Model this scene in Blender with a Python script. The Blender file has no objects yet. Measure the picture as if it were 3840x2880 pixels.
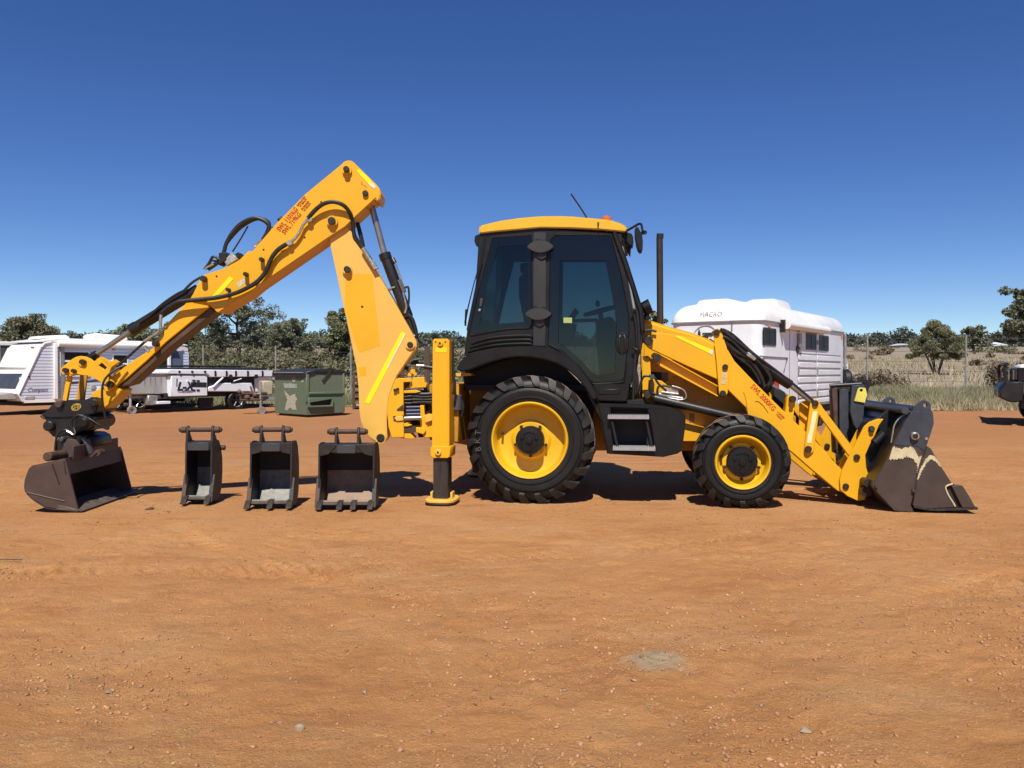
import bpy, bmesh, math, random
import numpy as np
from mathutils import Vector, Matrix
from mathutils.geometry import tessellate_polygon
R = math.radians
random.seed(4)
rng = np.random.default_rng(11)
S = bpy.context.scene
COL = S.collection

# ------------------------------------------------------------------ camera, light, exposure
FPX, CX, CY, PITCH, EYE = 3100.0, 1920.0, 1440.0, R(0.87), 1.37
cam = bpy.data.cameras.new("camera")
cam.sensor_width = 36.0
cam.lens = FPX / 3840.0 * 36.0
cam.clip_start, cam.clip_end = 0.05, 6000.0
camo = bpy.data.objects.new("camera", cam)
camo.location = (0, 0, EYE)
camo.rotation_euler = (R(90) - PITCH, 0, 0)
COL.objects.link(camo)
S.camera = camo

SUN_EL, SUN_AZ = R(54), R(-3)          # sun stands behind the camera, a touch to its left
w = bpy.data.worlds.new("World"); S.world = w
w.use_nodes = True
nt = w.node_tree
bg = nt.nodes["Background"]
sky = nt.nodes.new("ShaderNodeTexSky")
sky.sky_type = 'NISHITA'; sky.sun_disc = False
sky.sun_elevation = SUN_EL; sky.sun_rotation = R(180) + SUN_AZ
sky.altitude = 3000; sky.air_density = 1.0; sky.dust_density = 0.0; sky.ozone_density = 4.0
bg.inputs[1].default_value = 0.09
hs = nt.nodes.new("ShaderNodeHueSaturation"); hs.inputs["Saturation"].default_value = 1.22; hs.inputs["Hue"].default_value = .517
gm = nt.nodes.new("ShaderNodeMixRGB"); gm.blend_type = 'MULTIPLY'; gm.inputs[0].default_value = 1; gm.inputs[2].default_value = (.97, .97, .88, 1)
nt.links.new(sky.outputs[0], hs.inputs["Color"]); nt.links.new(hs.outputs[0], gm.inputs[1]); nt.links.new(gm.outputs[0], bg.inputs[0])
sl = bpy.data.lights.new("sun", 'SUN'); sl.energy = 5.0; sl.angle = R(0.53); sl.color = (1.0, 0.95, 0.87)
so = bpy.data.objects.new("sun", sl)
sd = Vector((math.sin(SUN_AZ) * math.cos(SUN_EL), -math.cos(SUN_AZ) * math.cos(SUN_EL), math.sin(SUN_EL)))
so.rotation_euler = (-sd).to_track_quat('-Z', 'Y').to_euler()
so.location = sd * 50
COL.objects.link(so)
S.view_settings.view_transform = 'Standard'; S.view_settings.look = 'None'
S.view_settings.gamma = 1.0; S.view_settings.use_curve_mapping = False
S.view_settings.exposure = 0.45

# ------------------------------------------------------------------ frames: a place with its own axes
def ray(px, py):
    u, v = (px - CX) / FPX, -(py - CY) / FPX
    c, s = math.cos(PITCH), math.sin(PITCH)
    return Vector((u, c + v * s, -s + v * c))
class Frame:
    def __init__(s, ox, oy, oz, yaw):
        s.o = Vector((ox, oy, oz)); c, n = math.cos(yaw), math.sin(yaw); s.yaw = yaw
        s.ax, s.ay = Vector((c, n, 0)), Vector((-n, c, 0))
    def w(s, x, y, z): return s.o + s.ax * x + s.ay * y + Vector((0, 0, z))
    def q(s, px, py, y):                      # point of the plane y = const seen at a place of the photo -> (x, z)
        d = ray(px, py); e = Vector((0, 0, EYE))
        t = (y - (e - s.o).dot(s.ay)) / d.dot(s.ay)
        p = e + d * t - s.o
        return (p.dot(s.ax), p.z)
    def p(s, px, py, y):
        x, z = s.q(px, py, y); return s.w(x, y, z)
    def poly(s, pts, y): return [s.q(a, b, y) for a, b in pts]
    def sc(s, px, py, y):                     # metres per photo pixel there
        a, b = s.q(px, py, y), s.q(px + 1, py, y); return abs(b[0] - a[0])
def smooth(pts, n=6, closed=False):
    P = [Vector(p) for p in pts]; out = []; m = len(P)
    for i in range(m if closed else m - 1):
        g = (lambda k: P[k % m]) if closed else (lambda k: P[max(0, min(m - 1, k))])
        a, b, c, d = g(i - 1), g(i), g(i + 1), g(i + 2)
        for k in range(n):
            t = k / n
            out.append(0.5 * ((2 * b) + (c - a) * t + (2 * a - 5 * b + 4 * c - d) * t * t + (3 * b - a - 3 * c + d) * t ** 3))
    if not closed: out.append(P[-1])
    return out
def rnd(pts, r, n=4):                          # round the corners of a 2D polygon
    out = []; m = len(pts)
    for i in range(m):
        a, b, c = Vector(pts[i - 1]), Vector(pts[i]), Vector(pts[(i + 1) % m])
        u, v = a - b, c - b
        k = min(r, u.length * .45, v.length * .45)
        if u.length < 1e-9 or v.length < 1e-9: continue
        p, q = b + u.normalized() * k, b + v.normalized() * k
        for j in range(n + 1):
            t = j / n; out.append(tuple(p * (1 - t) ** 2 + b * 2 * t * (1 - t) + q * t * t))
    return out

# ------------------------------------------------------------------ mesh builder (world coordinates until linked)
class MB:
    def __init__(s): s.v = []; s.f = []; s.m = []
    def add(s, vs, fs, m=0):
        k = len(s.v); s.v += [tuple(p) for p in vs]; s.f += [tuple(i + k for i in f) for f in fs]; s.m += [m] * len(fs); return s
    def prism(s, F, pts, y0, y1, holes=(), m=0, inset=0.0):
        loops = [list(pts)] + [list(h) for h in holes]
        tri = tessellate_polygon([[Vector((a, b, 0)) for a, b in L] for L in loops])
        flat = [p for L in loops for p in L]; n = len(flat)
        vs = [F.w(x, y0, z) for x, z in flat] + [F.w(x, y1, z) for x, z in flat]
        if holes:
            fs = [t for t in tri] + [tuple(i + n for i in reversed(t)) for t in tri]
        else:
            fs = [tuple(range(n)), tuple(range(2 * n - 1, n - 1, -1))]
        k = 0
        for L in loops:
            for i in range(len(L)):
                a, b = k + i, k + (i + 1) % len(L); fs.append((a, a + n, b + n, b))
            k += len(L)
        return s.add(vs, fs, m)
    def pp(s, F, pts, y0, y1, holes=(), m=0, r=0):      # prism from photo positions on plane y0
        P = F.poly(pts, y0)
        if r: P = rnd(P, r)
        return s.prism(F, P, y0, y1, [F.poly(h, y0) for h in holes], m)
    def box(s, F, x0, x1, y0, y1, z0, z1, m=0):
        return s.prism(F, [(x0, z0), (x1, z0), (x1, z1), (x0, z1)], y0, y1, m=m)
    def tube(s, path, r, n=10, cap=True, m=0):
        P = [Vector(p) for p in path]; L = len(P); rr = r if isinstance(r, (list, tuple)) else [r] * L
        vs = []; up = Vector((0.31, 0.17, 0.93))
        for i in range(L):
            t = (P[min(i + 1, L - 1)] - P[max(i - 1, 0)])
            t = t.normalized() if t.length > 1e-9 else Vector((0, 0, 1))
            a = t.cross(up)
            a = a.normalized() if a.length > 1e-4 else t.cross(Vector((1, 0, 0))).normalized()
            b = t.cross(a)
            up = b if i else up; up = -t.cross(a) if False else up
            for k in range(n):
                an = 2 * math.pi * k / n; vs.append(P[i] + (a * math.cos(an) + b * math.sin(an)) * rr[i])
            up = Vector((0.31, 0.17, 0.93))
        fs = [(i * n + k, i * n + (k + 1) % n, (i + 1) * n + (k + 1) % n, (i + 1) * n + k) for i in range(L - 1) for k in range(n)]
        if cap: fs += [tuple(range(n - 1, -1, -1)), tuple((L - 1) * n + k for k in range(n))]
        return s.add(vs, fs, m)
    def rod(s, a, b, r, n=14, r2=None, m=0): return s.tube([a, b], [r, r if r2 is None else r2], n, True, m)
    def pin(s, F, px, py, y0, y1, rpx, n=16, m=0, yref=None):     # cylinder across the frame
        x, z = F.q(px, py, y0 if yref is None else yref); r = rpx * F.sc(px, py, y0 if yref is None else yref)
        return s.rod(F.w(x, y0, z), F.w(x, y1, z), r, n, m=m)
    def lathe(s, F, x, z, prof, n=40, m=0, closed=False):          # profile of (radius, y)
        L = len(prof); vs = []
        for r, y in prof:
            for k in range(n):
                a = 2 * math.pi * k / n; vs.append(F.w(x + r * math.cos(a), y, z + r * math.sin(a)))
        fs = []
        for i in range(L if closed else L - 1):
            j = (i + 1) % L
            for k in range(n):
                fs.append((i * n + k, i * n + (k + 1) % n, j * n + (k + 1) % n, j * n + k))
        return s.add(vs, fs, m)
    def strip(s, F, pts, y0, y1, th, m=0):                          # bent plate: open profile with a thickness
        P = [Vector(p) for p in pts]; o = []
        for i in range(len(P)):
            t = (P[min(i + 1, len(P) - 1)] - P[max(i - 1, 0)]).normalized(); o.append(P[i] + Vector((-t.y, t.x)) * th)
        n = len(P); vs = [F.w(a.x, y0, a.y) for a in P] + [F.w(a.x, y0, a.y) for a in o] + [F.w(a.x, y1, a.y) for a in P] + [F.w(a.x, y1, a.y) for a in o]
        fs = []
        for i in range(n - 1):
            fs += [(i, i + 1, n + i + 1, n + i), (2 * n + i, 3 * n + i, 3 * n + i + 1, 2 * n + i + 1), (i, 2 * n + i, 2 * n + i + 1, i + 1), (n + i, n + i + 1, 3 * n + i + 1, 3 * n + i)]
        fs += [(0, n, 3 * n, 2 * n), (n - 1, 3 * n - 1, 4 * n - 1, 2 * n - 1)]
        return s.add(vs, fs, m)
    def blob(s, c, rx, ry, rz, n=10, k=6, yaw=0, m=0):
        vs = []; ca, sa = math.cos(yaw), math.sin(yaw); c = Vector(c)
        for i in range(k + 1):
            th = math.pi * i / k
            for j in range(n):
                a = 2 * math.pi * j / n; x, y, z = rx * math.sin(th) * math.cos(a), ry * math.sin(th) * math.sin(a), rz * math.cos(th)
                vs.append(c + Vector((x * ca - y * sa, x * sa + y * ca, z)))
        return s.add(vs, [(i * n + j, i * n + (j + 1) % n, (i + 1) * n + (j + 1) % n, (i + 1) * n + j) for i in range(k) for j in range(n)], m)
    def build(s, name, mats, parent=None, bevel=0.0, ang=38, seg=1):
        me = bpy.data.meshes.new(name)
        inv = root(parent).matrix_basis.inverted() if parent else Matrix.Identity(4)
        me.from_pydata([tuple(inv @ Vector(p)) for p in s.v], [], s.f)
        mats = mats if isinstance(mats, (list, tuple)) else [mats]
        for a in mats: me.materials.append(a)
        me.polygons.foreach_set("material_index", s.m)
        bm = bmesh.new(); bm.from_mesh(me)
        bmesh.ops.remove_doubles(bm, verts=bm.verts, dist=1e-5)
        bmesh.ops.recalc_face_normals(bm, faces=bm.faces)
        if bevel:
            ed = [e for e in bm.edges if len(e.link_faces) == 2 and e.calc_face_angle(0) > R(28)]
            bmesh.ops.bevel(bm, geom=ed, offset=bevel, segments=seg, affect='EDGES', clamp_overlap=True)
        bm.to_mesh(me); bm.free()
        for p in me.polygons: p.use_smooth = True
        me.set_sharp_from_angle(angle=R(ang))
        o = bpy.data.objects.new(name, me); COL.objects.link(o)
        if parent: o.parent = parent
        return o
def root(o):
    while o.parent: o = o.parent
    return o
def tag(o, label=None, cat=None, group=None, kind=None):
    if label: o['label'] = label
    if cat: o['category'] = cat
    if group: o['group'] = group
    if kind: o['kind'] = kind
    return o
def thing(name, F, label, cat, group=None, x=0, y=0):
    o = bpy.data.objects.new(name, None); COL.objects.link(o)
    o.empty_display_size = .2
    o.matrix_basis = Matrix.Translation(F.w(x, y, 0)) @ Matrix.Rotation(F.yaw, 4, 'Z')
    return tag(o, label, cat, group)
def text(name, body, size, pos, xdir, updir, m, parent, th=0.0015, shear=0, align='CENTER', sx=1.0, bold=0.0):
    cu = bpy.data.curves.new(name, 'FONT'); cu.body = body; cu.size = size; cu.extrude = th; cu.align_x = align; cu.align_y = 'CENTER'
    cu.shear = shear; cu.resolution_u = 3; cu.offset = bold
    t = bpy.data.objects.new("lettering_curve", cu); COL.objects.link(t)
    me = bpy.data.meshes.new_from_object(t.evaluated_get(bpy.context.evaluated_depsgraph_get()))
    COL.objects.unlink(t); bpy.data.objects.remove(t); bpy.data.curves.remove(cu)
    x = Vector(xdir).normalized(); z = x.cross(Vector(updir)).normalized(); y = z.cross(x)
    M = Matrix(((x.x * sx, y.x, z.x, pos[0]), (x.y * sx, y.y, z.y, pos[1]), (x.z * sx, y.z, z.z, pos[2]), (0, 0, 0, 1)))
    me.transform(root(parent).matrix_basis.inverted() @ M)
    me.name = name; me.materials.clear(); me.materials.append(m)
    o = bpy.data.objects.new(name, me); COL.objects.link(o); o.parent = parent
    return o

# ------------------------------------------------------------------ materials
def mat(name, col, rough=.5, metal=0.0, var=.12, scale=3.0, dust=0.0, dustcol=(.40, .20, .09), dscale=2.2, bump=0.0, bscale=60, spec=.5, coat=0.0, col2=None, stretch=None, chips=0.0):
    k = .69 if metal < .6 else .85
    col = tuple(c * k for c in col); dustcol = tuple(c * k for c in dustcol); col2 = tuple(c * k for c in col2) if col2 else None
    m = bpy.data.materials.new(name); m.use_nodes = True; N = m.node_tree.nodes; L = m.node_tree.links
    b = N["Principled BSDF"]; b.inputs["Roughness"].default_value = rough; b.inputs["Metallic"].default_value = metal
    b.inputs["Specular IOR Level"].default_value = spec; b.inputs["Coat Weight"].default_value = coat; b.inputs["Coat Roughness"].default_value = .12
    tc = N.new("ShaderNodeTexCoord"); src = tc.outputs["Object"]
    if stretch:
        mp = N.new("ShaderNodeMapping"); mp.inputs["Scale"].default_value = stretch; L.new(src, mp.inputs[0]); src = mp.outputs[0]
    n1 = N.new("ShaderNodeTexNoise"); n1.inputs["Scale"].default_value = scale; n1.inputs["Detail"].default_value = 7; n1.inputs["Roughness"].default_value = .62; L.new(src, n1.inputs[0])
    r1 = N.new("ShaderNodeValToRGB"); r1.color_ramp.elements[0].position = .32; r1.color_ramp.elements[1].position = .68
    c2 = col2 or tuple(c * (1 + var) for c in col)
    r1.color_ramp.elements[0].color = (*[c * (1 - var) for c in col], 1); r1.color_ramp.elements[1].color = (*c2, 1)
    L.new(n1.outputs[0], r1.inputs[0]); out = r1.outputs[0]
    if dust:
        n2 = N.new("ShaderNodeTexNoise"); n2.inputs["Scale"].default_value = dscale; n2.inputs["Detail"].default_value = 9; n2.inputs["Roughness"].default_value = .7; L.new(tc.outputs["Object"], n2.inputs[0])
        r2 = N.new("ShaderNodeValToRGB"); r2.color_ramp.elements[0].position = .42; r2.color_ramp.elements[1].position = .75
        r2.color_ramp.elements[0].color = (0, 0, 0, 1); r2.color_ramp.elements[1].color = (dust, dust, dust, 1); L.new(n2.outputs[0], r2.inputs[0])
        mx = N.new("ShaderNodeMixRGB"); mx.inputs[2].default_value = (*dustcol, 1); L.new(r2.outputs[0], mx.inputs[0]); L.new(out, mx.inputs[1]); out = mx.outputs[0]
    if chips:
        n5 = N.new("ShaderNodeTexNoise"); n5.inputs["Scale"].default_value = 17; n5.inputs["Detail"].default_value = 10; n5.inputs["Roughness"].default_value = .78; L.new(tc.outputs["Object"], n5.inputs[0])
        r5 = N.new("ShaderNodeValToRGB"); r5.color_ramp.elements[0].position = .655; r5.color_ramp.elements[1].position = .70
        r5.color_ramp.elements[0].color = (0, 0, 0, 1); r5.color_ramp.elements[1].color = (chips, chips, chips, 1); L.new(n5.outputs[0], r5.inputs[0])
        m5 = N.new("ShaderNodeMixRGB"); m5.inputs[2].default_value = (.16, .085, .035, 1); L.new(r5.outputs[0], m5.inputs[0]); L.new(out, m5.inputs[1]); out = m5.outputs[0]
    L.new(out, b.inputs["Base Color"])
    nr = N.new("ShaderNodeMapRange"); nr.inputs[3].default_value = max(.03, rough - .1); nr.inputs[4].default_value = min(1, rough + .14); L.new(n1.outputs[0], nr.inputs[0]); L.new(nr.outputs[0], b.inputs["Roughness"])
    if bump:
        n3 = N.new("ShaderNodeTexNoise"); n3.inputs["Scale"].default_value = bscale; n3.inputs["Detail"].default_value = 5; L.new(tc.outputs["Object"], n3.inputs[0])
        bp = N.new("ShaderNodeBump"); bp.inputs["Strength"].default_value = bump; bp.inputs["Distance"].default_value = .01; L.new(n3.outputs[0], bp.inputs["Height"]); L.new(bp.outputs[0], b.inputs["Normal"])
    return m
def glass(name, tint, rough=.02, f0=.06):
    m = bpy.data.materials.new(name); m.use_nodes = True; N = m.node_tree.nodes; L = m.node_tree.links
    N.remove(N["Principled BSDF"]); out = N["Material Output"]
    t = N.new("ShaderNodeBsdfTransparent"); t.inputs[0].default_value = (*tint, 1)
    g = N.new("ShaderNodeBsdfGlossy"); g.inputs["Roughness"].default_value = rough
    fr = N.new("ShaderNodeLayerWeight"); fr.inputs[0].default_value = .12
    mr = N.new("ShaderNodeMapRange"); mr.inputs[3].default_value = f0; mr.inputs[4].default_value = .9; L.new(fr.outputs["Fresnel"], mr.inputs[0])
    mx = N.new("ShaderNodeMixShader"); L.new(mr.outputs[0], mx.inputs[0]); L.new(t.outputs[0], mx.inputs[1]); L.new(g.outputs[0], mx.inputs[2]); L.new(mx.outputs[0], out.inputs[0])
    return m
YEL = mat("yellow_paint", (.93, .472, .010), .42, var=.05, scale=1.6, dust=.16, dustcol=(.60, .31, .07), bump=.04, bscale=25, spec=.35, coat=.06, chips=.55)
YEL2 = mat("faded_yellow_paint", (.92, .525, .085), .45, var=.05, scale=1.4, dust=.18, dustcol=(.62, .34, .12), bump=.04, bscale=25, coat=.06, chips=.35)
YELR = mat("roof_yellow_paint", (.86, .52, .018), .32, var=.03, scale=2, coat=.3)
YELRIM = mat("rim_yellow_paint", (.92, .53, .012), .38, var=.06, scale=5, dust=.3, dustcol=(.5, .25, .06), coat=.15)
YELD = mat("grimy_shaded_yellow", (.62, .30, .02), .55, var=.2, scale=5, dust=.5, dustcol=(.2, .09, .03))  # browner yellow; carries painted shade on side panel, chassis and inner link
BLK = mat("black_plastic", (.0075, .0075, .0075), .42, var=.25, scale=6, dust=.05, dustcol=(.10, .06, .04), bump=.08, bscale=220, spec=.34)
BLKP = mat("black_steel_paint", (.010, .010, .011), .38, var=.3, scale=6, dust=.22, dustcol=(.09, .055, .035), bump=.08, bscale=60)
GREYST = mat("blue_grey_paint", (.042, .050, .066), .42, var=.25, scale=7, dust=.25, dustcol=(.12, .10, .085), bump=.08, bscale=60)
RUB = mat("tyre_rubber", (.008, .0078, .0075), .5, var=.3, scale=5, spec=.35, dust=.12, dustcol=(.06, .04, .028), bump=.15, bscale=70)
RUBD = mat("dusty_tread_rubber", (.30, .175, .10), .9, var=.45, scale=9, dust=.6, dustcol=(.04, .03, .025), dscale=9)
RUBS = mat("worn_lug_rubber", (.011, .0105, .010), .55, var=.4, scale=7, spec=.4, dust=.16, dustcol=(.15, .09, .055), dscale=6)
HOSE = mat("hose_rubber", (.012, .012, .012), .48, var=.3, scale=20)
CHR = mat("chrome_rod", (.36, .33, .31), .28, metal=.75, var=.1, scale=8)
ZINC = mat("zinc_fitting", (.55, .52, .45), .35, metal=.85, var=.3, scale=30)
PIN = mat("greasy_pin", (.03, .024, .02), .5, metal=.3, var=.5, scale=40, dust=.3, dscale=30, dustcol=(.14, .07, .03))
ALU = mat("aluminium_tread", (.50, .50, .50), .4, metal=.4, var=.15, scale=30, dust=.35, dustcol=(.4, .27, .18))
STEEL = mat("worn_dark_steel", (.062, .052, .044), .5, metal=.45, var=.4, scale=5, dust=.3, dustcol=(.16, .09, .05), stretch=(6, 6, .8))
BROWN = mat("brown_bucket_steel", (.088, .056, .043), .52, metal=.15, var=.22, scale=4, dust=.35, dustcol=(.15, .10, .075), bump=.1, bscale=40)
DKSTEEL = mat("dark_bucket_steel", (.022, .020, .019), .55, metal=.2, var=.45, scale=6, dust=.5, dustcol=(.075, .05, .036), dscale=4, bump=.12, bscale=50)
RUSTP = mat("rusty_pin_steel", (.085, .042, .028), .65, var=.5, scale=14, dust=.4, dscale=20, dustcol=(.05, .035, .03), bump=.2, bscale=70)
POLISH = mat("scoured_bucket_floor", (.19, .18, .16), .5, metal=.25, var=.4, scale=14, dust=.55, dustcol=(.07, .06, .052), dscale=18, bump=.25, bscale=60)
RUSTFL = mat("rusty_bucket_floor", (.26, .20, .14), .6, metal=.1, var=.3, scale=10, dust=1.0, dustcol=(.42, .19, .095), dscale=7, bump=.25, bscale=60)
REFY = mat("fluoro_reflective_tape", (.92, .90, .005), .35, var=.03, scale=4)
REFW = mat("white_worn_tape", (.85, .83, .70), .4, var=.06)
ORNG = mat("amber_lens", (.80, .16, .01), .2, var=.05, coat=.5)
REDT = mat("red_lettering", (.62, .045, .008), .5, var=.15, scale=20)
WHT = mat("white_gelcoat", (1.12, 1.11, 1.06), .3, var=.04, scale=1.5, dust=.3, dustcol=(.62, .55, .42), dscale=.9, coat=.2)
WHTB = mat("white_aluminium_cladding", (.88, .92, 1.03), .38, var=.03, scale=2, dust=.12, dustcol=(.5, .45, .4))
WHT2 = mat("white_trailer_paint", (.98, 1.02, 1.08), .35, var=.04, scale=2, dust=.2, dustcol=(.5, .42, .32))
GRYP = mat("grey_trailer_panel", (.55, .55, .52), .42, metal=.2, var=.15, scale=2, dust=.3, dustcol=(.3, .25, .2), stretch=(3, 3, .6))
GALV = mat("galvanised_steel", (.38, .38, .37), .45, metal=.6, var=.2, scale=8)
DKGL = glass("dark_caravan_glass", (.06, .07, .08), f0=.10)
PRINT = mat("black_glass_border", (.004, .0045, .006), .06, var=.1, spec=.45)
CABGL = glass("tinted_cab_glass", (.46, .535, .53), f0=.035)
BLKI = mat("dark_interior", (.012, .013, .015), .7, var=.2)
GREEN = mat("weathered_green_paint", (.135, .20, .125), .6, var=.12, scale=2.5, dust=.9, dustcol=(.16, .125, .075), dscale=2.6, bump=.15, bscale=12)
BINBLK = mat("black_bin_lid", (.014, .014, .015), .5, var=.3, scale=5, dust=.3, dustcol=(.1, .08, .06))
PEEL = mat("peeling_white_sticker", (.60, .56, .46), .6, var=.35, scale=7, dust=1.0, dustcol=(.16, .17, .10), dscale=7)
RUST = mat("rusted_steel", (.10, .045, .025), .8, var=.4, scale=6, dust=.4, dustcol=(.2, .1, .05))
POSTM = mat("weathered_steel_post", (.30, .29, .26), .65, var=.2, scale=6, dust=.2, dustcol=(.25, .18, .12))
WIRE = mat("fence_wire", (.16, .155, .15), .6, metal=.3)
BARK = mat("grey_bark", (.10, .08, .06), .85, var=.3, scale=4, bump=.4, bscale=9)
REDP = mat("red_jack_paint", (.50, .03, .02), .45, var=.1)
STONE = mat("pale_stone", (.42, .32, .22), .85, var=.25, scale=14, bump=.3, bscale=40)
PEBBLE = mat("red_pebbles", (.44, .215, .093), .9, var=.35, scale=2.5, bump=.2, bscale=90)
CONC = mat("blue_sleeve", (.03, .04, .11), .45, var=.2)
CREAM = mat("cream_bin_paint", (.50, .45, .32), .5, var=.15, scale=3, dust=.4)
YPLATE = mat("pale_yellow_plate", (.80, .70, .12), .5, var=.08, scale=8, dust=.1)
GREYL = mat("grey_sleeve_plastic", (.07, .07, .075), .5, var=.2)
def leafmat(name, col, col2, rough=.55):
    m = mat(name, col, rough, var=.3, scale=.8, col2=col2, spec=.3)
    return m
LEAF1 = leafmat("gum_leaves", (.14, .155, .092), (.29, .30, .185))
LEAF2 = leafmat("olive_leaves", (.145, .152, .072), (.29, .29, .145))
LEAF3 = leafmat("scrub_leaves", (.115, .12, .062), (.25, .24, .13))
LEAFF = leafmat("far_leaves", (.075, .092, .070), (.12, .14, .10))
GRASSM = mat("dry_grass_blades", (.34, .29, .16), .8, var=.3, scale=.7, col2=(.62, .53, .33))
GRASSG = mat("green_grass_blades", (.16, .19, .075), .8, var=.3, scale=.9, col2=(.36, .34, .17))
BUSHM = leafmat("brown_bush", (.17, .125, .072), (.31, .235, .14))

# ------------------------------------------------------------------ terrain
def vnoise(x, y, seed=0):
    xi, yi = np.floor(x).astype(np.int64), np.floor(y).astype(np.int64); fx, fy = x - xi, y - yi
    fx, fy = fx * fx * (3 - 2 * fx), fy * fy * (3 - 2 * fy)
    def h(a, b):
        n = (a * 374761393 + b * 668265263 + seed * 982451653) & 0x7fffffff
        n = ((n ^ (n >> 13)) * 1274126177) & 0x7fffffff
        return ((n ^ (n >> 16)) & 0xffff) / 65535.0
    return (h(xi, yi) * (1 - fx) + h(xi + 1, yi) * fx) * (1 - fy) + (h(xi, yi + 1) * (1 - fx) + h(xi + 1, yi + 1) * fx) * fy
def terrain(x, y):
    x = np.asarray(x, float); y = np.asarray(y, float)
    t = np.clip((x + 9) / 18, 0, 1); t = t * t * (3 - 2 * t)
    y0 = 31 + (14 - 31) * t
    u = np.clip((y - y0) / 3.0, -30, 130)
    z = .035 * 3.0 * np.log1p(np.exp(np.minimum(u, 60))); z = np.where(u > 60, .035 * 3.0 * u, z)
    return np.where(y > 0, z, 0)
def tz(x, y): return float(terrain(x, y))
def sheet(name, xs, ys, m, zfun, kind, keep=None):
    X, Y = np.meshgrid(xs, ys); Z = zfun(X, Y); nx, ny = len(xs), len(ys)
    co = np.stack([X, Y, Z], -1).reshape(-1, 3)
    i = np.arange(nx * ny).reshape(ny, nx)
    q = np.stack([i[:-1, :-1], i[:-1, 1:], i[1:, 1:], i[1:, :-1]], -1).reshape(-1, 4)
    if keep is not None:
        c = co[q].mean(1); q = q[keep(c[:, 0], c[:, 1])]
    me = bpy.data.meshes.new(name); me.vertices.add(len(co)); me.vertices.foreach_set("co", co.ravel())
    me.loops.add(q.size); me.loops.foreach_set("vertex_index", q.ravel().astype(np.int32))
    me.polygons.add(len(q)); me.polygons.foreach_set("loop_start", np.arange(0, q.size, 4, dtype=np.int32))
    me.polygons.foreach_set("use_smooth", np.ones(len(q), bool))
    me.update(calc_edges=True); me.validate(); me.materials.append(m)
    o = bpy.data.objects.new(name, me); COL.objects.link(o); o['kind'] = kind
    return o
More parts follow.
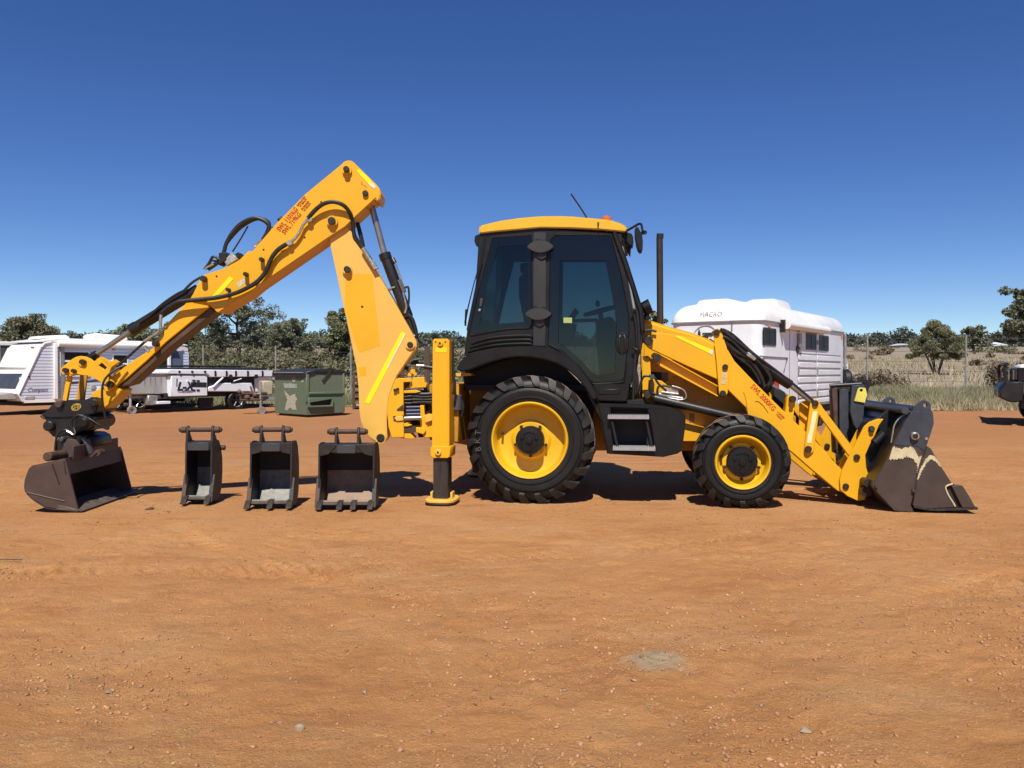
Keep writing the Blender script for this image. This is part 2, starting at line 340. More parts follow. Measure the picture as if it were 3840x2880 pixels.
def dirtmat():
    m = bpy.data.materials.new("red_dirt"); m.use_nodes = True; N = m.node_tree.nodes; L = m.node_tree.links
    b = N["Principled BSDF"]; b.inputs["Roughness"].default_value = .95; b.inputs["Specular IOR Level"].default_value = .15
    tc = N.new("ShaderNodeTexCoord"); P = tc.outputs["Object"]
    def sc(c): return tuple(v * f for v, f in zip(c, (.98, .97, .90)))
    def noise(sc, det=6, ro=.6, stretch=None):
        n = N.new("ShaderNodeTexNoise"); n.inputs["Scale"].default_value = sc; n.inputs["Detail"].default_value = det; n.inputs["Roughness"].default_value = ro
        if stretch:
            mp = N.new("ShaderNodeMapping"); mp.inputs["Scale"].default_value = stretch; L.new(P, mp.inputs[0]); L.new(mp.outputs[0], n.inputs[0])
        else: L.new(P, n.inputs[0])
        return n.outputs[0]
    def ramp(s, a, b, c0=(0, 0, 0), c1=(1, 1, 1)):
        r = N.new("ShaderNodeValToRGB"); r.color_ramp.elements[0].position = a; r.color_ramp.elements[1].position = b
        r.color_ramp.elements[0].color = (*c0, 1); r.color_ramp.elements[1].color = (*c1, 1); L.new(s, r.inputs[0]); return r.outputs[0]
    def mix(f, a, c2):
        if isinstance(c2, tuple): c2 = sc(c2)
        x = N.new("ShaderNodeMixRGB"); L.new(f, x.inputs[0]); L.new(a, x.inputs[1])
        if isinstance(c2, tuple): x.inputs[2].default_value = (*c2, 1)
        else: L.new(c2, x.inputs[2])
        return x.outputs[0]
    base = ramp(noise(.55, 8, .62), .3, .7, sc((.43, .195, .070)), sc((.54, .262, .104)))
    base = mix(ramp(noise(1.7, 7, .65, (1, 2.2, 1)), .50, .74), base, (.35, .15, .062))
    base = mix(ramp(noise(.33, 6, .6, (1, 2.0, 1)), .53, .72), base, (.50, .285, .140))
    base = mix(ramp(noise(5.5, 8, .7), .58, .75), base, (.29, .150, .075))
    base = mix(ramp(noise(.9, 5, .6), .48, .70, (0, 0, 0), (.75, .75, .75)), base, (.52, .285, .135))
    grit = ramp(noise(1.3, 6, .7), .38, .62, (.15, .15, .15), (1, 1, 1))
    def speck(s, det, a, c, col, base):
        g1 = N.new("ShaderNodeMixRGB"); g1.blend_type = 'MULTIPLY'; g1.inputs[0].default_value = 1; L.new(ramp(noise(s, det, .7), a, c), g1.inputs[1]); L.new(grit, g1.inputs[2]); return mix(g1.outputs[0], base, col)
    base = speck(58, 4, .58, .66, (.66, .42, .24), base)
    base = speck(41, 5, .60, .68, (.27, .115, .048), base)
    base = speck(120, 3, .58, .66, (.28, .125, .055), base)
    base = speck(170, 2, .60, .68, (.68, .45, .27), base)
    # long wheel streaks across the far yard
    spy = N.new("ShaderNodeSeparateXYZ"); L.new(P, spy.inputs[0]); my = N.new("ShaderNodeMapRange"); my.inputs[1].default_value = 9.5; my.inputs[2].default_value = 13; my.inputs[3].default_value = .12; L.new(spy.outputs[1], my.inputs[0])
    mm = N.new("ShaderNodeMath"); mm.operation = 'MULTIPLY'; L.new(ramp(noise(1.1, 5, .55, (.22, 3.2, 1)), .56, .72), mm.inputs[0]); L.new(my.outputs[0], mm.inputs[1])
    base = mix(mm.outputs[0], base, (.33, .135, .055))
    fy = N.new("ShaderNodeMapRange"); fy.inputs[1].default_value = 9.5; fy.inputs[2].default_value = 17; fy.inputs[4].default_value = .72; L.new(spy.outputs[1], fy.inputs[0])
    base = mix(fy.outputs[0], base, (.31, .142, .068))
    # dried cement spill
    mp = N.new("ShaderNodeMapping"); mp.inputs["Location"].default_value = (-0.73, -3.985, 0); L.new(P, mp.inputs[0])
    wob = N.new("ShaderNodeMixRGB"); wob.blend_type = 'ADD'; wob.inputs[0].default_value = .12
    nn = N.new("ShaderNodeTexNoise"); nn.inputs["Scale"].default_value = 7; nn.inputs["Detail"].default_value = 5; L.new(P, nn.inputs[0])
    L.new(mp.outputs[0], wob.inputs[1]); L.new(nn.outputs[1], wob.inputs[2])
    mp2 = N.new("ShaderNodeMapping"); mp2.inputs["Location"].default_value = (-.06, -.06, 0); mp2.inputs["Scale"].default_value = (5.4, 4.6, 1); L.new(wob.outputs[0], mp2.inputs[0])
    ln = N.new("ShaderNodeVectorMath"); ln.operation = 'LENGTH'
    sp = N.new("ShaderNodeSeparateXYZ"); L.new(mp2.outputs[0], sp.inputs[0]); cb = N.new("ShaderNodeCombineXYZ"); L.new(sp.outputs[0], cb.inputs[0]); L.new(sp.outputs[1], cb.inputs[1]); L.new(cb.outputs[0], ln.inputs[0])
    base = mix(ramp(ln.outputs["Value"], .35, 1.0, (.85, .85, .85), (0, 0, 0)), base, (.40, .33, .23))
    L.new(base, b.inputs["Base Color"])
    mh = N.new("ShaderNodeMath"); mh.operation = 'MULTIPLY_ADD'; mh.inputs[1].default_value = .55; L.new(noise(75, 6, .75), mh.inputs[0]); L.new(noise(9, 8, .68), mh.inputs[2])
    bp = N.new("ShaderNodeBump"); bp.inputs["Strength"].default_value = .85; bp.inputs["Distance"].default_value = .05; L.new(mh.outputs[0], bp.inputs["Height"]); L.new(bp.outputs[0], b.inputs["Normal"])
    return m
DIRT = dirtmat()
def track(x, y, cx, cy, rad, half, lug, ph=0):
    # pressed wheel track along an arc round (cx, cy)
    d = np.hypot(x - cx, y - cy) - rad; a = np.arctan2(y - cy, x - cx) * rad
    m = np.exp(-(d / half) ** 4)
    w_ = np.sin(2 * math.pi * (a + .5 * np.abs(d) + ph) / lug); brk = np.clip(vnoise(x * 1.6, y * 1.6, 31) * 3 - .9, 0, 1)
    return m * (-.007 + brk * .013 * np.tanh(2.5 * w_))
def ground_z(x, y):
    z = terrain(x, y)
    near = np.exp(-np.maximum(y - 11, 0) / 5) * np.exp(-np.maximum(np.abs(x) - 7, 0) / 4)
    n = (vnoise(x * .8, y * .8, 1) - .5) * .030 + (vnoise(x * 2.9, y * 2.9, 2) - .5) * .020 + (vnoise(x * 8, y * 8, 3) - .5) * .010 + (vnoise(x * 21, y * 21, 4) - .5) * .006
    patch = np.clip(vnoise(x * 1.3, y * 1.3, 9) * 2.2 - .8, 0, 1)
    n = n + patch * (vnoise(x * 19, y * 19, 5) - .5) * .020 + np.clip(vnoise(x * 6, y * 9, 15) - .72, 0, 1) * -.05
    t = track(x, y, -3.0, 16.0, 12.3, .17, .115) + track(x, y, -3.0, 16.0, 10.4, .17, .115, .03) + track(x, y, 9.0, -4.0, 11.0, .16, .105) + track(x, y, 4.6, 12.5, 9.1, .16, .11) + track(x, y, -9, 2, 6.1, .14, .10)
    fl = np.clip(1.2 - (np.abs(x) / 6.0) ** 8, 0, 1) * np.exp(-((y - 9.0) / 1.9) ** 6)      # packed level under the machine
    return z + near * (n + t) * (1 - .9 * fl)
xs = np.concatenate([-np.geomspace(900, 7.2, 46), np.arange(-7, 7.001, .024), np.geomspace(7.2, 900, 46)])
ys = np.concatenate([np.linspace(-60, 1.2, 14), np.arange(1.3, 7.5, .022), np.arange(7.53, 11.5, .036), np.arange(11.55, 40, .25), np.geomspace(40.5, 1500, 60)])
yard = sheet("ground", xs, ys, DIRT, ground_z, 'structure')
FA, FB = Vector((-12.7, 34.0)), Vector((15.7, 28.6))          # fence line
def edge_y(x):                                                # where the dirt gives way to grass
    t = np.clip((x + 10) / 22, 0, 1)
    return 31.3 + (22.6 - 31.3) * t + 1.1 * (vnoise(x * .7, x * 0 + 3.3, 6) - .5)
PADM = mat("dry_paddock", (.30, .24, .165), .95, var=.25, scale=.35, dust=.7, dustcol=(.44, .34, .22), dscale=.9, bump=.6, bscale=3)
xs2 = np.concatenate([-np.geomspace(900, 32, 26), np.arange(-31, 31, .4), np.geomspace(32, 900, 26)])
ys2 = np.concatenate([np.arange(21, 48, .3), np.geomspace(48.5, 1500, 80)])
sheet("paddock", xs2, ys2, PADM, lambda x, y: terrain(x, y) + .03 + .05 * (vnoise(x * .5, y * .5, 8) - .5) + np.clip((edge_y(x) + 1.0 - y) * -.0, -1, 0), 'structure', keep=lambda x, y: y > edge_y(x))

# ------------------------------------------------------------------ quick quads for leaves and blades
def quads(name, co, m, parent=None, inv=None):
    co = np.asarray(co, float).reshape(-1, 3); n = len(co) // 4
    if inv is not None:
        A = np.array(inv); co = co @ A[:3, :3].T + A[:3, 3]
    me = bpy.data.meshes.new(name); me.vertices.add(len(co)); me.vertices.foreach_set("co", co.ravel())
    me.loops.add(n * 4); me.loops.foreach_set("vertex_index", np.arange(n * 4, dtype=np.int32))
    me.polygons.add(n); me.polygons.foreach_set("loop_start", np.arange(0, n * 4, 4, dtype=np.int32))
    me.update(calc_edges=True); me.materials.append(m)
    o = bpy.data.objects.new(name, me); COL.objects.link(o)
    if parent: o.parent = parent
    return o
def leaf_cards(pos, size, droop=0.3):
    n = len(pos); a = rng.normal(size=(n, 3)); a[:, 2] -= droop; a /= np.linalg.norm(a, axis=1)[:, None]
    b = np.cross(a, rng.normal(size=(n, 3))); b /= np.linalg.norm(b, axis=1)[:, None]
    s = size * (.6 + .8 * rng.random(n))[:, None]
    a = a * s; b = b * s * .5
    return np.stack([pos - a, pos - b * .9, pos + a, pos + b * .9], 1)
def blades(x, y, h, wd, lean=.35, z=None):
    n = len(x); z = terrain(x, y) + .02 if z is None else z
    an = rng.random(n) * 2 * math.pi; base = np.stack([x, y, z], 1)
    side = np.stack([np.cos(an), np.sin(an), np.zeros(n)], 1) * (wd * .5)[:, None]
    ld = rng.random(n) * 2 * math.pi; k = (rng.random(n) * lean)
    tip = base + np.stack([np.cos(ld) * k * h, np.sin(ld) * k * h, h], 1)
    mid = side * .45
    return np.stack([base - side, base + side, tip + mid * .4, tip - mid * .4], 1)

# ------------------------------------------------------------------ THE BACKHOE LOADER
YAW = R(-8)
_o = Vector((.178, 8.49, 0)) + 1.10 * Vector((math.sin(R(8)), math.cos(R(8)), 0))
MF = Frame(_o.x, _o.y, 0, YAW)                     # machine: x forwards, y across (near side negative)
BF = Frame(0, 8.66, 0, R(1.0))                     # digging arm, swung slightly off the machine's line
M = thing("backhoe_loader", MF, "yellow and black backhoe loader parked side on with folded digging arm and black cab", "backhoe loader")
def part(name, mb, m, parent=M, bevel=0.0, label=None, **k):
    o = mb.build(name, m, parent, bevel, **k)
    if label: o['label'] = label
    return o
def tpath(F, pts, y): return [F.p(a[0], a[1], a[2] if len(a) > 2 else y) for a in pts]
def hose(F, pts, y, rpx, name="hose", m=HOSE, parent=M, n=5):
    P = smooth(tpath(F, pts, y), n); return part(name, MB().tube(P, rpx * F.sc(pts[0][0], pts[0][1], y), 8), m, parent)

# wheels
def tyre(F, x, z, Rr, rim, y0, wdt, nl, lugh, sgn, parent, near=True):
    prof = [(rim, .035), (rim + .015, .012), (rim * .55 + Rr * .45, .0), (Rr * .80, .012), (Rr * .90, .035), (Rr - lugh, .085), (Rr - lugh * .8, wdt / 2),
            (Rr - lugh, wdt - .085), (Rr * .9, wdt - .035), (Rr * .8, wdt - .012), (rim * .55 + Rr * .45, wdt), (rim, wdt - .035)]
    sp = smooth([(a, b, 0) for a, b in prof], 4)
    t = part("tyre", MB().lathe(F, x, z, [(p.x, y0 + p.y) for p in sp], 72), RUB, parent)
    ri = MB().lathe(F, x, z, [(rim + (Rr - rim) * .20, y0 + .004), (rim + (Rr - rim) * .21, y0 - .006), (rim + (Rr - rim) * .24, y0 - .006), (rim + (Rr - rim) * .26, y0 + .002)], 72)
    ri.lathe(F, x, z, [(rim + (Rr - rim) * .62, y0 + .006), (rim + (Rr - rim) * .63, y0 - .004), (rim + (Rr - rim) * .645, y0 + .006)], 72)
    part("sidewall_ring", ri, RUB, parent)
    path = [(Rr * .845, -.004, 0.0), (Rr * .90, .002, .025), (Rr - lugh * .15, .038, .07), (Rr, .10, .16), (Rr, wdt * .30, .26), (Rr, wdt * .53, .37)]
    for side in (0, 1):
        for i in range(nl):
            a0 = 2 * math.pi * (i + .5 * side) / nl; mb = MB(); vs = []; L = len(path)
            for k, (r, y, da) in enumerate(path):
                yy = y0 + (y if side == 0 else wdt - y); hw = (.043 if k < 3 else .040) / Rr * (.75 if k == 0 else 1) * (.62 / .66) * 1.05
                rin = Rr - lugh * 1.6 if k > 1 else r - .03
                yi = yy + (.03 if side == 0 else -.03) if k < 3 else yy
                for s_, rr, yq in ((-1, r, yy), (1, r, yy), (1, rin, yi), (-1, rin, yi)):
                    a = a0 + sgn * da + s_ * hw
                    vs.append(F.w(x + rr * math.cos(a), yq, z + rr * math.sin(a)))
            for k in range(L - 1):
                for j in range(4):
                    mb.add([vs[k * 4 + j], vs[k * 4 + (j + 1) % 4], vs[k * 4 + 4 + (j + 1) % 4], vs[k * 4 + 4 + j]], [(0, 1, 2, 3)], 1 if (j == 0 and k >= 2) else 0)
            mb.add([vs[j] for j in range(4)], [(3, 2, 1, 0)]); mb.add([vs[L * 4 - 4 + j] for j in range(4)], [(0, 1, 2, 3)])
            part("tread_lug", mb, [RUBS if side == 0 else RUB, RUBD], parent, ang=30)
    return t
def wheel(name, px, pyc, pyb, rimpx, wdt, nl, lugh, near, dish, hubr, hubout, sgn=1):
    y0 = -1.10 if near else 1.10
    x, _ = MF.q(px, pyc, -1.10); zb = 0.0
    Rr = (pyb * MF.sc(px, pyc, -1.10))
    rim = rimpx * MF.sc(px, pyc, -1.10); z = Rr - .012
    F = MF if near else Frame(MF.w(0, 0, 0).x, MF.w(0, 0, 0).y, 0, YAW + math.pi)
    xx = x if near else -x
    e = MB().rod(F.w(xx, -1.10 + dish, z), F.w(xx, -.5, z), .11, 16)
    wl = part(name, e, BLKP)
    tyre(F, xx, z, Rr, rim, -1.10, wdt, nl, lugh, sgn, wl)
    yo = -1.10
    pr = [(rim + .012, yo + .045), (rim + .020, yo + .012), (rim + .010, yo - .004), (rim - .002, yo), (rim - .012, yo + .022), (rim - .022, yo + .045), (rim - .026, yo + dish * .72),
          (rim - .045, yo + dish * .9), (rim * .72, yo + dish * 1.02), (rim * .56, yo + dish), (hubr * 1.28, yo + dish * .84), (hubr * .7, yo + dish * .84)]
    rp = part("rim", MB().lathe(F, xx, z, pr, 64), YELRIM, wl, ang=30)
    hb = MB().lathe(F, xx, z, [(hubr * 1.02, yo + dish), (hubr * 1.02, yo + hubout + .02), (hubr * .95, yo + hubout), (hubr * .62, yo + hubout - .004), (hubr * .6, yo + hubout + .006), (hubr * .25, yo + hubout + .004), (hubr * .22, yo + hubout - .012), (0.001, yo + hubout - .014)], 40)
    hub = part("hub", hb, BLK, wl, ang=30)
    for i in range(3):
        a = .5 + i * 2.1
        hb2 = MB().rod(F.w(xx + hubr * .6 * math.cos(a), yo + hubout - .012, z + hubr * .6 * math.sin(a)), F.w(xx + hubr * .6 * math.cos(a), yo + hubout + .01, z + hubr * .6 * math.sin(a)), hubr * .16, 12)
        part("hub_boss", hb2, BLK, wl)
    for i in range(5):
        a = math.pi * 2 * i / 5 - math.pi / 2
        q = (xx + hubr * 1.18 * math.cos(a), z + hubr * 1.18 * math.sin(a))
        part("wheel_nut", MB().rod(F.w(q[0], yo + dish * .52, q[1]), F.w(q[0], yo + dish * .9, q[1]), .016, 6), PIN, wl)
    part("valve", MB().rod(F.w(xx - rim * .78, yo + dish * .5, z + rim * .15), F.w(xx - rim * .78, yo + dish, z + rim * .15), .012, 8), PIN, wl)
    return wl, x, z, Rr, rim
RW = wheel("rear_wheel", 1985, 1652, 243, 138, .43, 22, .036, True, .165, .142, -.012)
wheel("rear_wheel", 1985, 1652, 243, 138, .43, 22, .036, False, .165, .142, -.012)
FW = wheel("front_wheel", 2786, 1729, 185, 99, .34, 16, .036, True, .13, .148, .03, 1)
wheel("front_wheel", 2786, 1729, 185, 99, .34, 16, .036, False, .13, .148, .03, 1)
x_, z_, R_, rim_ = RW[1:]
for k, ch in enumerate("BKT"):
    a = R(190) - k * R(9.2); rr = (rim_ + R_) * .5 + .01
    c = MF.w(x_ + rr * math.cos(a), -1.113, z_ + rr * math.sin(a))
    tdir = MF.ax * (math.sin(a)) + Vector((0, 0, -math.cos(a)))
    text("tyre_lettering", ch, .085, c, tdir, (MF.ax * math.cos(a) + Vector((0, 0, math.sin(a)))), mat("grey_tyre_lettering", (.085, .082, .078), .6) if k == 0 else bpy.data.materials["grey_tyre_lettering"], RW[0], th=.004)

# chassis, bonnet, engine side
ch = MB()
ch.pp(MF, [(1700, 1440), (2240, 1440), (2560, 1480), (2800, 1500), (2985, 1560), (2985, 1680), (2700, 1690), (2400, 1690), (1860, 1690), (1700, 1660)], -.36, .36)
chassis = part("chassis", ch, YELD, bevel=.01)
part("rear_axle", MB().rod(MF.w(x_, -.8, z_), MF.w(x_, .8, z_), .13, 16), BLKP)
part("front_axle", MB().rod(MF.w(FW[1], -.8, FW[2]), MF.w(FW[1], .8, FW[2]), .10, 16), BLKP)
hd = [(2405, 1196), (2430, 1199), (2495, 1219), (2539, 1232), (2589, 1245), (2658, 1271), (2720, 1305), (2790, 1360), (2870, 1440), (2905, 1500), (2895, 1545), (2405, 1545)]
part("bonnet", MB().pp(MF, hd, -.38, .38), YEL, bevel=.035, seg=3)
part("side_panel", MB().pp(MF, [(2415, 1470), (2560, 1398), (2735, 1478), (2830, 1560), (2830, 1600), (2560, 1600)], -.405, -.375), YELD, bevel=.004)  # shade of the loader arm is put into the browner yellow
part("panel_vent", MB().pp(MF, [(2441, 1394), (2482, 1396), (2482, 1426), (2450, 1426)], -.42, -.37), BLKI, bevel=.003)
for k, (a, b) in enumerate(((2487, 1397), (2585, 1552))):
    part("warning_decal", MB().pp(MF, [(a, b), (a + 19, b), (a + 19, b + 32), (a, b + 32)], -.409 if k else -.413, -.37), mat("dim_decal", (.16, .10, .05), .5))
part("front_grille", MB().pp(MF, [(2900, 1450), (2945, 1470), (2960, 1690), (2890, 1690)], -.42, .42), BLKI, bevel=.01)
part("pillar_panel", MB().pp(MF, [(2408, 1335), (2422, 1338), (2438, 1345), (2441, 1420), (2480, 1428), (2530, 1465), (2470, 1490), (2408, 1490)], -.62, -.45), YEL, bevel=.006)
part("axle_support", MB().pp(MF, [(2567, 1587), (2648, 1606), (2640, 1656), (2557, 1656)], -.66, .66), YEL, bevel=.008)
part("underbody", MB().pp(MF, [(2545, 1660), (2720, 1660), (2700, 1770), (2620, 1770)], -.30, .30), BLKP, bevel=.02)

# cab
CY0 = -.87
cabo = [(1796, 878), (1830, 868), (2030, 856), (2297, 872), (2330, 905), (2370, 1040), (2405, 1165), (2410, 1240), (2380, 1352), (2368, 1445), (2232, 1450), (2160, 1372), (2100, 1325), (2046, 1302), (1998, 1300), (1873, 1306), (1740, 1335), (1752, 1235), (1783, 1080)]
w1 = [(1848, 893), (1991, 884), (1993, 1215), (1985, 1228), (1900, 1232), (1790, 1250), (1768, 1256), (1764, 1238), (1800, 1075)]
w2 = [(2084, 884), (2285, 884), (2292, 892), (2330, 1040), (2358, 1185), (2358, 1245), (2341, 1415), (2330, 1428), (2228, 1436), (2214, 1425), (2162, 1365), (2112, 1318), (2055, 1292), (2060, 1200), (2064, 900)]
def sidepanel(y0, y1):
    mb = MB(); mb.prism(MF, MF.poly(cabo, CY0), y0, y1, [MF.poly(w1, CY0), MF.poly(w2, CY0)]); return mb
cab = part("cab", sidepanel(CY0, CY0 + .06), BLK, bevel=.006)
part("far_frame", sidepanel(.81, .87), BLK, cab)
g = 8
part("rear_side_window", MB().prism(MF, MF.poly(w1, CY0), CY0 + .012, CY0 + .018), CABGL, cab)
part("door_glass", MB().prism(MF, MF.poly(w2, CY0), CY0 + .010, CY0 + .016), CABGL, cab)
part("far_window", MB().prism(MF, MF.poly(w1, CY0), .835, .841), CABGL, cab)
part("far_window", MB().prism(MF, MF.poly(w2, CY0), .835, .841), CABGL, cab)
def inset(poly, k):
    c = sum((Vector(p) for p in poly), Vector((0, 0))) / len(poly)
    return [tuple(c + (Vector(p) - c) * k) for p in poly]
# printed black border round the panes, and the door's own frame
fr = MB(); fr.prism(MF, MF.poly(w2, CY0), CY0 - .003, CY0 + .008, [MF.poly([(2100, 977), (2262, 977), (2272, 985), (2306, 1160), (2312, 1230), (2306, 1400), (2240, 1408), (2222, 1398), (2170, 1345), (2125, 1305), (2094, 1285), (2096, 1120)], CY0)])
part("door_frame", fr, PRINT, cab, bevel=.003)
fr = MB(); fr.prism(MF, MF.poly(w1, CY0), CY0 - .002, CY0 + .008, [MF.poly([(1868, 925), (1979, 918), (1981, 1206), (1880, 1214), (1796, 1228), (1822, 1075)], CY0)])
part("window_frame", fr, PRINT, cab, bevel=.003)
part("door_seal", MB().tube(smooth([MF.p(a, b, CY0 - .004) for a, b in [(2058, 1292), (2104, 1320), (2162, 1366), (2214, 1427), (2232, 1440), (2328, 1434), (2343, 1420), (2350, 1360)]], 5), .008, 6), BLK, cab)
part("window_seal", MB().tube(smooth([MF.p(a, b, CY0 - .004) for a, b in [(1755, 1230), (1763, 1256), (1800, 1252), (1900, 1234), (1982, 1230), (1994, 1216), (1994, 1190)]], 5), .007, 6), BLK, cab)
part("cab_pillar", MB().pp(MF, [(2001, 870), (2048, 870), (2046, 1240), (2043, 1300), (1999, 1298), (2000, 1240)], CY0 - .03, CY0 - .002), mat("pillar_grey_plastic", (.024, .024, .025), .5, var=.15), cab, bevel=.008, seg=2)
def lens(cx, cy, a, b, n=18):
    up = [(cx - a + 2 * a * k / n, cy - b * (1 - (2 * k / n - 1) ** 2) ** .8) for k in range(n + 1)]
    lo = [(cx + a - 2 * a * k / n, cy + b * (1 - (1 - 2 * k / n) ** 2) ** .8) for k in range(1, n)]
    return up + lo
HINGE = mat("hinge_cover_rubber", (.030, .028, .027), .55, var=.2)
for (cx, cy) in ((2026, 925), (2018, 1178)):
    h = part("hinge_cover", MB().pp(MF, lens(cx, cy, 51, 24), CY0 - .075, CY0 - .02), HINGE, cab, bevel=.008, seg=2)
    part("hinge_block", MB().pp(MF, [(cx - 18, cy - 30), (cx + 24, cy - 30), (cx + 24, cy + 40), (cx + 5, cy + 50), (cx - 14, cy + 40)], CY0 - .045, CY0), BLKP, cab, bevel=.005)
hp = part("door_handle", MB().pp(MF, [(2333 + 26 * math.cos(t * math.pi / 12), 1288 + 42 * math.sin(t * math.pi / 12)) for t in range(24)], CY0 - .02, CY0), BLK, cab, bevel=.006)
for dx in (-11, 11):
    part("handle_grip", MB().tube(smooth(tpath(MF, [(2333 + dx * .6, 1257, CY0 - .02), (2333 + dx, 1275, CY0 - .035), (2333 + dx, 1300, CY0 - .035), (2333 + dx * .6, 1320, CY0 - .02)], 0), 4), .011, 8), BLKP, hp if False else cab)
lv = MB()
for k in range(4):
    y_ = 1262 + k * 15
    lv.tube(smooth(tpath(MF, [(1768 - k * 6, y_ + 26, CY0 - .008), (1830, y_ + 8, CY0 - .014), (1900, y_, CY0 - .014), (1985, y_ - 2, CY0 - .014), (1992, y_ + 8, CY0 - .008)], 0), 5), .016, 6)
part("louvre", lv, BLK, cab)
part("fender", MB().pp(MF, [(1709, 1386), (1722, 1362), (1743, 1334), (1800, 1318), (1873, 1304), (1940, 1298), (2000, 1298), (2050, 1302), (2104, 1324), (2162, 1368), (2205, 1425), (2232, 1470), (2238, 1498), (2222, 1500), (2195, 1455), (2162, 1416), (2126, 1385), (2090, 1364), (2040, 1348), (1993, 1340), (1940, 1338), (1897, 1343), (1850, 1355), (1800, 1372), (1760, 1388), (1733, 1394)], -1.10, -.60), BLK, cab, bevel=.014, seg=2)
part("fender", MB().prism(MF, MF.poly([(1722, 1362), (1873, 1304), (2000, 1298), (2104, 1324), (2205, 1425), (2238, 1498), (2195, 1455), (2090, 1364), (1940, 1338), (1800, 1372), (1733, 1394)], -1.1), .6, 1.10), BLK, cab, bevel=.012)
part("wheel_arch_liner", MB().pp(MF, [(1735, 1395), (1800, 1360), (1993, 1328), (2100, 1360), (2190, 1450), (2230, 1520), (2200, 1700), (1900, 1480), (1740, 1440)], -.62, -.56), BLKI, cab)
part("door_sill", MB().pp(MF, [(2222, 1442), (2360, 1440), (2352, 1500), (2345, 1507), (2245, 1503), (2235, 1490)], -.97, -.5), BLK, cab, bevel=.012, seg=2)
part("sill_panel", MB().pp(MF, [(2242, 1460), (2328, 1458), (2324, 1478), (2246, 1480)], -.976, -.96), BLK, cab, bevel=.004)
# cab shell: floor, lower back, interior liner, windscreen, roof
fl = MB(); fl.box(MF, MF.q(1745, 1335, CY0)[0] - .02, MF.q(2365, 1440, CY0)[0], -.80, .80, MF.q(2300, 1445, CY0)[1] - .06, MF.q(2300, 1445, CY0)[1])
part("cab_floor", fl, BLKI, cab)
def across(name, a, b, m, th=.02, y0=-.80, y1=.80, bevel=0):
    (xa, za), (xb, zb) = MF.q(*a, CY0), MF.q(*b, CY0); d = Vector((xb - xa, zb - za)).normalized(); n_ = Vector((-d.y, d.x)) * th
    return part(name, MB().prism(MF, [(xa, za), (xb, zb), (xb + n_.x, zb + n_.y), (xa + n_.x, za + n_.y)], y0, y1), m, cab, bevel=bevel)
across("windscreen", (2306, 880), (2400, 1165), CABGL, .006)
across("rear_window", (1806, 885), (1764, 1180), CABGL, .006)
across("rear_panel", (1764, 1180), (1742, 1330), BLK, .03)
across("front_panel", (2405, 1170), (2372, 1440), BLKI, .03, -.8, .8)
across("roof_lining", (1800, 905), (2312, 905), BLKI, .04)
for y_ in (CY0 + .02, .80):
    part("front_pillar", MB().tube(tpath(MF, [(2303, 872), (2345, 985), (2402, 1165), (2408, 1240)], CY0) if y_ < 0 else [MF.w(*(lambda q: (q[0], y_, q[1]))(MF.q(a, b, CY0))) for a, b in [(2303, 872), (2345, 985), (2402, 1165), (2408, 1240)]], .030, 8), BLK, cab)
    part("rear_pillar", MB().tube([MF.w(*(lambda q: (q[0], y_, q[1]))(MF.q(a, b, CY0))) for a, b in [(1820, 880), (1790, 1080), (1757, 1240)]], .028, 8), BLK, cab)
part("rear_window_edge", MB().tube(tpath(MF, [(1808, 960), (1778, 1060), (1756, 1150), (1744, 1210)], CY0 - .06), [.006, .006, .008, .012], 6), BLK, cab)
part("wiper", MB().rod(MF.p(1748, 1160, CY0 - .05), MF.p(1745, 1222, CY0 - .05), .011, 8), BLK, cab)
part("windscreen_edge", MB().tube(tpath(MF, [(2332, 925), (2350, 1000), (2366, 1090), (2378, 1160)], CY0 + .0), .014, 6), mat("pale_glass_edge", (.30, .36, .42), .2), cab)  # pale tube added as the light strip of the windscreen seen edge-on
# interior
part("seat", MB().pp(MF, [(1945, 1030), (1985, 1026), (1996, 1120), (2005, 1200), (2090, 1225), (2095, 1262), (2000, 1275), (1970, 1240), (1945, 1110)], -.26, .26), BLKI, cab, bevel=.03)
part("headrest", MB().pp(MF, [(1950, 985), (1990, 985), (1992, 1022), (1950, 1025)], -.14, .14), BLKI, cab, bevel=.02)
part("armrest", MB().pp(MF, [(2095, 1220), (2160, 1160), (2172, 1168), (2120, 1240)], -.36, -.30), BLKI, cab, bevel=.01)
part("console", MB().pp(MF, [(2232, 1200), (2290, 1185), (2330, 1230), (2330, 1440), (2250, 1440), (2238, 1300)], -.28, .28), BLKI, cab, bevel=.02)
part("side_console", MB().pp(MF, [(2070, 1230), (2160, 1210), (2150, 1275), (2100, 1310), (2060, 1290)], -.6, -.42), BLKI, cab, bevel=.015)
xs_, zs_ = MF.q(2250, 1166, 0)
sw = []
for k in range(24):
    a = 2 * math.pi * k / 24; sw.append(MF.w(xs_ + .19 * math.cos(a) * .93, .19 * math.sin(a), zs_ + .19 * math.cos(a) * .25))
st = MB().tube(sw + [sw[0]], .017, 8); st.rod(MF.w(xs_ - .17, 0, zs_ - .04), MF.w(xs_ + .17, 0, zs_ + .04), .022); st.rod(MF.w(xs_, 0, zs_ - .02), MF.w(xs_ + .06, 0, zs_ - .35), .03)
st.blob(MF.w(xs_ - .02, -.17, zs_ + .07), .026, .026, .04)
part("steering_wheel", st, BLKI, cab)
part("lever", MB().tube(tpath(MF, [(2130, 1215), (2150, 1175), (2162, 1160)], -.45), [.012, .02, .025], 8), BLKI, cab)
part("grab_bar", MB().rod(MF.p(2100, 1205, -.4), MF.p(2240, 1200, -.4), .02), BLKI, cab)
part("window_sticker", MB().pp(MF, [(2113, 1191), (2145, 1191), (2145, 1211), (2113, 1211)], CY0 - .001, CY0 + .009), mat("pale_green_sticker", (.42, .50, .16), .5), cab)
